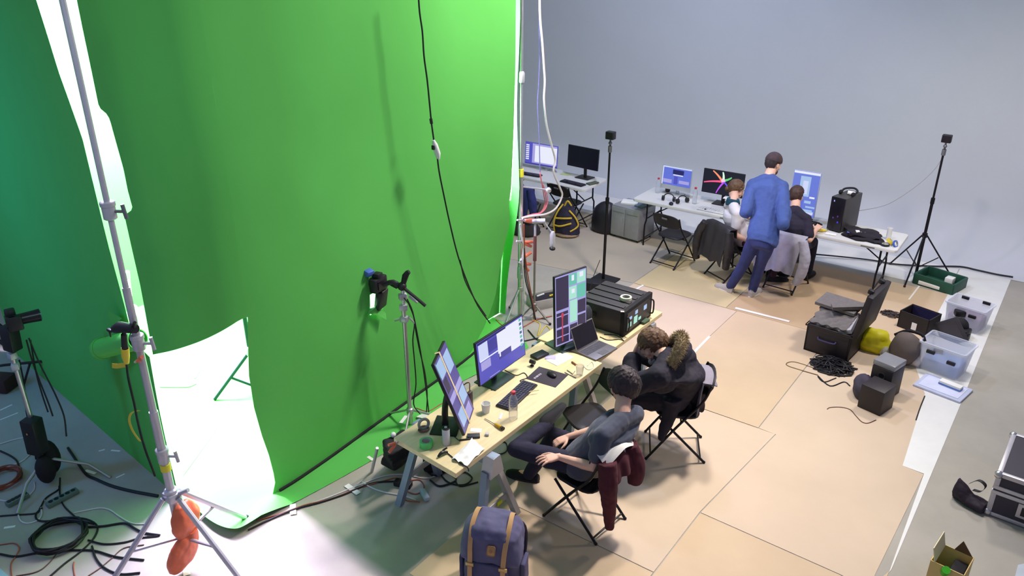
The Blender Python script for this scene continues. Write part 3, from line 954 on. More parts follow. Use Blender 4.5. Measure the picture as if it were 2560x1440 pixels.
# ---------------------------------------------------------------- people
def remesh(o, voxel, smooth=4, disp=0.0, dsize=0.12):
    m = o.modifiers.new('remesh', 'REMESH')
    m.mode = 'VOXEL'
    m.voxel_size = voxel
    m.use_smooth_shade = True
    if smooth:
        s = o.modifiers.new('smooth', 'SMOOTH')
        s.factor = 0.5
        s.iterations = smooth
    if disp:
        key = 'folds_%g' % dsize
        tx = bpy.data.textures.get(key)
        if tx is None:
            tx = bpy.data.textures.new(key, 'CLOUDS')
            tx.noise_scale = dsize
            tx.noise_depth = 2
        d = o.modifiers.new('folds', 'DISPLACE')
        d.texture = tx
        d.texture_coords = 'LOCAL'
        d.strength = disp
        d.mid_level = 0.5
    return o

def torso_rings(b, J, off=0.0, t0=0.0, t1=1.0, scale=1.08):
    scale *= J.get('bulk', 1.0)
    """Elliptic rings from the hips (t = 0) to the base of the neck (t = 1)."""
    hip = (J['hipL'] + J['hipR']) / 2
    sh = (J['shL'] + J['shR']) / 2
    lat0 = (J['hipR'] - J['hipL']).normalized()
    lat1 = (J['shR'] - J['shL']).normalized()
    half = (J['shR'] - J['shL']).length / 2
    bend = J.get('bend', V((0, 0, 0)))
    prof = [(-0.22, .10, .085), (-0.12, .145, .115), (0.0, .168, .125), (0.2, .155, .115), (0.4, .142, .105), (0.6, .156, .112), (0.78, .172, .116), (0.92, half * 0.96, .108), (1.0, half * 0.86, .088), (1.07, half * 0.52, .066), (1.12, .07, .055)]
    rings = []
    for t, rx, ry in prof:
        if t < t0 or t > t1:
            continue
        lat = lat0.lerp(lat1, max(0, min(1, t))).normalized()
        ax = (sh - hip).normalized()
        fw = ax.cross(lat).normalized()
        c = hip + (sh - hip) * t + bend * (4 * t * (1 - t) if 0 < t < 1 else 0)
        rings.append([c + lat * ((rx * scale + off) * math.cos(2 * PI * k / 24)) + fw * ((ry * scale + off) * math.sin(2 * PI * k / 24)) for k in range(24)])
    b.rings(rings)

HS = 1.07
class HB:
    def __init__(s, b): s.b = b
    def ball(s, c, r, rot=None, seg=16):
        return s.b.ball(c, tuple(x * HS for x in r) if hasattr(r, '__len__') else r * HS, rot, seg)
    def limb(s, pts, rad, n):
        return s.b.limb(pts, [x * HS for x in rad], n)
def head_shape(b, c, f, u, s, beard=False):
    R = Matrix((s, f, u)).transposed()
    P = lambda x, y, z: c + (s * x + f * y + u * z) * HS
    b = HB(b)
    b.ball(P(0, -0.012, 0.025), (0.076, 0.096, 0.098), R, 20)
    b.ball(P(0, 0.022, -0.035), (0.062, 0.066, 0.070), R)
    b.ball(P(0, 0.030, -0.072), (0.050, 0.055, 0.036), R)
    b.ball(P(0, 0.066, -0.092), (0.026, 0.022, 0.020), R)
    b.limb([P(0, 0.082, 0.012), P(0, 0.106, -0.030)], [0.010, 0.0155], 10)
    for k in (-1, 1):
        b.ball(P(k * 0.011, 0.094, -0.034), 0.0105, seg=8)
        b.ball(P(k * 0.040, 0.058, -0.030), (0.027, 0.026, 0.028), R, 10)
        b.ball(P(k * 0.032, 0.078, 0.026), (0.026, 0.014, 0.010), R, 10)
        b.ball(P(k * 0.032, 0.074, 0.006), (0.017, 0.013, 0.013), R, 10)
        b.ball(P(k * 0.076, -0.008, -0.008), (0.009, 0.020, 0.032), R, 10)
        b.ball(P(k * 0.079, -0.002, -0.026), (0.008, 0.010, 0.012), R, 8)
    b.ball(P(0, 0.092, -0.058), (0.025, 0.010, 0.0075), R, 10)
    b.ball(P(0, 0.089, -0.069), (0.022, 0.011, 0.0085), R, 10)
def eyes(parent, c, f, u, s):
    P = lambda x, y, z: c + (s * x + f * y + u * z) * HS
    for k in (-1, 1):
        b = B()
        b.ball(P(k * 0.032, 0.0775, 0.006), 0.0125, seg=12)
        e = b.build('eye', mat('eye_white', (236, 232, 228), 0.25, var=0), parent, world=True)
        b = B()
        b.ball(P(k * 0.032, 0.0865, 0.006), 0.0058, seg=10)
        b.build('iris', mat('iris', (60, 42, 32), 0.2, var=0), e, world=True)
        b = B()
        b.tube([P(k * 0.014, 0.092, 0.026), P(k * 0.032, 0.093, 0.033), P(k * 0.052, 0.080, 0.028)], [0.003, 0.0045, 0.0025], 6, sub=3)
        b.build('eyebrow', mat('brow_hair', (58, 44, 36), 0.8), parent, world=True)

def hand(b, w, d, n, thumb, curl=0.35, spread=0.10, size=1.0, curls=None):
    """w: wrist, d: direction of the hand, n: out of the back of the hand, thumb: towards the thumb."""
    d = V(d).normalized()
    n = (V(n) - d * V(n).dot(d)).normalized()
    t = V(thumb) - d * V(thumb).dot(d)
    t = (t - n * t.dot(n)).normalized()
    k = size
    rows = []
    for x, hw, ht in ((-0.02, 0.026, 0.021), (0.01, 0.029, 0.020), (0.04, 0.037, 0.018), (0.07, 0.043, 0.0165), (0.092, 0.043, 0.014), (0.099, 0.036, 0.008)):
        rows.append([w + d * x * k + t * hw * k * math.copysign(abs(math.cos(a)) ** 0.7, math.cos(a)) + n * ht * k * math.copysign(abs(math.sin(a)) ** 0.8, math.sin(a)) for a in [2 * PI * i / 16 for i in range(16)]])
    b.rings(rows)
    for i, (o, L, sp) in enumerate(((0.033, 0.074, 1.2), (0.0115, 0.083, 0.35), (-0.011, 0.077, -0.45), (-0.032, 0.060, -1.4))):
        p = w + d * 0.090 * k + t * o * k
        dd = (d + t * sp * spread).normalized()
        c = curls[i] if curls else curl
        pts, rad = [p - dd * 0.012 * k, p], [0.0098 * k, 0.0096 * k]
        ang = c * 0.4
        for seg, fr in enumerate((0.45, 0.30, 0.25)):
            dir_ = dd * math.cos(ang) - n * math.sin(ang)
            p = p + dir_ * L * fr * k
            pts.append(p)
            rad.append((0.0088, 0.0078, 0.0064)[seg] * k)
            ang += c
        b.limb(pts, rad, 10)
    p = w + d * 0.022 * k + t * 0.022 * k
    pts, rad = [p], [0.0145 * k]
    for dd, L, r in (((d * 0.62 + t * 0.78 - n * 0.15), 0.042, 0.0125), ((d * 0.86 + t * 0.42 - n * 0.25), 0.034, 0.0105), ((d * 0.95 + t * 0.18 - n * 0.28), 0.026, 0.0078)):
        p = p + dd.normalized() * L * k
        pts.append(p)
        rad.append(r * k)
    b.limb(pts, rad, 10)

def hair(parent, c, f, u, s, m, n=420, length=0.07, lift=0.012, sweep=(0.4, -0.2), front=0.62, low=-0.62, name='hair', seed=3, bump=1.0, voxel=0.0055, big=1.0):
    """A cap of overlapping locks, combed along sweep (forward, side) from the crown."""
    rg = random.Random(seed)
    b = B()
    R = Matrix((s, f, u)).transposed()
    el = V((0.080, 0.100, 0.103)) * HS * big
    cc = c + (f * -0.012 + u * 0.025) * HS
    def surf(v, k=1.0):
        v = v.normalized()
        return V((v.x * el.x, v.y * el.y, v.z * el.z)) * k
    def ok(v):
        if abs(v.x) > 0.55 and -0.55 < v.z < 0.05 and v.y > -0.28:
            return False
        if v.z < low and v.y < 0.2:
            return False
        return v.y < front - 0.0 * v.z if v.z > 0.45 else v.y < 0.30 * (v.z + 0.75) - 0.02 and v.z > low
    b.ball(cc - f * 0.016 + u * 0.010, tuple(el * 0.985), R, 16)
    cnt = 0
    while cnt < n:
        v = V((rg.gauss(0, 1), rg.gauss(0, 1), rg.gauss(0, 1))).normalized()
        if not ok(v):
            continue
        cnt += 1
        crown = V((0.1, -0.45, 0.89))
        flow = (v - crown)
        flow = flow - v * flow.dot(v)
        if v.z > 0.3:
            flow = flow.normalized() * 0.6 + V((sweep[1], sweep[0], 0)) * 1.0 if flow.length > 0.01 else V((sweep[1], sweep[0], 0))
            flow = flow - v * flow.dot(v)
        flow = flow.normalized() if flow.length > 1e-4 else V((0, 1, 0))
        L = length * rg.uniform(0.6, 1.1) * (1.0 if v.z > 0.2 else 0.65)
        pts, rad = [], []
        for i in range(4):
            q = (v + flow * (L * i / 3 / 0.09) * 0.9)
            k = 0.98 + lift / 0.09 * math.sin(PI * (0.25 + 0.6 * i / 3)) * rg.uniform(0.75, 1.25) * bump
            pts.append(cc + R @ surf(q, k))
            rad.append((0.0085, 0.008, 0.006, 0.0022)[i])
        b.tube(pts, rad, 6)
    o = b.build(name, m, parent, world=True)
    return remesh(o, voxel, 1)

def shoe(parent, heel, toe, m, sole, up=V((0, 0, 1)), name='shoe'):
    heel, toe = V(heel), V(toe)
    d = (toe - heel).normalized()
    u = (up - d * up.dot(d)).normalized()
    s = d.cross(u)
    L = 0.275
    R = Matrix((s, d, u)).transposed()
    b = B()
    rows = []
    for x, hw, h in ((-0.035, 0.028, 0.08), (0.0, 0.042, 0.105), (0.06, 0.045, 0.10), (0.12, 0.049, 0.082), (0.18, 0.054, 0.068), (0.23, 0.051, 0.058), (0.262, 0.038, 0.045), (0.275, 0.018, 0.034)):
        rows.append([heel + d * x + s * hw * math.cos(a) + u * (0.012 + max(0, math.sin(a)) * (h - 0.012) + min(0, math.sin(a)) * 0.004) for a in [2 * PI * k / 16 for k in range(16)]])
    b.rings(rows)
    o = b.build(name, m, parent, world=True)
    b = B()
    rows = []
    for z in (0.0, 0.018):
        rows.append([heel + d * (0.118 + 0.162 * math.cos(a)) + s * (0.054 * math.sin(a) * (1.0 + 0.12 * math.cos(a))) + u * z for a in [2 * PI * k / 24 for k in range(24)]])
    b.rings(rows)
    b.build('sole', sole, o, world=True)

def traps(b, J, off=0.0):
    up = (J['neck'] - (J['shL'] + J['shR']) / 2) * 0.62
    mid = (J['shL'] + J['shR']) / 2
    dn = ((J['hipL'] + J['hipR']) / 2 - mid).normalized() * 0.075
    b.limb([J['shL'].lerp(J['shR'], k) + dn for k in (0.10, 0.5, 0.90)], [0.082 + off, 0.094 + off, 0.082 + off], 14)
    for S in 'LR':
        sh = J['sh' + S]
        b.limb([sh, sh.lerp(mid, 0.45) + up * 0.35, mid.lerp(sh, 0.12) + up], [0.055 + off, 0.060 + off, 0.058 + off], 12)
def frame(f, u):
    f = V(f).normalized()
    u = (V(u) - f * V(u).dot(f)).normalized()
    return f, u, f.cross(u)

def person(label, J, kind, base):
    """J: joints in world space; returns the person root after building the one-piece body."""
    t = thing('person', label, 'person', base)
    f, u, s = J['f'], J['u'], J['s']
    b = B()
    torso_rings(b, J, scale=0.92)
    nk = (J['shL'] + J['shR']) / 2 + (J['neck'] - (J['shL'] + J['shR']) / 2)
    b.limb([nk - u * 0.03, nk.lerp(J['head'], 0.4), J['head'] - u * 0.06 - f * 0.015], [0.068, 0.062, 0.060], 16)
    head_shape(b, J['head'], f, u, s)
    traps(b, J, -0.007)
    for S in 'LR':
        sh, el, wr = J['sh' + S], J['el' + S], J['wr' + S]
        b.limb([sh, sh.lerp(el, 0.4), el], [0.052, 0.046, 0.037], 12)
        b.limb([el, el.lerp(wr, 0.3), wr], [0.037, 0.040, 0.026], 12)
        hp, kn, an = J['hip' + S], J['kn' + S], J['an' + S]
        b.limb([hp, hp.lerp(kn, 0.5), kn], [0.085, 0.074, 0.054], 14)
        b.limb([kn, kn.lerp(an, 0.35), an], [0.053, 0.054, 0.036], 14)
        b.limb([an, J['toe' + S]], [0.028, 0.020], 10)
        h = J.get('hand' + S)
        if h:
            hand(b, wr, **h)
    o = b.build('body', SKIN, t, world=True)
    remesh(o, J.get('voxel', 0.006), J.get('sm', 2))
    eyes(t, J['head'], f, u, s)
    return t

def garment_legs(t, J, m, off=0.016, name='trousers', ankle=0.94, disp=0.012):
    b = B()
    torso_rings(b, J, off - 0.006, -0.3, 0.05)
    for S in 'LR':
        hp, kn, an = J['hip' + S], J['kn' + S], J['an' + S]
        b.limb([hp, hp.lerp(kn, 0.5), kn], [0.085 + off, 0.077 + off, 0.058 + off], 14)
        b.limb([kn, kn.lerp(an, 0.4), kn.lerp(an, ankle)], [0.058 + off, 0.058 + off, 0.046 + off], 14)
    o = b.build(name, m, t, world=True)
    return remesh(o, 0.009, 3, disp, 0.10)
def garment_top(t, J, m, off=0.016, name='shirt', sleeve=0.55, low=-0.1, disp=0.012, collar=1.08, fore=None, voxel=0.009, skirt=None):
    b = B()
    torso_rings(b, J, off, low, collar)
    traps(b, J, off)
    for S in 'LR':
        sh, el, wr = J['sh' + S], J['el' + S], J['wr' + S]
        b.limb([sh, sh.lerp(el, sleeve * 0.5), sh.lerp(el, min(1, sleeve))], [0.052 + off, 0.056 + off, 0.053 + off], 14)
        if fore:
            b.limb([el, el.lerp(wr, fore * 0.5), el.lerp(wr, fore)], [0.046 + off, 0.046 + off, 0.036 + off], 12)
    if skirt:
        skirt(b)
    o = b.build(name, m, t, world=True)
    return remesh(o, voxel, 3, disp, 0.11)

TEE = mat('slate_jersey', (66, 70, 86), 0.9, var=0.06, sheen=0.2)
DENIM = mat('dark_denim', (38, 36, 56), 0.9, var=0.12, vs=14)
BLUE_DENIM = mat('blue_denim', (52, 60, 112), 0.9, var=0.12, vs=10)
DARK_HAIR = mat('dark_hair', (52, 42, 44), 0.6, var=0.35, vs=30)
BROWN_HAIR = mat('brown_hair', (98, 72, 52), 0.6, var=0.35, vs=30)

# --- the man in the dark T-shirt, ankle resting on the other knee, at the near table
f, u, s = frame((-0.97, -0.02, -0.18), (-0.08, 0.03, 1))
J = dict(f=f, u=u, s=s,
         head=at(1558, 964, 1.165), neck=at(1556, 1043, 1.0),
         shL=at(1508, 1090, 0.955), shR=at(1588, 1034, 0.955),
         hipL=V((-2.60, 4.43, 0.57)), hipR=V((-2.58, 4.63, 0.57)),
         elL=at(1484, 1168, 0.70), wrL=at(1396, 1142, 0.665), elR=at(1512, 1068, 0.72), wrR=at(1420, 1092, 0.64),
         knL=at(1288, 1122, 0.62), anL=at(1368, 1062, 0.66), toeL=at(1396, 1036, 0.70),
         knR=V((-3.02, 4.74, 0.50)), anR=V((-3.20, 4.64, 0.09)), toeR=V((-3.34, 4.62, 0.04)),
         voxel=0.0048, bulk=1.10)
wl = J['wrL']
J['handL'] = dict(d=at(1325, 1154, 0.675) - wl, n=V((-0.1, -0.25, 1)), thumb=V((-0.3, 1, 0.2)), curl=0.28, spread=0.20, size=1.06)
J['handR'] = dict(d=at(1372, 1114, 0.60) - J['wrR'], n=V((0.1, 0.25, 1)), thumb=V((-0.2, -1, 0.0)), curl=0.75, spread=0.04)
man1 = person('man in dark slate T-shirt and dark jeans sitting cross legged at the near table', J, 'm', (-2.6, 4.55, 0))
garment_top(man1, J, TEE, 0.020, 'tshirt', sleeve=0.62, low=-0.12, collar=1.01, disp=0.014)
garment_legs(man1, J, DENIM, 0.010, 'jeans', ankle=1.03)
hair(man1, J['head'], f, u, s, DARK_HAIR, n=620, length=0.13, lift=0.018, voxel=0.0042, sweep=(0.55, -0.35), front=0.66, low=-0.93, big=1.07)
shoe(man1, J['anL'] + V((0.02, -0.02, -0.01)), J['toeL'] + V((0, 0, 0.0)), BLACK_MATTE, mat('dark_sole', (48, 46, 48), 0.7), up=V((-0.55, -0.4, 0.6)))
shoe(man1, V((-3.16, 4.66, 0)), V((-3.42, 4.60, 0)), BLACK_MATTE, mat('dark_sole', (48, 46, 48), 0.7))

# --- the man in the dark parka with a fur hood, leaning on his hand
f, u, s = frame((-0.74, -0.50, -0.45), (-0.35, -0.2, 0.9))
PX = V((-2.42, 5.86, 0))
J = dict(f=f, u=u, s=s,
         head=at(1632, 862, 1.10), neck=at(1668, 893, 1.05),
         shL=at(1648, 942, 0.98), shR=at(1712, 892, 0.98),
         hipL=PX + V((0.0, -0.12, 0.57)), hipR=PX + V((-0.06, 0.10, 0.57)), bend=V((0.10, 0.05, 0.06)),
         elL=at(1572, 965, 0.80), wrL=at(1584, 892, 0.98), elR=at(1650, 905, 0.76), wrR=at(1602, 885, 0.80),
         knL=V((-2.80, 5.64, 0.52)), anL=V((-2.78, 5.62, 0.09)), toeL=V((-2.92, 5.60, 0.04)),
         knR=V((-2.86, 5.92, 0.52)), anR=V((-2.88, 5.90, 0.09)), toeR=V((-3.0, 5.87, 0.04)), voxel=0.0055)
J['handL'] = dict(d=at(1597, 852, 1.09) - J['wrL'], n=V((-0.8, 0.1, 0.3)), thumb=V((0.0, -1.0, 0.2)), curl=0.55, spread=0.08)
J['handR'] = dict(d=V((-0.4, -0.8, -0.1)), n=V((0, 0, 1)), thumb=V((-1, 0.3, 0)), curl=0.5, spread=0.06)
man2 = person('man in a dark parka with fur trimmed hood leaning on one hand at the table', J, 'm', (-2.45, 5.8, 0))
PARKA = mat('dark_parka', (36, 32, 44), 0.85, var=0.12, vs=10)
def parka_skirt(b):
    h = (J['hipL'] + J['hipR']) / 2
    b.limb([J['hipL'] + V((0.02, 0, 0.02)), J['hipL'].lerp(J['knL'], 0.75)], [0.14, 0.115], 14)
    b.limb([J['hipR'] + V((0.02, 0, 0.02)), J['hipR'].lerp(J['knR'], 0.75)], [0.14, 0.115], 14)
    # tails of the coat hanging beside the seat
    for p0, p1 in ((h + V((0.08, -0.20, 0.0)), h + V((0.03, -0.27, -0.34))), (h + V((0.20, 0.06, 0.0)), h + V((0.24, 0.12, -0.16)))):
        b.tube([p0 + V((0, 0, 0.1)), p0, p1], [0.10, 0.085, 0.03], 12, sub=3)
garment_top(man2, J, PARKA, 0.045, 'parka', sleeve=1.0, fore=0.86, low=-0.2, collar=1.04, disp=0.028, skirt=parka_skirt)
b = B()
cn = J['neck']
b.torus(cn + V((0.05, 0.03, 0.015)) - f * 0.015, 0.115, 0.055, axis=V((-0.62, -0.38, 0.75)), m=10)
b.limb([cn - u * 0.02, J['head'] - u * 0.10 - f * 0.03], [0.095, 0.080], 14)
hood = b.build('hood', PARKA, man2, world=True)
remesh(hood, 0.012, 3, 0.02, 0.1)
FUR = mat('tan_fur', (146, 128, 96), 0.95, var=0.4, vs=40)
b = B()
rg = random.Random(5)
ring = []
ax = V((-0.80, -0.42, 0.45)).normalized()
q = V((0, 0, 1)).rotation_difference(ax).to_matrix()
hc = cn + V((0.035, 0.025, 0.05))
side1, side2 = q @ V((1, 0, 0)), q @ V((0, 1, 0))
b.tube([hc + side1 * 0.155 * math.cos(a) + side2 * 0.16 * math.sin(a) for a in [2 * PI * k / 24 for k in range(24)]], 0.042, 8, loop=True)
for i in range(3600):
    a = rg.uniform(0, 2 * PI)
    r = side1 * math.cos(a) + side2 * math.sin(a)
    c0 = hc + r * 0.157
    ph = rg.uniform(0, 2 * PI)
    d = (r * math.cos(ph) + ax * math.sin(ph)).normalized()
    d2 = (d + V((rg.uniform(-.6, .6), rg.uniform(-.6, .6), rg.uniform(-.8, .3)))).normalized()
    p = c0 + d * 0.038
    L = rg.uniform(0.018, 0.040)
    w = d2.orthogonal().normalized() * 0.0028
    vs = [b.bm.verts.new(x) for x in (p - w, p + w, p + d2.cross(w), p + d2 * L)]
    b.bm.faces.new((vs[0], vs[1], vs[3])); b.bm.faces.new((vs[1], vs[2], vs[3])); b.bm.faces.new((vs[2], vs[0], vs[3]))
o = b.build('fur_trim', FUR, man2, world=True, smooth=0)
o['label'] = 'tan fur trim of the hood'
garment_legs(man2, J, mat('dark_jeans', (40, 38, 56), 0.9, var=0.1), 0.012, 'jeans')
hair(man2, J['head'], f, u, s, BROWN_HAIR, n=600, length=0.13, lift=0.022, voxel=0.0045, sweep=(0.7, 0.2), front=0.60, seed=8)
b = B()
b.torus(J['head'] + f * 0.045 - u * 0.125, 0.052, 0.014, axis=u + f * 0.5, m=8)
b.build('scarf', mat('grey_cotton', (150, 146, 158), 0.9), man2, world=True)
for S in 'LR':
    shoe(man2, J['an' + S].to_2d().to_3d() + V((0.03, 0.02, 0)), J['toe' + S].to_2d().to_3d() - V((0.05, 0.03, 0)), BLACK_MATTE, mat('pale_sole', (190, 190, 190), 0.7))

# --- the man standing in the blue denim shirt, seen from behind
f, u, s = frame((0.35, 0.88, -0.32), (0.05, 0.15, 1))
FL_, FR_ = at(1822, 728), at(1880, 738)
J = dict(f=f, u=u, s=s,
         head=at(1933, 410, 1.74), neck=at(1923, 440, 1.61),
         shL=at(1883, 461, 1.50), shR=at(1957, 468, 1.50),
         hipL=at(1890, 590, 0.95), hipR=at(1924, 598, 0.95), bend=V((0, 0.03, 0)),
         elL=at(1864, 530, 1.22), wrL=at(1885, 522, 1.22) + V((0.06, 0.24, 0)), elR=at(1958, 560, 1.18), wrR=at(1950, 535, 1.22) + V((0, 0.26, 0.02)),
         knL=at(1860, 660, 0.50), anL=FL_ + V((0.02, -0.01, 0.09)), toeL=FL_ + V((-0.12, 0.05, 0.04)),
         knR=at(1900, 662, 0.50), anR=FR_ + V((0, 0.0, 0.09)), toeR=FR_ + V((0.02, 0.15, 0.04)), voxel=0.008)
J['handL'] = dict(d=V((0.3, 0.9, -0.1)), n=V((-0.6, 0, 0.8)), thumb=V((1, 0, 0.6)), curl=0.6)
J['handR'] = dict(d=V((-0.3, 0.9, -0.1)), n=V((0.6, 0, 0.8)), thumb=V((-1, 0, 0.6)), curl=0.6)
man3 = person('man in blue denim shirt, jeans and dark cap standing with his back turned', J, 'm', (-3.15, 9.55, 0))
SHIRT = mat('blue_denim_shirt', (64, 84, 140), 0.9, var=0.10, vs=12)
garment_top(man3, J, SHIRT, 0.026, 'denim_shirt', sleeve=1.0, fore=0.8, low=-0.13, collar=1.10, disp=0.022)
garment_legs(man3, J, BLUE_DENIM, 0.013, 'jeans', ankle=1.0)
hair(man3, J['head'], f, u, s, DARK_HAIR, n=260, length=0.04, lift=0.006, front=0.5, low=-0.75, voxel=0.008)
b = B()
R = Matrix((s, f, u)).transposed()
b.ball(J['head'] + u * 0.042 - f * 0.012, (0.100, 0.124, 0.112), R, 20)
for v in b.bm.verts:
    h = (v.co - J['head']).dot(u)
    if h < 0.035:
        v.co += u * (0.035 - h)
b.build('cap', mat('dark_wool', (70, 58, 62), 0.95, var=0.15, vs=30), man3, world=True)
b = B()
b.ball(J['head'] + f * 0.062 - u * 0.085, (0.052, 0.05, 0.05), R, 12)
b.build('beard', mat('brown_beard', (96, 66, 50), 0.8, var=0.3, vs=40), man3, world=True)
SNEAK = mat('grey_suede', (172, 164, 156), 0.9, var=0.08)
shoe(man3, FL_ + V((0.04, -0.03, 0)), FL_ + V((-0.2, 0.06, 0)), SNEAK, WHITE)
shoe(man3, FR_ + V((0.0, -0.06, 0)), FR_ + V((0.03, 0.2, 0)), SNEAK, WHITE)

# --- the woman in the white T-shirt and teal scarf
f, u, s = frame((0.80, 0.52, -0.35), (0.08, 0.08, 1))
WH = V((-3.42, 10.10, 0))
J = dict(f=f, u=u, s=s,
         head=at(1840, 474, 1.15), neck=at(1832, 506, 1.05),
         shL=at(1818, 520, 0.97) + V((-0.02, 0.10, 0)), shR=at(1838, 530, 0.97) + V((0.05, -0.06, 0)),
         hipL=WH + V((-0.06, 0.1, 0.57)), hipR=WH + V((0.05, -0.08, 0.57)), bend=V((-0.04, -0.02, 0)),
         elL=V((-3.45, 10.36, 0.78)), wrL=V((-3.22, 10.34, 0.74)), elR=at(1838, 588, 0.68), wrR=at(1850, 605, 0.62) + V((0.1, 0.06, 0.02)),
         knL=V((-3.08, 10.30, 0.52)), anL=V((-3.05, 10.35, 0.09)), toeL=V((-2.95, 10.42, 0.04)),
         knR=V((-3.02, 10.12, 0.52)), anR=V((-3.0, 10.2, 0.09)), toeR=V((-2.9, 10.27, 0.04)), voxel=0.008)
J['handL'] = dict(d=V((1, 0.1, 0)), n=V((0, 0.2, 1)), thumb=V((0, -1, 0)), curl=0.4)
J['handR'] = dict(d=V((0.9, 0.4, -0.1)), n=V((0.1, -0.3, 1)), thumb=V((-0.3, 1, 0)), curl=0.4)
wom = person('woman in a white T-shirt and teal scarf sitting at the white tables', J, 'w', (-3.4, 10.12, 0))
garment_top(wom, J, mat('white_jersey', (216, 210, 214), 0.9, var=0.04), 0.014, 'tshirt', sleeve=0.6, low=-0.16, collar=1.04, disp=0.012)
garment_legs(wom, J, mat('plum_trousers', (64, 40, 58), 0.9, var=0.1), 0.012, 'trousers')
hair(wom, J['head'], f, u, s, BROWN_HAIR, n=340, length=0.08, lift=0.008, sweep=(-0.6, 0.0), front=0.7, low=-0.55, voxel=0.007, seed=4)
b = B()
b.ball(J['head'] - f * 0.115 - u * 0.03, (0.035, 0.04, 0.04), seg=12)
b.build('hair_bun', BROWN_HAIR, wom, world=True)
b = B()
for k in range(3):
    b.torus(J['neck'] + V((0, 0, -0.012 + 0.024 * k)), 0.078 - 0.006 * k, 0.023, axis=V((0.1 * (k - 1), 0.1, 1)), m=8)
o = b.build('scarf', mat('teal_scarf', (34, 74, 92), 0.95, var=0.35, vs=30), wom, world=True)
remesh(o, 0.009, 2, 0.012, 0.05)
for S in 'LR':
    shoe(wom, J['an' + S].to_2d().to_3d() - V((0.04, 0.03, 0)), J['toe' + S].to_2d().to_3d() + V((0.06, 0.04, 0)), BLACK_MATTE, mat('dark_sole', (48, 46, 48), 0.7))

# --- the man in the black T-shirt sitting in front of the upright monitor
f, u, s = frame((0.10, 0.97, -0.12), (0, 0.05, 1))
SH_ = V((-2.80, 10.25, 0))
J = dict(f=f, u=u, s=s,
         head=at(1991, 490, 1.16), neck=at(1988, 518, 1.05),
         shL=at(1952, 538, 0.97), shR=at(2016, 548, 0.97),
         hipL=SH_ + V((-0.1, 0.0, 0.57)), hipR=SH_ + V((0.1, 0.0, 0.57)), bend=V((0, -0.06, 0)),
         elL=V((-3.08, 10.40, 0.78)), wrL=V((-2.98, 10.62, 0.80)), elR=at(2024, 600, 0.74), wrR=at(2040, 575, 0.80),
         knL=V((-2.95, 10.66, 0.52)), anL=V((-2.97, 10.6, 0.09)), toeL=V((-2.97, 10.75, 0.04)),
         knR=V((-2.66, 10.66, 0.52)), anR=V((-2.64, 10.6, 0.09)), toeR=V((-2.62, 10.75, 0.04)), voxel=0.008)
J['handL'] = dict(d=V((0.2, 1, -0.1)), n=V((0, 0.1, 1)), thumb=V((1, 0, 0)), curl=0.4)
J['handR'] = dict(d=V((0.1, 0.9, 0.3)), n=V((0.3, -0.3, 1)), thumb=V((-1, 0, 0)), curl=0.6)
man4 = person('man in a black T-shirt sitting in front of the upright blue monitor', J, 'm', (-2.8, 10.27, 0))
garment_top(man4, J, mat('black_jersey', (40, 36, 52), 0.9, var=0.1), 0.016, 'tshirt', sleeve=0.75, low=-0.16, collar=1.05, disp=0.012)
garment_legs(man4, J, mat('dark_jeans', (40, 38, 56), 0.9, var=0.1), 0.012, 'jeans')
hair(man4, J['head'], f, u, s, mat('auburn_hair', (72, 50, 44), 0.6, var=0.3, vs=30), n=360, length=0.05, lift=0.010, front=0.6, voxel=0.007, seed=6)
for S in 'LR':
    shoe(man4, J['an' + S].to_2d().to_3d() - V((0, 0.05, 0)), J['toe' + S].to_2d().to_3d() + V((0, 0.06, 0)), BLACK_MATTE, mat('dark_sole', (48, 46, 48), 0.7))

# ---------------------------------------------------------------- folding chairs and the clothes on them
ch0 = folding_chair('black folding chair under the man with crossed legs, clothes hung on its back')
ch0.location, ch0.rotation_euler = (-2.57, 4.52, 0), (0, 0, math.radians(84))
CH_P = dup(ch0, (-2.40, 5.83, 0), math.radians(118), 'black folding chair under the man in the parka')
dup(ch0, (-2.99, 5.24, 0), math.radians(148), 'empty black folding chair pushed against the pine table between the two men')
CH_E = dup(ch0, (-4.42, 10.02, 0), math.radians(-8), 'empty black folding chair facing the white tables, beside the metal cabinet')
CH_W = dup(ch0, (-3.55, 10.02, 0), math.radians(-28), 'black folding chair with a black jacket, under the seated woman')
CH_M = dup(ch0, (-2.80, 10.16, 0), math.radians(-4), 'black folding chair with a grey hoodie, under the seated man in black')
CH_B = dup(ch0, (-6.96, 9.86, 0), math.radians(8), 'black folding chair with a blue jacket at the far left table')
CH_B2 = dup(ch0, (-6.45, 10.33, 0), math.radians(-6), 'empty black folding chair behind the yellow and navy backpack')

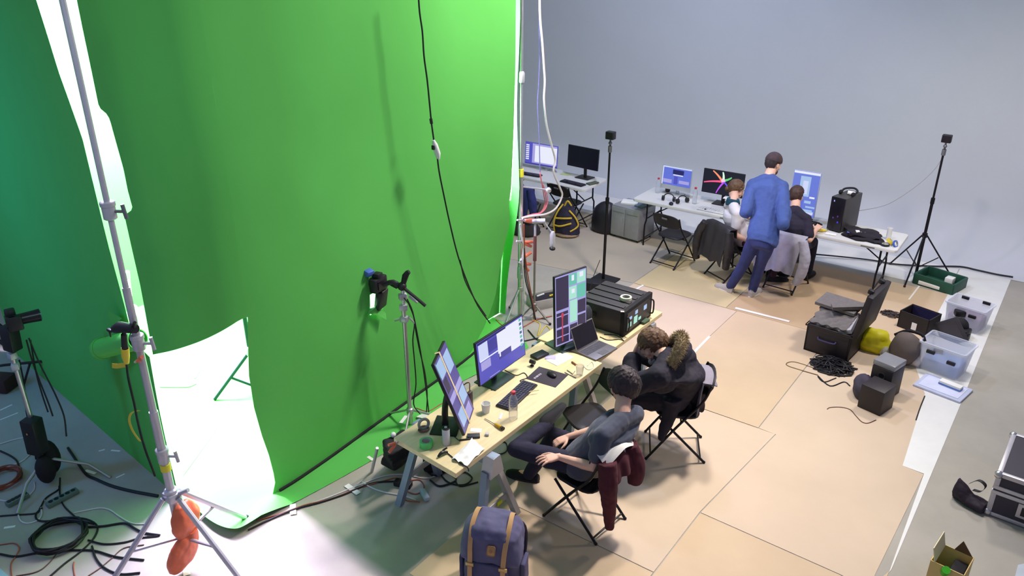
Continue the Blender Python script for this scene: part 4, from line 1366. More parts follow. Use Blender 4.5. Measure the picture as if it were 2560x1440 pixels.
def draped(name, label, chair, m, w=0.46, front=0.2, back=0.5, seed=0, amp=0.03, cat='jacket', sleeves=(), taper=0.8, extra=None, ragged=0.06):
    """Cloth hung over a chair's backrest, with sleeves as hanging tubes; chair local frame."""
    t = thing(name, label, cat, chair.location, chair.rotation_euler.z)
    top = V((0, -0.275, 0.80))
    b = B()
    def f(u, v):
        x = (u - 0.5) * w
        L = (front + back)
        d = v * L
        nz = noise.noise(V((u * 3.4 + seed, v * 2.2, seed))) * amp + math.sin(u * 19 + seed) * amp * 0.35 * v
        edge = noise.noise(V((u * 3, seed, 5.0))) * ragged
        if d < front:
            k = front - d
            return V((x, -0.215 + 0.04 - 0.02 * (1 - k / front) + nz * 0.4, 0.815 - k * 0.96))
        k = d - front
        fall = min(k, 0.05)
        wid = 1.0 + (taper - 1) * max(0, k / back)
        return V((x * wid, -0.262 - 0.045 * math.sin(min(1, k / 0.10) * PI / 2) - 0.10 * max(0, k - 0.05) / back + 0.06 * k + nz - 0.02, 0.825 - 0.03 * abs(2 * u - 1) ** 3 - max(0, k - 0.02) * 1.0 * (1 - edge)))
    b.sheet(26, 22, f, 0.012)
    if extra:
        extra(b)
    b.build('cloth', m, t, smooth=60)
    for pts, rad in sleeves:
        b = B()
        b.tube(pts, rad, 12, sub=5)
        o = b.build('sleeve', m, t)
        remesh(o, 0.010, 2, 0.016, 0.07)
    return t
MAROON = mat('maroon_knit', (74, 30, 40), 0.95, var=0.15, vs=20)
t = draped('sweater', 'maroon sweater with white lining hung on the chair of the cross legged man', ch0, MAROON, w=0.40, front=0.16, back=0.20, seed=2, cat='sweater', taper=0.9,
       sleeves=[([(-0.17, -0.31, 0.80), (-0.19, -0.345, 0.62), (-0.16, -0.35, 0.38), (-0.13, -0.34, 0.17)], [0.075, 0.075, 0.055, 0.035]),
                ([(0.13, -0.31, 0.80), (0.15, -0.36, 0.62), (0.15, -0.37, 0.46)], [0.065, 0.08, 0.06])])
b = B()
b.sheet(14, 8, lambda u, v: V(((u - 0.5) * 0.40, -0.20 - 0.12 * v - 0.03 * math.sin(u * PI), 0.852 + 0.025 * math.sin(v * PI) - 0.10 * v * abs(2 * u - 1) ** 1.5)), 0.008)
o = b.build('collar_lining', mat('white_cotton', (222, 220, 212), 0.9), t)
o['label'] = 'white lining along the top'
b = B()
b.sheet(6, 10, lambda u, v: V((0.16 + u * 0.10, -0.26 - 0.06 * v - 0.02 * math.sin(u * 6), 0.845 - 0.36 * v)), 0.008)
o = b.build('white_sleeve', mat('white_cotton', (222, 220, 212), 0.9), t)
b = B()
b.tube([(0.03, -0.325, 0.82), (0.032, -0.345, 0.7), (0.025, -0.35, 0.58)], 0.005, 6, sub=4)
b.build('drawstring', mat('white_cotton', (222, 220, 212), 0.9), t)
b = B()
b.box((0.13, -0.315, 0.842), (0.035, 0.008, 0.03), rot=(0.6, 0, 0))
b.build('care_label', BLACK_MATTE, t, smooth=0)
draped('grey_sweatshirt', 'grey garment hung behind the man in the parka on his chair', bpy.data.objects['folding_chair.001'], mat('mauve_grey_knit', (140, 134, 146), 0.95, var=0.08), w=0.34, front=0.34, back=0.03, seed=4, cat='sweatshirt', taper=0.9)
CH_P.scale = (1, 1, 1.07)
draped('jacket', 'black leather jacket hung on the chair of the woman', CH_W, mat('black_leather', (46, 42, 44), 0.5, var=0.15), w=0.50, front=0.15, back=0.52, seed=6, taper=0.95, ragged=0.12,
       sleeves=[([(-0.24, -0.31, 0.78), (-0.30, -0.36, 0.6), (-0.31, -0.38, 0.4), (-0.30, -0.36, 0.22)], [0.06, 0.065, 0.055, 0.045]), ([(0.24, -0.30, 0.78), (0.28, -0.32, 0.55), (0.24, -0.3, 0.25)], [0.06, 0.065, 0.05])])
draped('hoodie', 'light grey hoodie hung on the chair of the man in black', CH_M, mat('grey_melange', (172, 170, 186), 0.95, var=0.08, vs=20), w=0.52, front=0.15, back=0.50, seed=9, taper=0.75, ragged=0.30,
       sleeves=[([(0.24, -0.30, 0.80), (0.31, -0.33, 0.60), (0.30, -0.33, 0.38), (0.24, -0.33, 0.20)], [0.06, 0.07, 0.07, 0.05]), ([(-0.26, -0.30, 0.72), (-0.32, -0.33, 0.5), (-0.30, -0.33, 0.3)], [0.05, 0.06, 0.045])])
b = B()
b.sheet(6, 4, lambda u, v: V((-0.30 + 0.12 * u, -0.24 - 0.07 * v, 0.80 + 0.045 * math.sin(PI * v) - 0.07 * v * (1 - u))), 0.008)
o = b.build('red_lining', mat('red_cloth', (206, 40, 62), 0.9), [x for x in bpy.data.objects if x.name.startswith('hoodie')][0])
o['label'] = 'red cloth edge'
draped('jacket', 'dark blue jacket hung on the far left chair by the chrome pole', CH_B, mat('navy_cloth', (40, 46, 100), 0.9, var=0.12), w=0.52, front=0.2, back=0.46, seed=12, taper=0.95,
       sleeves=[([(0.24, -0.30, 0.80), (0.30, -0.33, 0.6), (0.32, -0.33, 0.4)], [0.06, 0.07, 0.06])])

# ---------------------------------------------------------------- white folding tables along the rear wall
TABLE_W = mat('white_tabletop', (212, 211, 206), 0.5, var=0.02)
def folding_table(label, loc, rz, L=1.83, W=0.74, h=0.735):
    t = thing('folding_table', label, 'table', loc, rz, 'white folding tables along the rear wall')
    b = B()
    r, n = 0.05, 5
    out = []
    for cx, cy, a0 in ((L / 2 - r, W / 2 - r, 0), (-L / 2 + r, W / 2 - r, 90), (-L / 2 + r, -W / 2 + r, 180), (L / 2 - r, -W / 2 + r, 270)):
        for k in range(n):
            a = math.radians(a0 + 90 * k / (n - 1))
            out.append((cx + r * math.cos(a), cy + r * math.sin(a)))
    b.rings([[V((x * s, y * s2, z)) for x, y in out] for z, s, s2 in ((h - 0.045, 0.985, 0.97), (h - 0.04, 1, 1), (h - 0.006, 1, 1), (h, 0.995, 0.99))])
    b.build('tabletop', TABLE_W, t)
    b = B()
    b.box((L / 2 - 0.35, -W / 2 - 0.001, h - 0.022), (0.17, 0.004, 0.014))
    b.build('edge_label', mat('grey_print', (120, 118, 118), 0.7), t, smooth=0)
    for s in (-1, 1):
        x = s * (L / 2 - 0.20)
        for sy in (-1, 1):
            b = B()
            b.tube([(x, sy * (W / 2 - 0.12), h - 0.05), (x, sy * (W / 2 - 0.12), 0.40), (x, sy * (W / 2 - 0.07), 0.33), (x, sy * (W / 2 - 0.07), 0.0)], 0.013, 8)
            b.build('leg', DARK_METAL, t)
        b = B()
        b.cyl((x, -W / 2 + 0.07, 0.12), (x, W / 2 - 0.07, 0.12), 0.011, n=8)
        b.cyl((x, -W / 2 + 0.12, 0.42), (x, W / 2 - 0.12, 0.42), 0.011, n=8)
        b.build('crossbar', DARK_METAL, t)
        b = B()
        b.tube([(x, 0, 0.42), (x - s * 0.40, 0, h - 0.05)], 0.009, 8)
        b.build('brace', DARK_METAL, t)
    return t
folding_table('white folding table at the far left with the blue screen and black monitor', (-7.02, 10.62, 0), 0.0)
folding_table('white folding table with the woman, the silver screen and the star picture', (-4.37, 10.68, 0), 0.008)
folding_table('white folding table at the right with the tower computer and black cloth', (-2.47, 10.72, 0), 0.012)
TZ = 0.737

SILVER = mat('silver_shell', (206, 208, 214), 0.35, 0.5)
E_SKY = glow((96, 112, 214), 1.0)
monitor('silver all in one computer with blue desktop on the left of the white tables', (-4.82, 10.86, TZ), 0.0, 0.47, 0.28, 0.30,
        [E_SKY, (0, 0.93, 1, 1, E_PALE), (0.36, 0.62, 0.74, 0.86, E_DEEP), (0.38, 0.55, 0.72, 0.60, E_WHITE), (0.05, 0.1, 0.35, 0.3, E_LILAC), (0.6, 0.15, 0.95, 0.32, E_LILAC), (0.0, 0.0, 0.04, 0.93, E_PALE), (0.42, 0.08, 0.55, 0.5, E_BLUE)], tilt=-0.08, shell=SILVER, basem=SILVER, chin=0.06, base=(0.2, 0.17), cat='computer', name='desktop_computer')
E_STAR = [glow((20, 14, 44), 0.7)]
star = monitor('landscape monitor with a colourful light star on black, behind the woman', (-4.08, 10.84, TZ), 0.03, 0.60, 0.335, 0.335, E_STAR, tilt=-0.07, basem=BLACK)
b = B()
arms = [((0.22, 0.98), (0.47, 0.60), glow((255, 150, 110), 1.0), 0.045), ((0.02, 0.42), (0.46, 0.56), glow((255, 90, 140), 1.0), 0.04), ((0.36, 0.02), (0.52, 0.55), glow((190, 80, 240), 1.0), 0.038), ((0.76, 0.24), (0.53, 0.56), glow((110, 80, 250), 1.0), 0.03), ((0.70, 0.80), (0.52, 0.62), glow((110, 220, 130), 0.9), 0.05), ((0.47, 0.98), (0.50, 0.62), glow((220, 255, 230), 1.0), 0.05)]
sm = []
for p, q, m, w in arms:
    b.mi = len(sm)
    sm.append(m)
    p, q = V(((p[0] - .5) * .6, 0, (p[1] - .5) * .335)), V(((q[0] - .5) * .6, 0, (q[1] - .5) * .335))
    d = (q - p).normalized()
    n = V((-d.z, 0, d.x))
    M = Matrix.Translation((0, -0.0622, 0.335)) @ Matrix.Rotation(-0.07, 4, 'X')
    mid = (p + q) / 2 + n * 0.015
    rows = []
    for k in range(7):
        t_ = k / 6
        c_ = p * (1 - t_) ** 2 + mid * 2 * t_ * (1 - t_) + q * t_ * t_
        ww = w * 0.32 * (0.6 + 0.6 * t_)
        rows.append([M @ (c_ - n * ww), M @ (c_ + n * ww), M @ (c_ + n * ww + V((0, -0.0008, 0))), M @ (c_ - n * ww + V((0, -0.0008, 0)))])
    b.rings(rows)
b.mi = len(sm)
sm.append(glow((255, 200, 235), 1.0))
b.ball(M @ V((0.0, -0.0004, 0.03)), (0.035, 0.001, 0.03), seg=14)
b.build('star_picture', sm, [c for c in star.children if c.name.startswith('screen')][0], smooth=0, world=False)
monitor('upright portrait monitor with pale blue windows in front of the man in black', (-2.90, 10.80, TZ), 0.03, 0.345, 0.615, 0.40,
        [glow((104, 122, 214), 1.0), (0, 0.95, 1, 1, E_WHITE), (0.28, 0.45, 0.68, 0.9, E_ICE), (0.4, 0.5, 0.6, 0.8, E_PALE), (0.55, 0.05, 0.95, 0.12, E_PALE), (0.62, 0.2, 0.98, 0.24, E_ICE), (0.72, 0.42, 0.92, 0.46, E_WHITE), (0.04, 0.1, 0.5, 0.4, E_SKY), (0.5, 0.1, 0.9, 0.16, E_ICE), (0.55, 0.3, 0.8, 0.36, E_ICE)], tilt=-0.04, shell=mat('pale_bezel', (160, 170, 210), 0.4))
monitor('wide screen with a white window on the far left table', (-7.28, 10.84, TZ), 0.04, 0.64, 0.37, 0.26,
        [E_BLUE, (0.30, 0.12, 0.97, 0.90, E_WHITE), (0.22, 0.08, 0.97, 0.96, E_LILAC), (0.30, 0.14, 0.97, 0.88, E_WHITE), (0.0, 0.0, 1, 0.06, E_BLUE2)] + [(0.02, 0.2 + 0.09 * k, 0.12, 0.255 + 0.09 * k, E_WHITE) for k in range(8)], tilt=-0.08, chin=0.0, shell=SILVER, basem=SILVER, base=(0.22, 0.16), cat='computer', name='desktop_computer')
monitor('black switched off monitor at the right end of the far left table', (-6.44, 10.80, TZ), -0.06, 0.58, 0.325, 0.35, [mat('dark_screen', (26, 20, 40), 0.3, var=0)], tilt=-0.06)
keyboard('black keyboard in front of the switched off monitor', (-6.42, 10.42, TZ + 0.001), -0.1, 0.44, 0.13, BLACK, KEYM, rows=4, cols=12)
keyboard('dark keyboard in front of the white window screen, partly behind the pole', (-7.25, 10.42, TZ + 0.001), 0.1, 0.40, 0.13, BLACK, KEYM, rows=4, cols=12)
gadget('notebook', 'dark green notebook at the right edge of the far left table', 'notebook', (-6.16, 10.60, TZ), (0.10, 0.2, 0.02), -0.3, mat('olive_cover', (84, 92, 74), 0.7))
gadget('green_card', 'pale green card lying behind the far left screens', 'card', (-6.80, 10.80, TZ), (0.16, 0.10, 0.004), 0.1, mat('pale_green', (190, 204, 140), 0.8), 0.001)
keyboard('white keyboard with dark underside in front of the star picture', (-4.07, 10.46, TZ + 0.001), 0.0, 0.42, 0.15, WHITE, mat('white_keys', (214, 214, 212), 0.5), rows=4, cols=12)
bottle('clear bottle with red cap at the left end of the white tables', (-5.10, 10.78, TZ), 0.24, 0.034)
bottle('clear bottle with red cap between the silver screen and the star picture', (-4.42, 10.62, TZ), 0.25, 0.035)
def headphones(label, loc, rz, s=1.0):
    t = thing('headphones', label, 'headphones', loc, rz)
    b = B()
    b.tube([(0.08 * math.cos(a) * s, 0.03 + 0.02 * math.sin(a), (0.04 + 0.07 * math.sin(a)) * s) for a in [PI * k / 10 for k in range(11)]], 0.008, 8)
    b.build('headband', BLACK, t)
    for k in (-1, 1):
        b = B()
        b.tube([(k * 0.065 * s, 0.03, 0.04 * s), (k * 0.10 * s, 0.03, 0.04 * s)], [0.036 * s, 0.034 * s], 14)
        b.build('ear_cup', BLACK, t)
headphones('black headphones lying under the silver screen', (-4.78, 10.48, TZ), 0.2)
headphones('black headphones standing right of the silver screen', (-4.55, 10.52, TZ), 1.0)
mouse('dark mouse at the front edge of the white tables, below the silver screen', (-4.68, 10.38, TZ), 0.5)
gadget('dark_tin', 'small dark tin behind the clear bottle at the left end', 'tin', (-5.00, 10.92, TZ), (0.07, 0.07, 0.09), 0.0, mat('brown_tin', (70, 48, 46), 0.5), 0.02)
def loudspeaker(label, loc, rz, w, d, h, m=BLACK):
    t = thing('loudspeaker', label, 'speaker', loc, rz)
    b = B()
    b.box((0, 0, h / 2), (w, d, h), bev=0.008)
    b.build('cabinet', m, t)
    for z, r in ((h * 0.36, w * 0.34), (h * 0.74, w * 0.18)):
        b = B()
        M = Matrix.Translation((0, -d / 2, z)) @ Matrix.Rotation(PI / 2, 4, 'X')
        b.lathe([(r, 0), (r, 0.006), (r * 0.85, 0.006), (r * 0.4, -0.012), (r * 0.2, -0.006), (0.001, -0.004)], n=20, M=M)
        b.build('driver', mat('driver_cone', (58, 56, 62), 0.5), t)
    return t
loudspeaker('small black loudspeaker on the white table beside the scarf woman', (-3.86, 10.62, TZ), 0.2, 0.12, 0.12, 0.18)
gadget('paper_note', 'white sheet folded on top of the small black loudspeaker', 'paper sheet', (-3.88, 10.62, TZ + 0.18), (0.2, 0.10, 0.002), 0.15, PAPER_WHITE, 0.0005)
def tower():
    t = thing('tower_computer', 'tall black tower computer with blue lights on the right white table', 'computer', (-2.36, 10.84, TZ), -0.22)
    w, d, h = 0.20, 0.44, 0.46
    b = B()
    b.box((0, 0, h / 2 + 0.012), (w, d, h), bev=0.008)
    b.build('case', mat('case_grey', (72, 70, 70), 0.5), t)
    b = B()
    b.box((0, -d / 2 - 0.008, h / 2 + 0.012), (w * 0.98, 0.024, h), bev=0.008)
    fr = b.build('front_panel', mat('case_front', (26, 22, 34), 0.35), t)
    for x, z, c in ((0.04, 0.14, (60, 60, 255)), (-0.03, 0.19, (70, 50, 150)), (0.03, 0.22, (70, 50, 150)), (-0.05, 0.42, (150, 150, 240))):
        b = B()
        b.box((x, -d / 2 - 0.021, z), (0.014, 0.004, 0.022))
        b.build('indicator', glow(c, 1.2), fr, smooth=0)
    for sx in (-1, 1):
        for sy in (-1, 1):
            b = B()
            b.lathe([(0.016, 0.0), (0.016, 0.014)], (sx * w * 0.4, sy * d * 0.4, 0))
            b.build('foot', BLACK, t)
    return t
tower()
def top_device():
    t = thing('headset', 'black headset and white pack lying on the tower computer', 'headset', (-2.34, 10.86, TZ + 0.474), -0.2)
    b = B()
    b.tube([(-0.08, -0.1, 0.015), (-0.09, 0.02, 0.05), (0.0, 0.10, 0.06), (0.09, 0.02, 0.05), (0.09, -0.08, 0.02)], 0.014, 8, sub=4)
    b.build('band', BLACK, t)
    for k in (-1, 1):
        b = B()
        b.ball((k * 0.085, -0.09, 0.03), (0.025, 0.04, 0.03))
        b.build('ear_pad', BLACK_MATTE, t)
    b = B()
    b.box((0.02, 0.0, 0.02), (0.10, 0.10, 0.03), rot=(0, 0.1, 0.4), bev=0.008)
    b.build('white_pack', PAPER_WHITE, t)
top_device()
def banana():
    t = thing('banana', 'yellow banana lying at the foot of the tower computer', 'banana', (-2.58, 10.52, TZ), 0.1)
    b = B()
    b.tube([(-0.10, 0.02, 0.02), (-0.06, -0.012, 0.02), (0.0, -0.025, 0.02), (0.06, -0.012, 0.02), (0.10, 0.02, 0.02)], [0.012, 0.019, 0.02, 0.019, 0.010], 8, sub=3)
    b.build('peel', mat('banana_yellow', (232, 204, 52), 0.5), t)
    b = B()
    b.tube([(0.10, 0.02, 0.02), (0.125, 0.04, 0.024)], 0.006, 6)
    b.build('stem', mat('banana_stem', (120, 100, 50), 0.7), t)
banana()
gadget('paper_wrapper', 'white wrapper beside the banana', 'wrapper', (-2.40, 10.48, TZ), (0.14, 0.08, 0.008), 0.1, PAPER_WHITE, 0.003)
def lump(name, label, cat, c, size, m, seed=0, amp=0.25, rz=0.0, n=26, parent=None):
    b = B()
    b.ball((0, 0, 0), 1.0, seg=n)
    for v in b.bm.verts:
        p = v.co.copy()
        k = 1 + amp * noise.noise(p * 1.5 + V((seed, 0, 0))) + amp * 0.5 * noise.noise(p * 3.7 + V((0, seed, 0)))
        v.co = V((p.x * size[0] * k, p.y * size[1] * k, (max(p.z, -0.55) + 0.55) / 1.55 * size[2] * (0.75 + 0.25 * k)))
    bmesh.ops.transform(b.bm, matrix=Matrix.Translation(V(c)) @ Matrix.Rotation(rz, 4, 'Z'), verts=b.bm.verts)
    return tag(b.build(name, m, smooth=60), label, cat)
lump('black_cloth', 'black crumpled cloth with a blue white wrapper on the right white table', 'cloth', (-2.04, 10.62, TZ), (0.28, 0.17, 0.10), mat('black_cloth', (40, 36, 44), 0.95, var=0.2), 3, 0.6, -0.15)
gadget('plastic_wrapper', 'white wrapper with blue edge lying on the black cloth', 'wrapper', (-2.06, 10.56, TZ + 0.075), (0.12, 0.08, 0.02), 0.4, PAPER_WHITE, 0.008)
gadget('blue_wrapper', 'blue wrapper strip lying on the black cloth', 'wrapper', (-2.15, 10.50, TZ + 0.062), (0.12, 0.025, 0.015), 0.1, mat('blue_wrap', (90, 124, 200), 0.5), 0.005)
cup('white cylinder standing behind the tape rolls on the right white table', (-1.74, 10.72, TZ), 0.16, 0.032, 0.032, PAPER_WHITE, 'paper_tube')
tape_roll('tape_roll', 'yellow tape roll leaning on dark rolls at the right table end', (-1.68, 10.56, TZ + 0.035), 0.05, 0.04, YELLOW, axis=(0.5, 0.2, 0.8))
tape_roll('tape_roll', 'dark tape roll lying flat at the right table end', (-1.72, 10.47, TZ + 0.012), 0.055, 0.024, BLACK)
tape_roll('tape_roll', 'blue tape roll beside the yellow one at the right table end', (-1.61, 10.51, TZ + 0.035), 0.045, 0.02, mat('blue_tape', (60, 96, 190), 0.5), axis=(0.8, -0.3, 0.3))
def tangle(name, label, c, rad, n, r, m, h=0.05, seed=1, loops=None):
    rg = random.Random(seed)
    pts = []
    for i in range(n):
        a = rg.uniform(0, 2 * PI)
        k = math.sqrt(rg.uniform(0.05, 1))
        pts.append(V(c) + V((rad[0] * k * math.cos(a), rad[1] * k * math.sin(a), r + 0.002 + rg.uniform(0, h) * (1.05 - k))))
    b = B()
    b.tube(pts, r, 6, sub=4)
    return tag(b.build(name, m), label, 'cable')
tangle('cable', 'knot of black leads behind the arm of the man in black', (-2.70, 10.74, TZ), (0.13, 0.10), 26, 0.006, RUBBER, 0.06, 4)

# ---------------------------------------------------------------- furniture and bags along the rear left
def cabinet():
    p = (at(1535, 590) + at(1600, 610)) / 2
    t = thing('metal_cabinet', 'low grey metal cabinet with papers on top, left of the white tables', 'cabinet', (-5.41, 10.62, 0), -0.10)
    GM = mat('grey_sheet_metal', (164, 164, 168), 0.45, 0.4)
    w, d, h = 0.52, 0.44, 0.53
    b = B()
    b.box((0, 0, h / 2 + 0.02), (w, d, h - 0.04), bev=0.006)
    b.build('body', GM, t)
    for s in (-1, 1):
        b = B()
        b.box((s * w / 4, -d / 2 - 0.006, h / 2 + 0.02), (w / 2 - 0.012, 0.014, h - 0.08), bev=0.004)
        dr = b.build('door', GM, t)
        b = B()
        b.box((s * 0.03, -d / 2 - 0.018, h / 2 + 0.05), (0.012, 0.014, 0.07), bev=0.003)
        b.build('handle', CHROME, dr)
        b = B()
        b.box((s * w / 4, -d / 2 - 0.0145, h - 0.09), (w / 2 - 0.06, 0.006, 0.006))
        b.build('groove', GREY_PLASTIC, dr, smooth=0)
        b = B()
        b.lathe([(0.018, 0), (0.018, 0.04)], (s * (w / 2 - 0.04), -d / 2 + 0.05, 0))
        b.lathe([(0.018, 0), (0.018, 0.04)], (s * (w / 2 - 0.04), d / 2 - 0.05, 0))
        b.build('foot', BLACK, t)
cabinet()
gadget('paper_stack', 'white papers lying on the grey metal cabinet', 'papers', (-5.49, 10.64, 0.53), (0.26, 0.20, 0.03), 0.3, PAPER_WHITE, 0.003)
gadget('folder', 'blue grey folder lying on the grey metal cabinet', 'folder', (-5.26, 10.66, 0.53), (0.15, 0.28, 0.02), -0.2, mat('blue_grey_card', (120, 140, 150), 0.7), 0.003)
lump('black_sack', 'black rubbish sack standing left of the metal cabinet', 'sack', at(1505, 582) + V((0, 0.1, 0)), (0.24, 0.20, 0.50), mat('black_bin_bag', (34, 32, 40), 0.4, var=0.15), 7, 0.12)
def yellow_pack():
    c = at(1417, 588)
    t = thing('backpack', 'navy and yellow backpack standing by the far left chairs', 'backpack', c, 0.2)
    NV = mat('navy_nylon', (44, 40, 62), 0.8, var=0.12)
    YL = mat('yellow_webbing', (214, 178, 56), 0.7)
    b = B()
    b.rings([[V((rx * math.cos(a) + ox, ry * math.sin(a), z)) for a in [2 * PI * k / 20 for k in range(20)]] for z, rx, ry, ox in ((0, .17, .12, 0), (.05, .21, .15, 0), (.2, .2, .15, 0), (.36, .16, .13, -.02), (.48, .11, .1, -.02), (.55, .05, .05, -.02))])
    o = b.build('body', NV, t)
    remesh(o, 0.012, 3, 0.03, 0.12)
    b = B()
    b.ball((0, -0.02, 0.035), (0.2, 0.16, 0.05))
    b.build('base_patch', mat('tan_base', (150, 124, 96), 0.8), t)
    for pts in ([(-0.17, -0.10, 0.06), (-0.18, -0.12, 0.25), (-0.12, -0.12, 0.42), (-0.05, -0.06, 0.53)], [(-0.19, -0.10, 0.18), (-0.05, -0.17, 0.20), (0.12, -0.14, 0.26)], [(-0.17, -0.11, 0.30), (0.0, -0.155, 0.33), (0.12, -0.12, 0.34)], [(-0.03, -0.07, 0.5), (0.03, -0.09, 0.60), (0.08, -0.05, 0.52)], [(0.10, -0.13, 0.12), (0.20, -0.05, 0.2), (0.16, -0.06, 0.33), (0.06, -0.09, 0.45)]):
        b = B()
        b.tube(pts, 0.014, 8, sub=4)
        b.build('strap', YL, t)
yellow_pack()
lump('dark_bag', 'dark bag lying behind the upper clamps of the chrome pole', 'bag', at(1305, 585) + V((0, 0.05, 0)), (0.28, 0.2, 0.24), mat('charcoal_nylon', (54, 48, 54), 0.85, var=0.15), 9, 0.2)
def long_case():
    a = at(1300, 770)
    t = thing('tool_tray', 'long grey tray with tools on the floor behind the portrait monitor', 'tray', (-5.05, 7.86, 0), math.radians(62))
    b = B()
    b.box((0, 0, 0.01), (0.72, 0.26, 0.02), bev=0.004)
    for s in (-1, 1):
        b.box((0, s * 0.125, 0.07), (0.72, 0.012, 0.12), bev=0.003)
        b.box((s * 0.354, 0, 0.07), (0.012, 0.26, 0.12), bev=0.003)
    b.build('tray', mat('tray_grey', (176, 172, 166), 0.6), t)
    b = B()
    b.box((0.0, 0.0, 0.07), (0.66, 0.20, 0.08), bev=0.01)
    b.build('foam_insert', mat('dark_foam', (44, 40, 48), 0.95), t)
    for x, y, L, m in ((-0.2, 0.03, 0.12, WHITE), (-0.03, -0.03, 0.16, YELLOW), (0.18, 0.02, 0.1, GREY_PLASTIC)):
        b = B()
        b.tube([(x - L / 2, y, 0.12), (x + L / 2, y + 0.03, 0.12)], 0.012, 8)
        b.build('tool', m, t)
long_case()

# ---------------------------------------------------------------- stands
def tripod_base(t, z0, R, a0, m, r=0.012, zb=None, brace=True, name='leg'):
    """Three legs from a collar at height z0 to the floor at radius R (local frame of t)."""
    for k in range(3):
        a = a0 + k * 2 * PI / 3
        d = V((math.cos(a), math.sin(a), 0))
        b = B()
        b.tube([d * 0.03 + V((0, 0, z0)), d * R + V((0, 0, 0.015))], r, 8)
        lg = b.build(name, m, t)
        b = B()
        b.ball(d * R + V((0, 0, 0.017)), 0.017, seg=8)
        b.build('rubber_foot', BLACK, lg)
        if brace:
            zz = z0 * 0.42
            b = B()
            b.tube([d * 0.02 + V((0, 0, z0 * 0.25)), d * (R * 0.5) + V((0, 0, z0 * 0.5))], r * 0.75, 6)
            b.build('brace', m, lg)
    b = B()
    b.lathe([(0.03, z0 - 0.03), (0.034, z0 - 0.02), (0.034, z0 + 0.03), (0.02, z0 + 0.04)])
    b.build('collar', m, t)
def sensor_stand(label, xy, h, flat=False):
    t = thing('sensor_stand', label, 'stand', (xy[0], xy[1], 0))
    b = B()
    b.tube([(0, 0, 0.0 if flat else 0.06), (0, 0, h * 0.55)], 0.02, 10)
    b.build('lower_pole', DARK_METAL, t)
    b = B()
    b.tube([(0, 0, h * 0.5), (0, 0, h - 0.16)], 0.014, 10)
    b.build('upper_pole', DARK_METAL, t)
    b = B()
    b.lathe([(0.026, h * 0.54), (0.026, h * 0.58)])
    b.build('joint', DARK_METAL, t)
    b = B()
    b.ball((0, 0, h - 0.13), 0.024, seg=12)
    b.tube([(0, 0, h - 0.16), (0, 0, h - 0.08)], 0.012, 8)
    b.tube([(0, 0, h - 0.25), (0, 0, h - 0.17)], 0.026, 10)
    b.build('ball_head', mat('grey_metal', (120, 120, 124), 0.4, 0.6), t)
    b = B()
    b.box((0.0, 0, h - 0.03), (0.115, 0.085, 0.10), bev=0.008)
    hd = b.build('sensor_head', BLACK, t)
    b = B()
    b.box((0.0, -0.044, h - 0.03), (0.095, 0.006, 0.082))
    b.build('front_glass', mat('dark_glass', (34, 30, 36), 0.15), hd, smooth=0)
    if flat:
        b = B()
        b.box((0.02, 0.0, 0.012), (0.34, 0.30, 0.022), bev=0.006)
        b.build('base_plate', BLACK_MATTE, t)
    else:
        tripod_base(t, 0.62, 0.48, math.radians(25), DARK_METAL, 0.011)
    return t
sensor_stand('black stand with cube sensor on top between the far left table and metal cabinet', at(1508, 700).to_2d(), 2.06, True)
sensor_stand('black tripod stand with cube sensor at the right end of the white tables', at(2288, 692).to_2d(), 1.99)
gadget('cable_box', 'black box with leads at the foot of the black sensor stand', 'box', at(1478, 722), (0.26, 0.18, 0.12), 0.4, BLACK, 0.02)
cable('cable', [ony(2358, 392, 11.56), ony(2335, 425, 11.5), ony(2295, 462, 11.35), ony(2240, 500, 11.2), ony(2200, 517, 11.1), ony(2130, 530, 10.98)], 0.004, mat('grey_cable', (140, 138, 140), 0.6), 'thin grey lead sagging from the right sensor stand to the tower computer')
cable('cable', [at(1500, 650, 0.3), at(1484, 690, 0.12), at(1478, 712, 0.12), at(1470, 738)], 0.005, RUBBER, 'thin black lead running down beside the black sensor stand')

# chrome pole at the right edge of the screen
def chrome_pole():
    c = V((-5.145, 7.2, 0))
    t = thing('chrome_stand', 'tall chrome pole with orange clamps at the right edge of the green screen', 'stand', c)
    b = B()
    b.cyl((0, 0, 0.02), (0, 0, 1.86), 0.030)
    b.build('lower_pole', CHROME, t)
    b = B()
    b.cyl((0.0, 0, 1.80), (0.0, 0, 4.4), 0.021)
    b.build('upper_pole', CHROME, t)
    b = B()
    b.lathe([(0.036, 1.83), (0.036, 1.92)])
    b.build('collar', mat('yellow_label', (220, 208, 60), 0.5), t)
    b = B()
    b.lathe([(0.036, 2.9), (0.04, 2.92), (0.04, 3.0), (0.03, 3.02)])
    b.tube([(0, 0, 2.96), (-0.07, -0.03, 2.97)], 0.014, 8)
    b.build('joint', ALU, t)
    b = B()
    b.tube([(0, 0, 0.62), (0.07, -0.05, 0.62)], 0.01, 8)
    b.lathe([(0.036, 0.55), (0.04, 0.56), (0.04, 0.68), (0.034, 0.70)])
    b.build('knob', ALU, t)
    b = B()
    b.tube([(-0.06, -0.02, 1.71), (0.03, 0.05, 1.70), (0.26, 0.22, 1.66)], 0.011, 8)
    b.ball((0.25, 0.21, 1.66), 0.035)
    b.build('side_arm', CHROME, t)
    tripod_base(t, 0.40, 0.32, math.radians(30), CHROME, 0.013, brace=False)
    return c
PC = chrome_pole()
PP = lambda x, y: onx(x, y, -5.10)
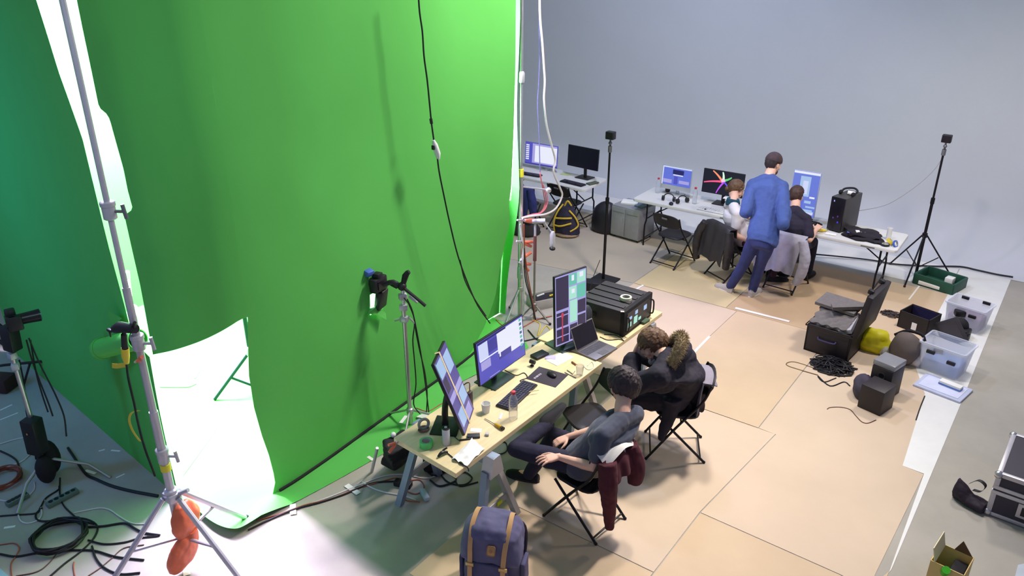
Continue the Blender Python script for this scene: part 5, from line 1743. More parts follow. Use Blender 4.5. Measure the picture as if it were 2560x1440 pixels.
for nm, p, q, sp in (('topmost', (1290, 549), (1328, 551), (0, 0, 0.016)), ('second from the top', (1288, 602), (1322, 608), (0.01, 0.01, 0.028)), ('second from the bottom', (1296, 650), (1311, 628), (0.035, 0.02, 0.0)), ('lowest', (1294, 655), (1315, 666), (0.0, 0.02, 0.035))):
    clamp('orange spring clamp on the chrome pole, ' + nm + ' of four', PP(*p) + V((0.03, 0, 0)), PP(*q) + V((0.05, 0, 0)), sp, 1.5)
def boom_stand():
    c = at(1335, 800)
    t = thing('boom_stand', 'slim grey stand right of the chrome pole with a hanging clear bulb', 'stand', c)
    b = B()
    b.cyl((0, 0, 0.02), (0, 0, 0.85), 0.014)
    b.build('pole', mat('dull_steel', (142, 134, 130), 0.45, 0.6), t)
    b = B()
    b.tube([(0, 0, 0.80), (0, 0, 1.12)], [0.022, 0.02], 12)
    b.build('brown_grip', mat('brown_grip', (104, 66, 62), 0.6), t)
    b = B()
    b.tube([(0, 0, 1.1), (0, 0, 1.27)], 0.014, 8)
    b.tube([(-0.03, -0.02, 1.3), (0.10, 0.06, 1.31)], 0.030, 10)
    b.build('knuckle', ALU, t)
    b = B()
    b.tube([(0.09, 0.05, 1.3), (0.14, 0.08, 1.22), (0.17, 0.1, 1.17)], 0.008, 8)
    b.build('arm', ALU, t)
    b = B()
    b.lathe([(0.02, 0.10), (0.035, 0.06), (0.032, -0.02), (0.036, -0.04), (0.03, -0.08), (0.02, -0.1)], (0.18, 0.105, 1.08))
    bu = b.build('bulb', mat('dirty_glass', (190, 190, 190), 0.2, var=0, alpha=0.7), t)
    b = B()
    b.ball((0.18, 0.105, 0.965), (0.04, 0.03, 0.025))
    b.build('dark_cap', BLACK, bu)
    tripod_base(t, 0.2, 0.24, math.radians(0), mat('dull_steel', (142, 134, 130), 0.45, 0.6), 0.01, brace=False)
boom_stand()
def hang(pts, r, m, label, X=-5.0):
    return cable('cable', [onx(x, y, X) for x, y in pts], r, m, label, n=8)
hang([(1349, -30), (1350, 40), (1356, 110), (1360, 170), (1362, 205), (1360, 250), (1366, 310), (1378, 360), (1388, 400), (1384, 430), (1400, 470), (1405, 490), (1390, 520), (1365, 535), (1330, 540), (1306, 545)], 0.012, CABLE_WHITE, 'thick white cable hanging beside the green screen to the clamps', -4.98)
hang([(1350, -30), (1348, 60), (1349, 140), (1346, 220), (1344, 260), (1348, 340), (1349, 390), (1350, 430)], 0.006, CABLE_BLUE, 'thin violet cable hanging straight beside the white one', -5.02)
for k in range(3):
    hang([(1350, 430 + 2 * k), (1354, 455), (1359 + 4 * k, 485), (1362 + 3 * k, 510), (1352 + 2 * k, 530), (1330, 536 + 2 * k), (1306, 543 + 2 * k)], 0.006, CABLE_PINK, ('innermost', 'middle', 'outermost')[k] + ' of three pink cables curving to the top orange clamp', -5.03 + 0.02 * k)
hang([(1300, 560), (1304, 590), (1308, 620), (1306, 660), (1310, 720), (1308, 790)], 0.010, CABLE_WHITE, 'white cable running down the chrome pole', -5.05)
for k, (x, dx, m, w) in enumerate(((1312, 30, RUBBER, 'black'), (1316, 26, mat('brown_cable', (96, 66, 60), 0.6), 'brown'), (1320, 22, CABLE_ORANGE, 'reddish'))):
    hang([(1310, 560), (1311, 620), (x, 690), (x + dx * 0.5, 750), (x + dx, 815)], 0.007, m, w + ' cable slanting down from the clamps to the floor behind the monitors', -4.96)
# black cable hanging in front of the screen
def hung_lead():
    X = -4.72
    t = thing('hanging_cable', 'black cable with a white connector hanging in front of the green screen', 'cable', onx(1225, 808, X))
    b = B()
    b.tube([onx(x, y, X) for x, y in ((1045, -30), (1049, 30), (1056, 80), (1060, 140), (1068, 200), (1074, 260), (1079, 310), (1086, 360))], 0.0075, 8, sub=4)
    b.build('upper_lead', RUBBER, t, world=True)
    b = B()
    b.tube([onx(x, y, X) for x, y in ((1093, 390), (1098, 430), (1110, 490), (1125, 560), (1145, 640), (1170, 710), (1195, 765), (1225, 808))], 0.0075, 8, sub=4)
    b.build('lower_lead', RUBBER, t, world=True)
    b = B()
    b.tube([onx(1083, 350, X), onx(1087, 362, X), onx(1094, 385, X), onx(1096, 398, X)], [0.012, 0.026, 0.028, 0.014], 12)
    cn = b.build('connector', WHITE, t, world=True)
    b = B()
    b.box(onx(1083, 369, X), (0.03, 0.02, 0.04), bev=0.004)
    b.box(onx(1096, 385, X), (0.02, 0.02, 0.03), bev=0.004)
    b.build('black_tab', BLACK, cn, world=True)
    b = B()
    b.tube([onx(1077, 297, X), onx(1079, 309, X)], 0.014, 8)
    b.build('sleeve', BLACK, t, world=True)
    b = B()
    b.tube([onx(x, y, X + 0.1) for x, y in ((1150, 650), (1162, 700), (1185, 745), (1215, 790))], 0.006, 6, sub=4)
    b.build('second_lead', RUBBER, t, world=True)
hung_lead()

# camera rig in front of the screen
def dslr(t, c, d, name='camera', k=1.0):
    """A black camera pointing along d, built in world space under t."""
    d = V(d).normalized()
    s = d.cross(V((0, 0, 1))).normalized()
    u = s.cross(d)
    R = Matrix((s, d, u)).transposed().to_4x4()
    M = Matrix.Translation(V(c)) @ R @ Matrix.Scale(k, 4)
    b = B()
    b.box((0, 0, 0), (0.14, 0.06, 0.10), bev=0.012, M=M)
    b.box((0, 0, 0.06), (0.06, 0.06, 0.045), bev=0.012, M=M)
    b.box((0.055, 0.015, 0), (0.035, 0.08, 0.10), bev=0.014, M=M)
    cm = b.build(name, BLACK, t, world=True)
    b = B()
    b.tube([M @ V((0, 0.02, 0)), M @ V((0, 0.09, 0)), M @ V((0, 0.16, 0))], [0.036 * k, 0.038 * k, 0.042 * k], 18)
    b.build('lens', mat('lens_black', (22, 22, 26), 0.3), cm, world=True)
    b = B()
    b.tube([M @ V((0, 0.161, 0)), M @ V((0, 0.164, 0))], 0.034 * k, 18)
    b.build('front_glass', mat('lens_glass', (40, 60, 110), 0.08, var=0), cm, world=True)
    b = B()
    b.box((0, -0.033, 0), (0.085, 0.006, 0.06), M=M)
    b.build('display', mat('dark_glass', (34, 30, 36), 0.15), cm, world=True, smooth=0)
    return cm
def rig_right():
    c = at(1027, 1062)
    t = thing('camera_rig', 'steel pole with a camera aimed through a slit in the green screen', 'camera stand', c)
    h = 1.30
    b = B()
    b.cyl((0, 0, 0.02), (0, 0, h), 0.021)
    b.build('pole', CHROME, t)
    b = B()
    for z in (h - 0.02, h + 0.09, h - 0.14):
        b.box((0.0, 0, z), (0.075, 0.06, 0.06), rot=(0, 0, z * 3), bev=0.012)
    b.tube([(0.06, 0.02, h + 0.1), (0.12, 0.06, h + 0.04)], 0.012, 8)
    b.tube([(-0.03, -0.02, h - 0.14), (-0.09, -0.03, h - 0.17)], 0.011, 8)
    b.tube([(0.03, 0.03, h - 0.12), (0.05, 0.08, h - 0.2)], 0.009, 8)
    b.tube([(0, 0, h - 0.1), (0.01, 0.0, h + 0.2)], 0.016, 8)
    b.build('clamps', ALU, t)
    b = B()
    b.tube([(0.0, 0.0, h + 0.17), (-0.08, -0.03, h + 0.22), (-0.17, -0.08, h + 0.19)], [0.022, 0.026, 0.02], 10, sub=3)
    b.ball((0.0, 0.0, h + 0.19), 0.042, seg=10)
    b.box((-0.07, -0.02, h + 0.20), (0.08, 0.05, 0.05), rot=(0.2, 0.3, 0.2), bev=0.01)
    b.tube([(0.0, 0.0, h + 0.16), (0.02, 0.03, h + 0.29), (0.05, 0.05, h + 0.33)], [0.02, 0.03, 0.02], 10, sub=2)
    b.tube([(0.02, 0.0, h + 0.18), (0.16, 0.06, h + 0.06), (0.20, 0.08, h + 0.02)], 0.015, 8)
    b.build('arm', BLACK, t)
    dslr(t, c + V((-0.20, -0.10, h + 0.20)), (-1, -0.15, -0.05), k=1.3)
    b = B()
    b.box(c + V((-0.22, -0.06, h + 0.03)), (0.06, 0.13, 0.20), rot=(0.1, 0.25, 0.2), bev=0.01)
    sc = b.build('field_monitor', BLACK, t, world=True)
    b = B()
    b.box(c + V((-0.26, -0.16, h + 0.32)), (0.09, 0.08, 0.05), rot=(0, 0.2, 0), bev=0.008)
    b.build('blue_box', mat('blue_plastic', (70, 96, 170), 0.4), t, world=True)
    tripod_base(t, 0.16, 0.3, math.radians(60), CHROME, 0.012, brace=False)
    for k, pts in enumerate(([(1015, 742), (1032, 780), (1040, 830), (1050, 880), (1062, 930), (1068, 985), (1066, 1035)], [(1020, 755), (1036, 800), (1032, 850), (1036, 900), (1040, 960), (1034, 1010), (1050, 1035)], [(1010, 745), (1030, 775), (1046, 850), (1058, 920), (1066, 980), (1072, 1030)])):
        b = B()
        P = [onx(x, y, c.x + 0.03 + 0.02 * k) for x, y in pts]
        b.tube(P, 0.006, 6, sub=4)
        b.build('cable', RUBBER, t, world=True)
rig_right()
def flap(label, pts):
    b = B()
    pts = [onx(x, y, X) for x, y, X in pts]
    b.rings([pts, [p + V((0.003, 0, 0)) for p in pts]])
    tag(b.build('paper_flap', GREEN, smooth=0), label, 'paper flap')
flap('upper torn paper flap above the camera slit in the green screen', [(934, 712, -4.90), (948, 700, -4.84), (961, 696, -4.82), (962, 716, -4.90), (948, 722, -4.90)])
flap('lower torn paper flap hanging from the camera slit in the green screen', [(922, 772, -4.90), (940, 766, -4.88), (964, 782, -4.87), (966, 800, -4.85), (945, 788, -4.86), (920, 784, -4.88)])

# tall silver stand at the front left, with sandbag
def silver_stand():
    c = at(430, 1240, 0.70)
    c.z = 0
    t = thing('silver_stand', 'tall silver tripod stand in front of the booth doorway', 'stand', c)
    b = B()
    b.cyl((0, 0, 0.30), (0, 0, 1.42), 0.030)
    b.build('lower_pole', ALU, t)
    b = B()
    b.cyl((0, 0, 1.35), (0, 0, 2.35), 0.0245)
    b.build('middle_pole', ALU, t)
    b = B()
    b.cyl((0, 0, 2.28), (0, 0, 4.2), 0.018)
    b.build('upper_pole', ALU, t)
    for z in (1.05, 1.95, 2.86):
        b = B()
        b.lathe([(0.034, z - 0.05), (0.04, z - 0.045), (0.04, z + 0.03), (0.045, z + 0.035), (0.045, z + 0.06), (0.03, z + 0.065)])
        b.build('collar', ALU, t)
        b = B()
        b.tube([(0.0, 0, z), (0.075, 0.05, z)], 0.011, 8)
        b.tube([(0.075, 0.05, z + 0.045), (0.085, 0.055, z - 0.045)], 0.013, 8)
        b.build('tee_handle', mat('grey_metal', (120, 120, 124), 0.4, 0.6) if z == 2.86 else ALU, t)
    b = B()
    b.lathe([(0.036, 0.93), (0.036, 0.985)])
    o = b.build('label', mat('yellow_label', (220, 208, 60), 0.5), t)
    b = B()
    b.lathe([(0.035, 0.86), (0.045, 0.87), (0.045, 0.93), (0.034, 0.94)], (0, 0, -0.17))
    b.box((0, 0, 0.70), (0.11, 0.10, 0.07), bev=0.015)
    b.tube([(0.04, 0.03, 0.72), (0.11, 0.07, 0.76)], 0.016, 8)
    b.build('leg_bracket', ALU, t)
    for foot in (at(272, 1505), at(650, 1500), None):
        f_ = (foot - c) if foot else V((-0.1, 0.55, 0))
        f_ = f_ * (0.62 / f_.length)
        b = B()
        k = f_ * 0.10 + V((0, 0, 0.70))
        b.tube([k, f_ + V((0, 0, 0.02))], 0.020, 8)
        lg = b.build('leg', ALU, t)
        b = B()
        b.tube([V((0, 0, 0.32)), f_ * 0.55 + V((0, 0, 0.36))], 0.013, 8)
        b.build('brace', ALU, lg)
        b = B()
        b.ball(f_ + V((0, 0, 0.025)), 0.026, seg=8)
        b.build('rubber_foot', BLACK, lg)
    return c
SS = silver_stand()
SANDBAG = mat('orange_vinyl', (222, 110, 74), 0.5, var=0.12, vs=8)
def sandbag():
    p = V((SS.x + 0.07, SS.y + 0.02, 0))
    t = thing('sandbag', 'orange sandbag hanging from the legs of the tall silver stand', 'sandbag', p)
    for nm, a, q, rr in (('upper_pouch', at(452, 1262, 0.62), at(476, 1335, 0.33), (0.04, 0.10, 0.085, 0.04)), ('lower_pouch', at(478, 1330, 0.36), at(440, 1428, 0.06), (0.05, 0.105, 0.10, 0.045))):
        b = B()
        d = q - a
        s = d.cross(V((0.9, 0.3, 0))).normalized()
        rows = []
        for k in range(9):
            u = k / 8
            w = 0.05 + 0.085 * math.sin(PI * (0.1 + 0.8 * u))
            h = 0.02 + 0.05 * math.sin(PI * (0.05 + 0.9 * u))
            n = d.cross(s).normalized()
            rows.append([a + d * u + s * w * math.cos(x) + n * h * math.sin(x) for x in [2 * PI * i / 18 for i in range(18)]])
        b.rings(rows)
        o = b.build(nm, SANDBAG, t, world=True)
        remesh(o, 0.011, 2, 0.025, 0.08)
    b = B()
    b.tube([at(476, 1332, 0.36) + V((0.0, 0, -0.02)), at(478, 1332, 0.36) + V((0, 0.0, 0.03))], 0.05, 10)
    b.build('neck', SANDBAG, t, world=True)
sandbag()
def stand_fitting():
    c = V((SS.x, SS.y, 0))
    z = 1.72
    t = thing('hanging_plug', 'black clamp with yellow plug and cable on the tall silver stand', 'plug', c + V((-0.03, 0, 1.4)))
    X = lambda x, y: ony(x, y, SS.y - 0.03)
    b = B()
    b.tube([X(288, 822), X(300, 818), X(338, 822)], [0.03, 0.04, 0.03], 10)
    b.box(X(274, 826), (0.05, 0.02, 0.02), bev=0.004)
    b.tube([X(274, 826), X(277, 842)], [0.010, 0.005], 8)
    b.tube([X(336, 818), X(337, 806)], 0.012, 8)
    b.build('clamp', BLACK, t, world=True)
    b = B()
    b.tube([X(310, 836), X(313, 872)], [0.02, 0.023], 12)
    b.build('socket', BLACK, t, world=True)
    b = B()
    b.tube([X(313, 870), X(314, 890), X(317, 908)], [0.026, 0.027, 0.016], 12)
    b.build('yellow_plug', YELLOW, t, world=True)
    b = B()
    b.tube([X(316, 905), X(322, 950), X(336, 1010), X(346, 1060), X(362, 1120), X(388, 1190)], 0.009, 8, sub=4)
    b.build('cable', RUBBER, t, world=True)
    b = B()
    b.sheet(1, 6, lambda u, v: X(280 + 36 * v, 908 + 12 * u + 1.5 * math.sin(v * 5)), 0.001)
    b.build('yellow_ribbon', YELLOW, t, world=True)
    b = B()
    pts = [(345, 1026), (326, 1032), (320, 1048), (324, 1066), (333, 1084), (347, 1103)]
    pc = catmull([X(x, y) for x, y in pts], 4)
    b.sheet(len(pc) - 1, 1, lambda u, v: pc[min(len(pc) - 1, int(round(u * (len(pc) - 1))))] + V((0.035 * v, 0, 0.012 * v)), 0.001)
    b.build('yellow_ribbon', YELLOW, t, world=True)
    clamp('red orange clamp on the tall silver stand under the yellow plug', ony(338, 905, SS.y + 0.02), ony(352, 897, SS.y - 0.04), (0.02, 0, 0.02))
stand_fitting()
def paper_tube():
    a, q = ony(252, 872, 2.60), ony(345, 848, 2.66)
    t = thing('paper_tube', 'rolled green paper tube sticking out of the screen by the silver stand', 'tube', (a + q) / 2)
    d = (q - a).normalized()
    b = B()
    u = d.orthogonal().normalized()
    w = d.cross(u)
    rows = []
    for r, p in ((0.092, a), (0.09, a + d * 0.03), (0.086, a + d * 0.035), (0.086, a + d * 0.09), (0.083, a + d * 0.095), (0.083, q), (0.076, q), (0.076, a)):
        rows.append([p + (u * math.cos(x) + w * math.sin(x)) * r for x in [2 * PI * k / 24 for k in range(24)]])
    b.rings(rows, loop=True, cap=False)
    b.build('tube', GREEN, t, world=True)
    b = B()
    b.torus(a + d * 0.035, 0.09, 0.004, axis=d)
    b.build('rim', GREEN, t, world=True)
paper_tube()
b = B()
b.rings([[ony(266, 774, 2.64), ony(305, 796, 2.66), ony(278, 818, 2.66)], [ony(266, 774, 2.65), ony(305, 796, 2.67), ony(278, 818, 2.67)]])
tag(b.build('paper_flap', GREEN, smooth=0), 'small lit triangular paper flap above the paper tube', 'paper flap')
bulb = thing('gap_glow_ball', 'added glowing ball for the booth light behind the tall silver stand', 'booth glow', ony(334, 775, 2.72))  # added glow in place of booth light coming through the gap
b = B()
b.ball((0, 0, 0.0), (0.035, 0.035, 0.05))
b.build('bulb', glow((245, 250, 255), 8.0), bulb)  # added glow ball for the booth light, not a real bulb
b = B()
b.tube([(0, 0, -0.09), (0, 0, -0.04)], 0.02, 10)
b.build('socket', WHITE, bulb)

# left camera rig
def rig_left():
    c = V((-6.62, 2.14, 0))
    t = thing('camera_rig', 'chrome stand with a dark camera in the shadow left of the booth', 'camera stand', c)
    h = 1.28
    b = B()
    b.cyl((0, 0, 0.12), (0, 0, h), 0.019)
    b.build('pole', CHROME, t)
    for k, (e1, e2) in enumerate(((at(66, 1210, 0.12), at(44, 1288)), (at(222, 1160, 0.12), at(277, 1196)), (at(120, 1130, 0.12), at(100, 1105)))):
        b = B()
        b.tube([V((0, 0, 0.22 + 0.03 * k)), e1 - c, e2 - c + V((0, 0, 0.012))], 0.014, 8)
        b.build('leg', CHROME, t)
    b = B()
    b.box((0.03, -0.02, 0.50), (0.13, 0.12, 0.34), rot=(0, 0.06, 0.4), bev=0.01)
    bt = b.build('battery_box', BLACK, t)
    b = B()
    b.lathe([(0.008, 0), (0.008, 0.006)], M=Matrix.Translation((0.06, -0.08, 0.56)) @ Matrix.Rotation(PI / 2, 4, 'X'))
    b.build('button', mat('orange_button', (210, 130, 90), 0.5), bt)
    b = B()
    b.ball((-0.04, 0.06, 0.20), (0.10, 0.09, 0.17))
    b.ball((0.05, -0.02, 0.16), (0.07, 0.08, 0.14))
    b.build('black_bag', BLACK_MATTE, t)
    b = B()
    for z in (h - 0.02, h - 0.12):
        b.box((0, 0, z), (0.07, 0.06, 0.06), rot=(0, 0, z * 5), bev=0.012)
    b.build('clamps', ALU, t)
    b = B()
    b.box((0.02, 0.02, h + 0.14), (0.11, 0.10, 0.22), rot=(0, 0.1, 0.3), bev=0.012)
    b.tube([(-0.02, 0.0, h + 0.05), (-0.12, -0.04, h + 0.12), (-0.15, -0.05, h + 0.22), (-0.10, -0.03, h + 0.28), (0, 0, h + 0.22)], 0.016, 8, sub=3)
    b.tube([(-0.13, -0.04, h + 0.24), (-0.16, -0.05, h + 0.33), (-0.12, -0.04, h + 0.36), (-0.10, -0.03, h + 0.24)], 0.012, 8, sub=3)
    b.build('cage', BLACK, t)
    dslr(t, c + V((0.03, 0.06, h + 0.28)), (0.35, 1, 0.0), k=1.25)
    for k, pts in enumerate(([(66, 850), (80, 900), (98, 950), (118, 1000), (132, 1040)], [(72, 845), (95, 900), (120, 950), (140, 990), (160, 1040), (166, 1090)], [(48, 900), (60, 960), (66, 1030), (80, 1090), (92, 1160)], [(76, 850), (90, 930), (105, 985), (120, 1030)])):
        b = B()
        b.tube([ony(x, y, c.y + 0.02 + 0.03 * k) for x, y in pts], 0.007, 6, sub=4)
        b.build('cable', RUBBER, t, world=True)
rig_left()
# clutter on the dark floor at the left
def coil(label, c, R, r, n, m, seed=0, sq=1.0, cat='cable'):
    rg = random.Random(seed)
    b = B()
    pts = []
    for i in range(n * 14):
        a = 2 * PI * i / 14
        k = R * (1 + rg.uniform(-0.10, 0.10))
        pts.append(V(c) + V((k * math.cos(a), k * sq * math.sin(a), r + 0.002 + (i / (n * 14)) * 0.05 + rg.uniform(0, 0.015))))
    b.tube(pts, r, 6, sub=2)
    return tag(b.build('cable_coil', m), label, cat)
coil('black cable coiled in a ring on the dark floor, bottom left', at(150, 1350), 0.19, 0.009, 9, RUBBER, 2)
coil('reddish orange cable coil at the left edge of the picture', at(6, 1205), 0.15, 0.006, 9, mat('rust_cable', (132, 70, 52), 0.6), 3)
def floorcable(pts, r, m, label, z=None):
    return cable('cable', [at(x, y, (z if z is not None else r + 0.001)) for x, y in pts], r, m, label)
floorcable([(0, 1385), (40, 1391), (95, 1382), (150, 1377), (230, 1376), (290, 1392), (360, 1400)], 0.008, RUBBER, 'black cable crossing the dark floor below the coiled ring')
floorcable([(120, 1445), (160, 1410), (200, 1380), (235, 1345), (243, 1315), (215, 1298), (170, 1295), (120, 1303), (94, 1300), (90, 1285), (105, 1270)], 0.008, RUBBER, 'black cable looping around the coiled ring')
floorcable([(230, 1365), (240, 1395), (262, 1420), (300, 1435), (350, 1432)], 0.008, RUBBER, 'black cable bending under the left leg of the silver stand')
floorcable([(210, 1318), (260, 1315), (310, 1308), (335, 1320), (360, 1332), (400, 1338)], 0.009, RUBBER, 'black cable with connector running to the silver stand')
floorcable([(220, 1350), (260, 1360), (310, 1356), (350, 1345), (395, 1340)], 0.007, RUBBER, 'second black cable running to the silver stand from the coil')
floorcable([(170, 1120), (190, 1150), (215, 1185), (240, 1198), (280, 1215), (330, 1228), (395, 1240)], 0.013, RUBBER, 'thick black cable bundle from the left rig to the silver stand')
floorcable([(150, 1195), (150, 1240), (160, 1265), (180, 1285), (200, 1300), (235, 1310)], 0.007, RUBBER, 'black lead dropping from the left rig towards the coil')
floorcable([(0, 1290), (40, 1287), (90, 1283), (100, 1270), (115, 1245), (145, 1225), (148, 1215)], 0.007, RUBBER, 'black lead between the two power strips')
floorcable([(0, 1127), (30, 1142), (45, 1158), (45, 1185), (35, 1205)], 0.009, RUBBER, 'black cable bending at the left edge of the picture')
floorcable([(0, 1110), (40, 1098), (80, 1092), (98, 1097), (95, 1110), (60, 1150), (15, 1168)], 0.006, CABLE_WHITE, 'pale cable looping at the far left')
floorcable([(185, 1282), (215, 1276), (250, 1270), (275, 1275), (300, 1292), (330, 1308), (365, 1310)], 0.006, CABLE_WHITE, 'white cable on the dark floor ending near the silver stand')
floorcable([(45, 1285), (52, 1302), (70, 1308), (95, 1300), (104, 1285), (102, 1265), (112, 1250)], 0.006, CABLE_WHITE, 'white cable curling below the left power strip')
floorcable([(0, 1250), (25, 1253), (60, 1246), (85, 1225), (86, 1205)], 0.005, CABLE_WHITE, 'white cable passing under the chrome leg of the left rig')
floorcable([(185, 1405), (184, 1420), (188, 1445)], 0.005, CABLE_ORANGE, 'thin brown lead at the bottom edge left of the silver stand')
floorcable([(0, 1362), (35, 1358), (48, 1370), (40, 1390), (28, 1410), (30, 1445)], 0.005, CABLE_ORANGE, 'thin brown lead looping in the bottom left corner')
floorcable([(40, 1440), (90, 1430), (120, 1410), (150, 1375), (175, 1362), (190, 1358)], 0.005, mat('brown_cable', (96, 66, 60), 0.6), 'brown lead crossing under the coiled ring')
floorcable([(220, 1440), (250, 1420), (280, 1395), (310, 1370), (360, 1362)], 0.005, mat('brown_cable', (96, 66, 60), 0.6), 'brown lead in front of the silver stand')
def power_strip(label, p, q):
    p, q = V(p), V(q)
    d = q - p
    t = thing('power_strip', label, 'power strip', (p + q) / 2, math.atan2(d.y, d.x))
    L = d.length
    b = B()
    b.box((0, 0, 0.022), (L, 0.065, 0.042), bev=0.008)
    b.build('body', mat('grey_green_plastic', (96, 116, 108), 0.5), t)
    for k in range(5):
        b = B()
        b.lathe([(0.018, 0.0425), (0.018, 0.046)], (-L / 2 + L * (k + 0.8) / 5.6, 0, 0))
        b.build('socket', BLACK, t)
power_strip('dark power strip lying left of the chrome leg', at(18, 1268), at(72, 1240))
power_strip('pale edged power strip lying in the middle of the dark floor', at(118, 1270), at(196, 1230))
tape([at(247, 1128), at(262, 1124)], 0.02, 'white tape scrap at the foot of the green wall, upper of two', z=0.001)
tape([at(278, 1126), at(300, 1128)], 0.02, 'white tape scrap at the foot of the green wall, lower of two', z=0.001)
tape([at(215, 1180), at(240, 1188)], 0.03, 'pale tape piece beside the right chrome leg of the left rig', z=0.018)
tape([at(10, 1320), at(38, 1316)], 0.025, 'greenish tape scrap left of the coiled ring', z=0.001)
tape([at(290, 1195), at(312, 1185)], 0.015, 'faint tape scrap right of the chrome leg', z=0.001)
tape([at(0, 1026), at(30, 1012)], 0.02, 'faint tape line on the dark floor at the far left, upper', z=0.001)
tape([at(0, 1050), at(45, 1032)], 0.015, 'faint tape line on the dark floor at the far left, lower', z=0.001)
b = B()
p0 = at(0, 888)
b.box((-9.62, 2.62, 0.5), (0.06, 0.9, 1.0), rot=(0, 0.06, 0.45), bev=0.004)
tag(b.build('foam_board', mat('white_board', (214, 220, 230), 0.8), smooth=0), 'white board leaning at the far left behind the green wall', 'board')
def red_box():
    t = thing('charger', 'dark box with a red light at the far left edge', 'charger', at(2, 972), 0.5)
    b = B()
    b.box((0, 0, 0.08), (0.30, 0.2, 0.16), bev=0.02)
    b.build('body', mat('dark_red_brown', (62, 36, 38), 0.6), t)
    b = B()
    b.box((0.06, -0.102, 0.12), (0.03, 0.006, 0.05), bev=0.002)
    b.build('indicator', glow((255, 90, 80), 1.5), t)
    b = B()
    b.tube([(-0.2, -0.05, 0.25), (0.1, 0.05, 0.27), (0.4, 0.2, 0.25)], 0.015, 8)
    b.tube([(0.2, 0.1, 0.02), (0.3, 0.15, 0.26)], 0.012, 8)
    b.build('frame', BLACK, t)
red_box()
b = B()
b.rings([[at(-30, 1392), at(30, 1448), at(-40, 1470)], [at(-30, 1392, 0.01), at(30, 1448, 0.01), at(-40, 1470, 0.01)]])
tag(b.build('blue_board', mat('pale_blue_board', (150, 190, 205), 0.7), smooth=0), 'corner of a pale blue board in the bottom left corner', 'board')

# booth interior
def inner_stand():
    c = at(641, 983)
    t = thing('light_stand', 'small tripod stand inside the bright booth doorway', 'stand', c)
    TM = mat('teal_grey_metal', (14, 44, 46), 0.5, 0.3)
    b = B()
    b.cyl((0, 0, 0.02), (0, 0, 1.0), 0.022)
    b.build('pole', TM, t)
    b = B()
    b.cyl((0, 0, 0.98), (0, 0, 1.22), 0.012)
    b.build('spigot', ALU, t)
    d = at(537, 1002) - c
    for k in range(3):
        e = Matrix.Rotation(k * 2 * PI / 3, 3, 'Z') @ d
        b = B()
        b.tube([V((0, 0, 0.50)), e + V((0, 0, 0.014))], 0.016, 8)
        lg = b.build('leg', TM, t)
        b = B()
        b.tube([V((0, 0, 0.08)), e * 0.55 + V((0, 0, 0.24))], 0.013, 8)
        b.build('brace', TM, lg)
    b = B()
    b.lathe([(0.035, 0.46), (0.04, 0.47), (0.04, 0.55), (0.03, 0.56)])
    b.build('collar', ALU, t)
    P = c + V((0, 0, 1.21))
    clamp('orange clamp on the stand at the top right corner of the doorway', P, P + V((-0.10, -0.06, 0.0)), (0, 0, 0.02))
inner_stand()
floorcable([(400, 966), (430, 967), (470, 966), (490, 958)], 0.009, CABLE_WHITE, 'white lead lying on the bright booth floor', 0.016)
floorcable([(487, 945), (498, 925), (503, 905)], 0.009, CABLE_WHITE, 'short white lead on the booth floor, further back', 0.016)
gadget('white_plug', 'white plug at the end of the lead on the booth floor', 'plug', at(505, 903), (0.08, 0.05, 0.04), 0.2, WHITE)

# ---------------------------------------------------------------- around the near table: bag, backpack, leads
def black_bag():
    t = thing('equipment_bag', 'black bag on thin legs beside the near sawhorse and green paper', 'bag', at(975, 1165))
    c = V(t.location)
    b = B()
    p = [at(955, 1100, 0.45), at(1010, 1068, 0.45), at(1035, 1110, 0.40), at(968, 1140, 0.42)]
    q = [at(950, 1160, 0.10), at(1010, 1110, 0.10), at(1045, 1140, 0.10), at(985, 1180, 0.08)]
    b.rings([q, [(x + y) / 2 + V((0.02, 0, 0)) for x, y in zip(p, q)], p])
    o = b.build('bag', BLACK_MATTE, t, world=True)
    remesh(o, 0.015, 5, 0.02, 0.1)
    b = B()
    b.tube([at(943, 1120, 0.35), at(930, 1178, 0.01)], 0.014, 8)
    b.build('leg', ALU, t, world=True)
    b = B()
    b.ball(at(983, 1087, 0.46), 0.025, seg=10)
    b.build('white_knob', WHITE, t, world=True)
black_bag()
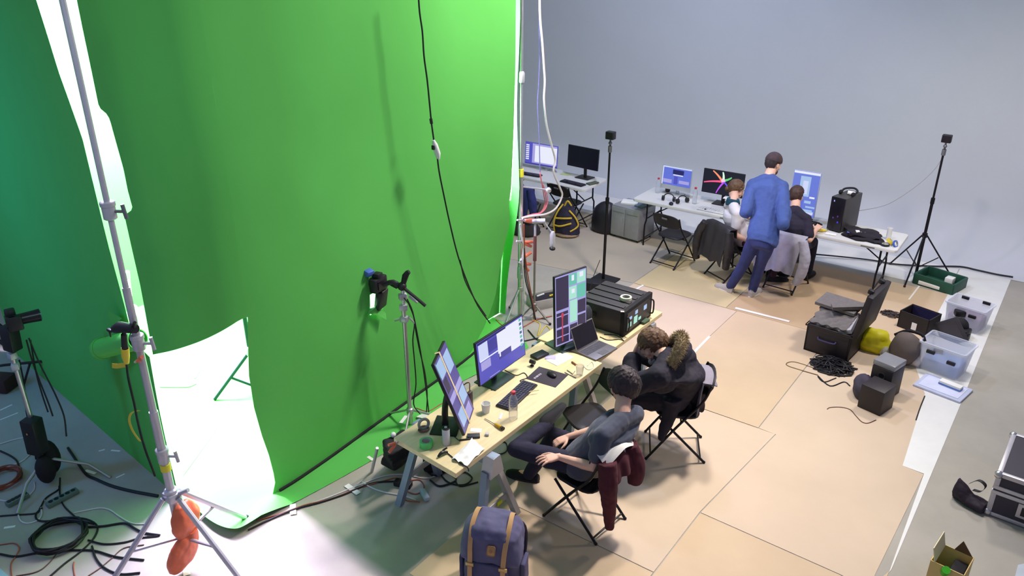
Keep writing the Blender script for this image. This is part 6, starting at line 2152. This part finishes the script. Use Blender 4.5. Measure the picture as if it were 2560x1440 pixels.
def backpack():
    c = at(1236, 1462)
    c.z = 0
    t = thing('backpack', 'blue canvas backpack with tan leather straps standing by the near sawhorse', 'backpack', c, math.radians(22))
    t.scale = (1.2, 1.2, 1.42)
    CV = mat('blue_canvas', (84, 82, 112), 0.9, var=0.12, vs=14)
    LE = mat('tan_leather', (196, 152, 100), 0.55, var=0.08)
    def ell(w, d, z, ox=0.0, oy=0.0, p=0.55):
        return [V((ox + w * math.copysign(abs(math.cos(a)) ** p, math.cos(a)), oy + d * math.copysign(abs(math.sin(a)) ** p, math.sin(a)), z)) for a in [2 * PI * k / 32 for k in range(32)]]
    b = B()
    b.rings([ell(.15, .09, 0), ell(.175, .115, .03), ell(.18, .12, .15), ell(.172, .11, .28), ell(.155, .09, .37), ell(.12, .06, .40)])
    o = b.build('body', CV, t)
    remesh(o, 0.010, 3, 0.02, 0.1)
    b = B()
    b.rings([ell(.182, .06, .245, 0, -.085), ell(.186, .09, .27, 0, -.055), ell(.185, .13, .33, 0, -.01), ell(.172, .13, .39, 0, 0), ell(.14, .10, .425, 0, .01), ell(.08, .05, .44, 0, .01)])
    o = b.build('flap', mat('blue_canvas_flap', (96, 94, 124), 0.9, var=0.1, vs=14), t)
    remesh(o, 0.010, 4, 0.026, 0.1)
    b = B()
    b.rings([ell(.11, .03, .03, 0, -.125), ell(.12, .045, .12, 0, -.13), ell(.115, .035, .25, 0, -.12)])
    o = b.build('front_pocket', CV, t)
    remesh(o, 0.010, 3, 0.02, 0.08)
    for s in (-1, 1):
        b = B()
        pc = catmull([(s * .105, .12, .39), (s * .105, .05, .452), (s * .11, -.06, .43), (s * .105, -.135, .36), (s * .10, -.165, .27), (s * .10, -.178, .19), (s * .10, -.180, .11)], 4)
        b.rings([[p + V((-0.014, 0, 0)), p + V((0.014, 0, 0)), p + V((0.014, -0.004, 0.005)), p + V((-0.014, -0.004, 0.005))] for p in pc])
        st = b.build('strap', LE, t)
        b = B()
        b.box((s * .10, -.172, .255), (0.05, 0.014, 0.022), bev=0.004)
        b.build('buckle', mat('brass', (190, 160, 110), 0.35, 0.8), st)
        b = B()
        b.box((s * .10, -.184, .15), (0.036, 0.010, 0.016), bev=0.003)
        b.build('strap_loop', LE, st)
        b = B()
        b.tube([(s * .09, .10, .38), (s * .15, .15, .30), (s * .15, .15, .15), (s * .13, .11, .05)], 0.018, 8, sub=4)
        b.build('shoulder_strap', mat('dark_strap', (40, 36, 56), 0.9), t)
        b = B()
        b.rings([[V((s * .175, y, z)) + V((s * 0.03 * k, 0, 0)) for y, z in ((-.07, .05), (.07, .05), (.06, .22), (-.06, .22))] for k in (0, 1)])
        o = b.build('side_pocket', CV, t)
        remesh(o, 0.012, 5, 0.012, 0.1)
    b = B()
    b.box((0.025, -.152, .345), (0.05, 0.008, 0.055), rot=(-0.45, 0, 0), bev=0.010)
    o = b.build('leather_badge', LE, t)
    b = B()
    b.ball((0.025, -.158, .347), (0.011, 0.003, 0.013), seg=10)
    b.build('badge_emblem', mat('badge_print', (160, 112, 66), 0.6), o)
    return t
backpack()
RED_CABLES = [([(640, 1302), (700, 1285), (760, 1263), (830, 1246), (890, 1222), (950, 1205), (990, 1195), (1030, 1200)], 0.006, CABLE_ORANGE, 'orange cable along the front edge of the green floor paper'),
              ([(620, 1325), (680, 1296), (740, 1272), (800, 1256), (860, 1236), (930, 1208), (1000, 1203)], 0.008, RUBBER, 'black cable along the front edge of the green floor paper'),
              ([(780, 1258), (830, 1240), (900, 1212), (960, 1190), (1010, 1186), (1060, 1196), (1090, 1190)], 0.006, CABLE_WHITE, 'white cable bundled with the orange ones left of the sawhorse'),
              ([(905, 1205), (930, 1220), (960, 1230), (1000, 1238), (1040, 1250)], 0.007, CABLE_WHITE, 'white lead curving towards the sawhorse leg'),
              ([(1010, 1225), (1040, 1235), (1060, 1220), (1050, 1200), (1020, 1205), (1000, 1230), (1015, 1250), (1050, 1255)], 0.005, CABLE_ORANGE, 'orange lead looped under the near table'),
              ([(1090, 1170), (1120, 1205), (1160, 1212), (1180, 1195), (1160, 1180), (1140, 1195), (1150, 1215), (1195, 1205)], 0.007, RUBBER, 'black lead looped on the floor under the near table'),
              ([(1060, 1170), (1085, 1190), (1120, 1180), (1140, 1200), (1100, 1215), (1075, 1200)], 0.008, RUBBER, 'black lead bunched behind the sawhorse'),
              ([(1232, 1112), (1262, 1105), (1268, 1125), (1250, 1135), (1220, 1128)], 0.006, RUBBER, 'black lead loop under the middle of the pine table'),
              ([(1050, 1050), (1060, 1040), (1075, 1050), (1090, 1035), (1110, 1020)], 0.006, RUBBER, 'black lead on the floor between rig and table'),
              ([(1040, 1020), (1070, 1028), (1100, 1012), (1120, 1000)], 0.006, CABLE_ORANGE, 'orange lead on the floor behind the tilted monitor'),
              ([(1330, 800), (1350, 810), (1345, 840), (1365, 815), (1380, 830)], 0.006, YELLOW, 'yellow lead on the floor behind the landscape monitor'),
              ([(1320, 825), (1345, 850), (1370, 840), (1300, 855)], 0.008, RUBBER, 'black lead on the floor behind the middle of the table'),
              ([(1240, 800), (1260, 815), (1300, 820), (1340, 800), (1380, 790)], 0.007, CABLE_ORANGE, 'reddish lead running behind the landscape monitor'),
              ([(1570, 830), (1590, 840), (1610, 836)], 0.005, RUBBER, 'short black lead on the floor beyond the parka man')]
for pts, r, m, lab in RED_CABLES[:-1]:
    floorcable(pts, r, m, lab)
def adapter_block():
    gadget('power_block', 'black power block among the orange leads under the near table', 'power adapter', at(1008, 1215), (0.16, 0.07, 0.05), 0.3, BLACK, 0.01)
    gadget('white_adapter', 'white plug adapter on the floor under the near table', 'adapter', at(1062, 1242), (0.14, 0.05, 0.04), -0.5, mat('ice_plastic', (190, 206, 216), 0.4), 0.012)
    gadget('reel_box', 'dark box of cables behind the near sawhorse', 'box', at(1090, 1168), (0.2, 0.2, 0.16), 0.5, BLACK_MATTE, 0.03)
adapter_block()
b = B()
b.rings([[at(x, y, z) for x, y, z in ((1040, 1045, .0), (1060, 1035, .0), (1095, 1040, 0), (1072, 1052, 0))], [at(x, y, z) for x, y, z in ((1040, 1042, .03), (1060, 1032, .03), (1095, 1037, .03), (1072, 1049, .03))]])
tag(b.build('floor_plug_strip', WHITE, smooth=0), 'white plug strip on the floor behind the tilted monitor', 'plug strip')

# ---------------------------------------------------------------- cases, bins and bags on the right
def foam_case():
    x0, x1, y0, y1, h = -2.00, -1.50, 8.45, 9.05, 0.34
    t = thing('hard_case', 'open black hard case with grey foam sheets piled in it', 'case', ((x0 + x1) / 2, (y0 + y1) / 2, 0), -0.08)
    X, Y = (x1 - x0) / 2, (y1 - y0) / 2
    HC = mat('case_black', (42, 36, 40), 0.55, var=0.1)
    b = B()
    for s in (-1, 1):
        b.box((s * (X - 0.015), 0, h / 2), (0.03, 2 * Y, h), bev=0.008)
        b.box((0, s * (Y - 0.015), h / 2), (2 * X, 0.03, h), bev=0.008)
    b.box((0, 0, 0.02), (2 * X, 2 * Y, 0.04), bev=0.008)
    b.box((0, 0, h - 0.01), (2 * X + 0.03, 2 * Y + 0.03, 0.02))
    bmesh.ops.delete(b.bm, geom=[f for f in b.bm.faces if abs(f.calc_center_median().x) < 0.01 and abs(f.calc_center_median().y) < 0.01 and f.calc_center_median().z > h - 0.03], context='FACES')
    b.build('shell', HC, t)
    b = B()
    M = Matrix.Translation((X + 0.01, 0, h)) @ Matrix.Rotation(math.radians(9), 4, 'Y')
    b.box((0.02, 0, 0.26), (0.06, 2 * Y + 0.02, 0.52), bev=0.012, M=M)
    lid = b.build('lid', HC, t)
    b = B()
    b.box((-0.018, 0, 0.27), (0.01, 2 * Y - 0.06, 0.48), M=M)
    b.build('lid_foam', mat('dark_foam', (44, 40, 48), 0.95), lid, smooth=0)
    for s in (-1, 1):
        b = B()
        b.box((-0.02, s * 0.18, 0.53), (0.06, 0.06, 0.05), bev=0.01, M=M)
        b.build('latch', BLACK, lid)
    b = B()
    b.tube([(-0.10, -Y - 0.01, 0.22), (-0.08, -Y - 0.03, 0.2), (0.08, -Y - 0.03, 0.2), (0.10, -Y - 0.01, 0.22)], 0.012, 8, sub=3)
    b.build('handle', mat('violet_black', (52, 42, 84), 0.5), t)
    return t
foam_case()
FOAM = mat('grey_foam', (112, 106, 104), 0.98, var=0.12, vs=24)
def foam(label, c, size, rot, egg=True, m=FOAM):
    b = B()
    nx, ny = 26, 18
    M = Matrix.Translation(V(c)) @ Euler(rot).to_matrix().to_4x4()
    def f(u, v):
        z = size[2] / 2 + (0.008 * math.sin(u * nx * 0.9) * math.sin(v * ny * 0.9) if egg else 0)
        return M @ V(((u - .5) * size[0], (v - .5) * size[1], z))
    b.sheet(nx * 2, ny * 2, f, -size[2])
    return tag(b.build('foam_sheet', m), label, 'foam sheet')
foam('ridged grey foam sheet lying in the mouth of the open hard case', (-1.78, 8.66, 0.36), (0.42, 0.34, 0.04), (0.25, -0.05, -0.1))
foam('flat grey foam sheet on top of the pile in the hard case', (-1.80, 8.88, 0.46), (0.46, 0.30, 0.035), (0.1, 0.0, -0.15), False)
foam('narrow grey foam strip lying across the hard case pile', (-1.66, 8.78, 0.50), (0.40, 0.10, 0.04), (0.05, -0.12, 0.45), False)
foam('pale crumpled foam liner at the right of the hard case mouth', (-1.60, 8.66, 0.34), (0.14, 0.36, 0.05), (0.2, -0.35, -0.05), False, mat('pale_foam', (176, 172, 178), 0.9, var=0.1))
lump('yellow_sack', 'bright yellow sack on the floor right of the open hard case', 'sack', at(2172, 870) + V((0.04, 0, 0)), (0.19, 0.14, 0.26), mat('bright_yellow', (232, 220, 30), 0.5, var=0.06), 12, 0.3)
lump('yellow_pouch', 'small yellow end of rolled fabric beside the yellow sack', 'pouch', at(2205, 878) + V((0.02, 0, 0)), (0.07, 0.08, 0.15), mat('mustard', (206, 190, 50), 0.6, var=0.1), 15, 0.2)
def grey_bag():
    c = at(2255, 905)
    t = thing('duffel_bag', 'round grey brown bag with dark strap between yellow sack and clear bin', 'bag', c)
    b = B()
    b.ball((0, 0, 0.17), (0.16, 0.17, 0.19), seg=24)
    for v in b.bm.verts:
        v.co.z = max(v.co.z, 0.0)
        v.co *= 1 + 0.08 * noise.noise(v.co * 7)
    b.build('bag', mat('taupe_nylon', (104, 94, 90), 0.9, var=0.12), t)
    b = B()
    b.tube([(-0.14, 0.05, 0.28), (-0.03, 0.06, 0.36), (0.12, 0.06, 0.36), (0.17, 0.04, 0.30)], 0.018, 8, sub=4)
    b.build('strap', BLACK_MATTE, t)
grey_bag()
lump('white_bag', 'white and red plastic bag behind the round grey bag', 'bag', at(2285, 915) + V((0.0, 0.06, 0)), (0.09, 0.10, 0.16), mat('white_poly', (224, 216, 210), 0.5, var=0.05), 19, 0.3)
lump('clear_wrap', 'clear crumpled plastic wrap between yellow pouch and speaker', 'plastic wrap', at(2212, 892) + V((0.02, 0.0, 0)), (0.09, 0.08, 0.12), TUB, 21, 0.4)
RZS = -0.25
loudspeaker('black loudspeaker box lying nearest on the brown boards', at(2185, 1020) + V((0.0, 0.02, 0)), RZS + PI, 0.24, 0.26, 0.27, mat('speaker_black', (44, 38, 42), 0.5))
loudspeaker('black loudspeaker with clear lid standing behind the nearer one', at(2206, 984) + V((0.0, 0.02, 0)), RZS, 0.22, 0.26, 0.34, mat('speaker_black', (44, 38, 42), 0.5))
b = B()
b.box(at(2206, 984) + V((0.0, 0.02, 0.372)), (0.23, 0.25, 0.06), rot=(0, 0, RZS), bev=0.01)
tag(b.build('clear_tray', mat('smoke_plastic', (150, 150, 156), 0.25, var=0, alpha=0.75)), 'clear tray lying on the rear loudspeaker', 'tray')
lump('soft_pouch', 'dark soft pouch leaning left of the two loudspeakers', 'pouch', at(2152, 990) + V((0.0, 0.02, 0)), (0.10, 0.15, 0.24), mat('violet_grey_nylon', (70, 64, 80), 0.85, var=0.15), 25, 0.2, 0.3)
floorcable([(2068, 1023), (2075, 1019), (2100, 1018), (2125, 1024), (2140, 1040), (2155, 1055), (2170, 1058), (2190, 1050)], 0.005, mat('brown_cable', (96, 66, 60), 0.6), 'thin brown lead curling in front of the nearest loudspeaker')
floorcable([(2216, 1010), (2226, 1005), (2230, 1000), (2222, 995), (2212, 1003)], 0.004, mat('brown_cable', (96, 66, 60), 0.6), 'tiny lead loop right of the nearest loudspeaker')
tangle('cable_pile', 'heap of tangled black cables in front of the open hard case', at(2080, 918), (0.25, 0.22), 170, 0.0075, RUBBER, 0.13, 7)
tangle('cable_pile', 'small heap of dark cables left of the black open box', at(2228, 788), (0.14, 0.10), 70, 0.006, mat('grey_black_cable', (72, 62, 58), 0.7), 0.07, 8)
floorcable([(2060, 930), (2020, 915), (1985, 905), (1967, 908), (1970, 915), (2000, 925), (2045, 938)], 0.006, mat('olive_cable', (110, 92, 58), 0.6), 'olive cable loop sticking out of the cable heap')
floorcable([(2090, 945), (2060, 955), (2045, 940), (2075, 965), (2110, 955), (2125, 965)], 0.007, RUBBER, 'black cable end trailing below the cable heap')
def open_box():
    p0, p1 = at(2252, 818), at(2335, 842)
    t = thing('open_box', 'black open box with dark blue inside behind the clear bins', 'box', (-1.07, 9.84, 0), -0.28)
    w, d, h = 0.36, 0.30, 0.22
    BX = mat('box_black', (40, 34, 34), 0.7, var=0.1)
    b = B()
    for s in (-1, 1):
        b.box((s * (w / 2 - 0.006), 0, h / 2), (0.012, d, h))
        b.box((0, s * (d / 2 - 0.006), h / 2), (w, 0.012, h))
    b.box((0, 0, 0.006), (w, d, 0.012))
    b.build('walls', BX, t, smooth=0)
    b = B()
    b.box((0, d / 2 - 0.016, h / 2), (w - 0.03, 0.006, h - 0.02))
    b.build('blue_lining', mat('navy_lining', (36, 28, 70), 0.8), t, smooth=0)
    b = B()
    b.box((0.02, -d / 2 - 0.003, 0.08), (0.06, 0.004, 0.09))
    b.build('white_label', PAPER_WHITE, t, smooth=0)
open_box()
def lid_board():
    t = thing('box_lid', 'black board leaning between the open box and the hat', 'board', (-0.70, 9.72, 0), -0.3)
    b = B()
    b.box((0, 0, 0.115), (0.30, 0.02, 0.30), rot=(0.0, 0.9, 0), bev=0.004)
    b.build('board', mat('slate_board', (58, 54, 58), 0.7), t)
    b = B()
    b.box((0.0, -0.012, 0.115), (0.22, 0.004, 0.22), rot=(0.0, 0.9, 0))
    b.build('face', mat('slate_board_face', (66, 62, 66), 0.8), t, smooth=0)
lid_board()
def hat():
    t = thing('camera_case', 'black case with a white tag lying before the rear clear bin', 'case', at(2390, 842), -0.25)
    b = B()
    b.box((0, 0, 0.07), (0.26, 0.16, 0.14), bev=0.02)
    b.build('case', BLACK, t)
    b = B()
    b.box((0.0, -0.082, 0.09), (0.05, 0.004, 0.045))
    b.build('tag', PAPER_WHITE, t, smooth=0)
    b = B()
    b.ball((0.0, 0.03, 0.14), (0.10, 0.08, 0.10), seg=18)
    b.build('dome', BLACK_MATTE, t)
    b = B()
    b.box((0.13, -0.02, 0.06), (0.03, 0.06, 0.06), bev=0.006)
    b.build('clip', BLACK, t)
hat()
def bin_(label, c, rz, w, d, h, stuff_m, print_m, fill=0.45, decals=()):
    t = thing('storage_bin', label, 'bin', c, rz)
    b = B()
    def ring(sx, sy, z, r=0.03):
        out = []
        for cx, cy, a0 in ((1, 1, 0), (-1, 1, 90), (-1, -1, 180), (1, -1, 270)):
            for k in range(4):
                a = math.radians(a0 + 30 * k)
                out.append(V((cx * (sx / 2 - r) + r * math.cos(a), cy * (sy / 2 - r) + r * math.sin(a), z)))
        return out
    b.rings([ring(w * .86, d * .86, 0.0), ring(w, d, h - 0.02), ring(w + 0.03, d + 0.03, h - 0.018), ring(w + 0.03, d + 0.03, h), ring(w - 0.006, d - 0.006, h), ring(w * .85, d * .85, 0.008)])
    b.build('tub', TUB, t)
    for k, (x, y, z, m) in enumerate(decals):
        b = B()
        b.box((x, y, z), (0.085, 0.03, 0.035), bev=0.004)
        b.build('handle_block' if m is BLACK else 'tag', m, t)
    b = B()
    b.box((0, 0, h * fill / 2 + 0.012), (w * .80, d * .78, h * fill), bev=0.02)
    b.build('contents', stuff_m, t)
    return t
bin_('clear storage bin with dark things inside, the rear of two', at(2412, 815) + V((0, 0.0, 0)), -0.22, 0.44, 0.34, 0.32, mat('mauve_contents', (150, 120, 140), 0.8, var=0.3, vs=12), None, 0.5, ((-0.12, 0.17, 0.29, BLACK), (0.12, 0.17, 0.30, BLACK), (0.10, -0.172, 0.22, BLACK), (-0.06, -0.165, 0.18, PAPER_WHITE)))
gadget('camera_gear', 'dark gear lying on top inside the rear clear bin', 'gear', at(2398, 790, 0.175), (0.12, 0.10, 0.08), 0.4, BLACK, 0.02)
bin_('clear storage bin with blue sheets inside, the nearer of two', at(2355, 924) + V((0, 0.0, 0)), -0.20, 0.46, 0.36, 0.34, mat('blue_contents', (128, 156, 214), 0.7, var=0.25, vs=9), None, 0.4, ((0.12, -0.186, 0.20, BLACK), (-0.10, -0.186, 0.25, mat('thin_black', (40, 40, 44), 0.5))))
gadget('tool_set', 'small black tools lying inside the nearer clear bin', 'tool', at(2345, 880, 0.16), (0.10, 0.05, 0.03), 0.1, BLACK, 0.01)
def bin_lid():
    t = thing('bin_lid', 'frosted bin lid lying on the floor before the nearer clear bin', 'lid', at(2356, 972), -0.20)
    b = B()
    b.box((0, 0, 0.014), (0.48, 0.36, 0.026), bev=0.010)
    b.build('plate', mat('frosted_lid', (206, 212, 236), 0.35, alpha=0.85), t)
    b = B()
    b.box((0, 0, 0.029), (0.40, 0.28, 0.004), bev=0.001)
    b.build('raised_panel', mat('frosted_lid_panel', (214, 218, 240), 0.35), t)
bin_lid()
gadget('small_carton', 'small white and blue carton lying on the frosted bin lid', 'carton', at(2376, 966, 0.033), (0.22, 0.08, 0.04), -0.25, PAPER_WHITE, 0.004)
o = bpy.data.objects['small_carton']
b = B()
b.box((0, 0, 0.0), (0.222, 0.082, 0.012), rot=(0, 0, -0.25))
b.build('blue_stripe', mat('carton_blue', (70, 130, 214), 0.5), o, smooth=0).location = (0, 0, 0.010)
def green_crate():
    t = thing('crate', 'dark green crate with white papers behind the right tripod', 'crate', at(2345, 716) + V((0, 0.05, 0)), -0.25)
    GC = mat('dark_green_plastic', (34, 78, 62), 0.55, var=0.1)
    w, d, h = 0.52, 0.40, 0.15
    b = B()
    for s in (-1, 1):
        b.box((s * w / 2, 0, h / 2), (0.03, d, h), bev=0.006)
        b.box((0, s * d / 2, h / 2), (w, 0.03, h), bev=0.006)
    b.box((0, 0, 0.01), (w, d, 0.02))
    b.build('crate', GC, t)
crate_ = green_crate()
gadget('paper_pile', 'white papers lying inside the dark green crate', 'papers', at(2330, 716) + V((0, 0.0, 0.02)), (0.30, 0.22, 0.05), -0.2, PAPER_WHITE, 0.004)
gadget('paper_slip', 'small white slip at the right side inside the green crate', 'paper slip', at(2372, 712) + V((0, 0.0, 0.02)), (0.10, 0.12, 0.09), -0.2, PAPER_WHITE, 0.004)
tape([at(2392, 699), at(2410, 701)], 0.025, 'faint yellow tape mark on the white floor right of the green crate', z=0.004, m=mat('pale_yellow_tape', (226, 222, 150), 0.7))
cable('cable', [V((p.x, p.y, max(0.012, p.z) + 0.01)) for p in (at(2035, 637, 0.05), at(2100, 643, 0.03), at(2180, 652, 0.015), at(2240, 662, 0.015), at(2330, 667, 0.015), at(2400, 668, 0.015), at(2440, 676, 0.015), at(2490, 687, 0.015), at(2532, 694, 0.015))], 0.012, RUBBER, 'thick black cable running along the foot of the rear wall')
lump('cable_end', 'black bundle where the wall cable ends at the right edge', 'bundle', at(2550, 688), (0.16, 0.05, 0.05), BLACK_MATTE, 31, 0.3, -0.1)
tape([at(2272, 750), at(2298, 716)], 0.02, 'white tape strip on the boards under the right tripod', z=0.006)
def flight_case():
    c0, c1 = at(2466, 1288), at(2490, 1180)
    L, W, h = 1.0, 0.72, 0.42
    t = thing('flight_case', 'black flight case with aluminium edges at the right edge of the picture', 'flight case', (c0.x + L / 2 * math.cos(-0.04), c0.y + W / 2 - 0.01, 0), -0.04)
    PV = mat('black_laminate', (54, 50, 62), 0.5, var=0.08)
    b = B()
    b.box((0, 0, h / 2 + 0.01), (L - 0.012, W - 0.012, h - 0.02))
    b.build('panels', PV, t, smooth=0)
    for z0, z1 in ((0.01, h * 0.60), (h * 0.64, h)):
        for sx in (-1, 1):
            for sy in (-1, 1):
                b = B()
                b.box((sx * (L / 2 - 0.018), sy * (W / 2 - 0.018), (z0 + z1) / 2), (0.04, 0.04, z1 - z0), bev=0.004)
                b.build('edge_rail', ALU, t)
        for z in (z0 + 0.016, z1 - 0.016):
            for sy in (-1, 1):
                b = B()
                b.box((0, sy * (W / 2 - 0.004), z), (L, 0.014, 0.034), bev=0.003)
                b.build('edge_rail', ALU, t)
            for sx in (-1, 1):
                b = B()
                b.box((sx * (L / 2 - 0.004), 0, z), (0.014, W, 0.034), bev=0.003)
                b.build('edge_rail', ALU, t)
    for sx in (-1, 1):
        b = B()
        b.box((sx * (L / 2 - 0.016), 0, h + 0.001), (0.036, W, 0.006), bev=0.002)
        b.build('edge_rail', ALU, t)
        b = B()
        b.box((0, sx * (W / 2 - 0.016), h + 0.001), (L, 0.036, 0.006), bev=0.002)
        b.build('edge_rail', ALU, t)
        for sy in (-1, 1):
            for z in (0.03, h - 0.02):
                b = B()
                b.ball((sx * (L / 2 - 0.012), sy * (W / 2 - 0.012), z), 0.034, seg=12)
                b.build('ball_corner', CHROME, t)
    b = B()
    x = -L / 2 + 0.32
    b.box((x, -W / 2 - 0.004, 0.15), (0.24, 0.012, 0.13), bev=0.004)
    hd = b.build('handle_plate', ALU, t)
    b = B()
    b.box((x, -W / 2 - 0.011, 0.15), (0.18, 0.006, 0.08), bev=0.002)
    b.build('handle_recess', BLACK, hd)
    b = B()
    b.tube([(x - 0.07, -W / 2 - 0.016, 0.165), (x + 0.07, -W / 2 - 0.016, 0.165)], 0.012, 8)
    b.build('grip', BLACK, hd)
flight_case()
def pouch():
    t = thing('tool_pouch', 'black pouch with carrying loop on the floor beside the flight case', 'pouch', at(2425, 1262), -0.3)
    b = B()
    rows = []
    for x, w, h in ((-0.15, 0.02, 0.10), (-0.14, 0.05, 0.20), (-0.09, 0.07, 0.17), (-0.02, 0.08, 0.10), (0.06, 0.085, 0.09), (0.12, 0.08, 0.085)):
        rows.append([V((x, w * math.cos(a), h * (0.5 + 0.5 * math.sin(a)))) for a in [2 * PI * k / 16 for k in range(16)]])
    b.rings(rows)
    o = b.build('body', mat('pouch_black', (42, 32, 44), 0.8, var=0.15), t)
    remesh(o, 0.009, 3, 0.02, 0.06)
    b = B()
    pc = catmull([(-0.06, 0.03, 0.17), (0.0, 0.03, 0.24), (0.06, 0.03, 0.22), (0.04, 0.03, 0.15), (-0.02, 0.03, 0.13)], 4)
    b.rings([[p + V((0, -0.018, 0)), p + V((0, 0.018, 0)), p + V((0.003, 0.018, 0.004)), p + V((0.003, -0.018, 0.004))] for p in pc])
    b.build('loop', BLACK, t)
pouch()
def carton():
    t = thing('cardboard_box', 'open cardboard box with a green roll inside at the bottom right', 'box', at(2362, 1462), -0.12)
    CB = mat('cardboard', (214, 186, 122), 0.85, var=0.06)
    w, d, h = 0.22, 0.24, 0.25
    b = B()
    for s in (-1, 1):
        b.box((s * w / 2, 0, h / 2), (0.006, d, h))
        b.box((0, s * d / 2, h / 2), (w, 0.006, h))
    b.box((0, 0, 0.003), (w, d, 0.006))
    b.build('box', CB, t, smooth=0)
    b = B()
    b.box((-w / 2 + 0.01, 0, h + 0.05), (0.006, d, 0.12), rot=(0, -0.25, 0))
    b.build('flap', mat('pale_cardboard', (232, 214, 168), 0.85), t, smooth=0)
    b = B()
    b.prism([(-0.02, 0), (0.10, 0.0), (0.02, 0.10)], 0.005, Matrix.Translation((0.0, d / 2, h)) @ Matrix.Rotation(PI / 2, 4, 'X'))
    b.build('flap', mat('brown_cardboard', (110, 84, 60), 0.9), t, smooth=0)
    b = B()
    b.box((0.05, 0.02, 0.10), (0.09, 0.15, 0.19), bev=0.01)
    b.build('dark_content', BLACK_MATTE, t)
carton()
b = B()
b.tube([at(2352, 1440, 0.06), at(2366, 1425, 0.26)], [0.03, 0.028], 14)
tag(b.build('green_roll', mat('bright_green', (70, 190, 40), 0.5)), 'bright green roll standing in the cardboard box', 'roll')
b = B()
b.rings([[at(2545, 1412), at(2600, 1400), at(2600, 1470), at(2530, 1470)], [at(2545, 1412, 0.02), at(2600, 1400, 0.02), at(2600, 1470, 0.02), at(2530, 1470, 0.02)]])
tag(b.build('grey_sheet', mat('pale_grey_sheet', (190, 198, 206), 0.6), smooth=0), 'pale grey sheet in the bottom right corner of the floor', 'sheet')
floorcable([(2312, 990), (2300, 1020), (2290, 1050)], 0.006, RUBBER, 'short black lead at the edge of the white floor strip by the bin lid')

# repeats of a kind share a group
GROUPS = {'folding_chair': 'black folding chairs', 'spring_clamp': 'orange spring clamps', 'foam_sheet': 'foam sheets in the open hard case', 'storage_bin': 'clear storage bins on the right', 'loudspeaker': 'loudspeakers', 'tape_strip': 'tape pieces on the floor',
          'plastic_bottle': 'clear plastic bottles', 'tape_roll': 'tape rolls', 'headphones': 'headphones under the silver screen', 'sensor_stand': 'black sensor stands', 'power_strip': 'power strips on the dark floor', 'sawhorse': 'sawhorses under the pine table', 'wooden_tabletop': 'pine tabletops', 'cable': 'loose cables', 'cable_coil': 'cable coils on the dark floor', 'computer_monitor': 'computer monitors', 'keyboard': 'keyboards', 'paper_screen': 'green paper screens', 'paper_flap': 'torn paper flaps', 'gap_glow': 'added glow strips in the booth gaps'}
for o in list(C.objects):
    if o.parent is None and o.get('category') and not o.get('group'):
        g = GROUPS.get(o.name.split('.')[0])
        if g:
            o['group'] = g
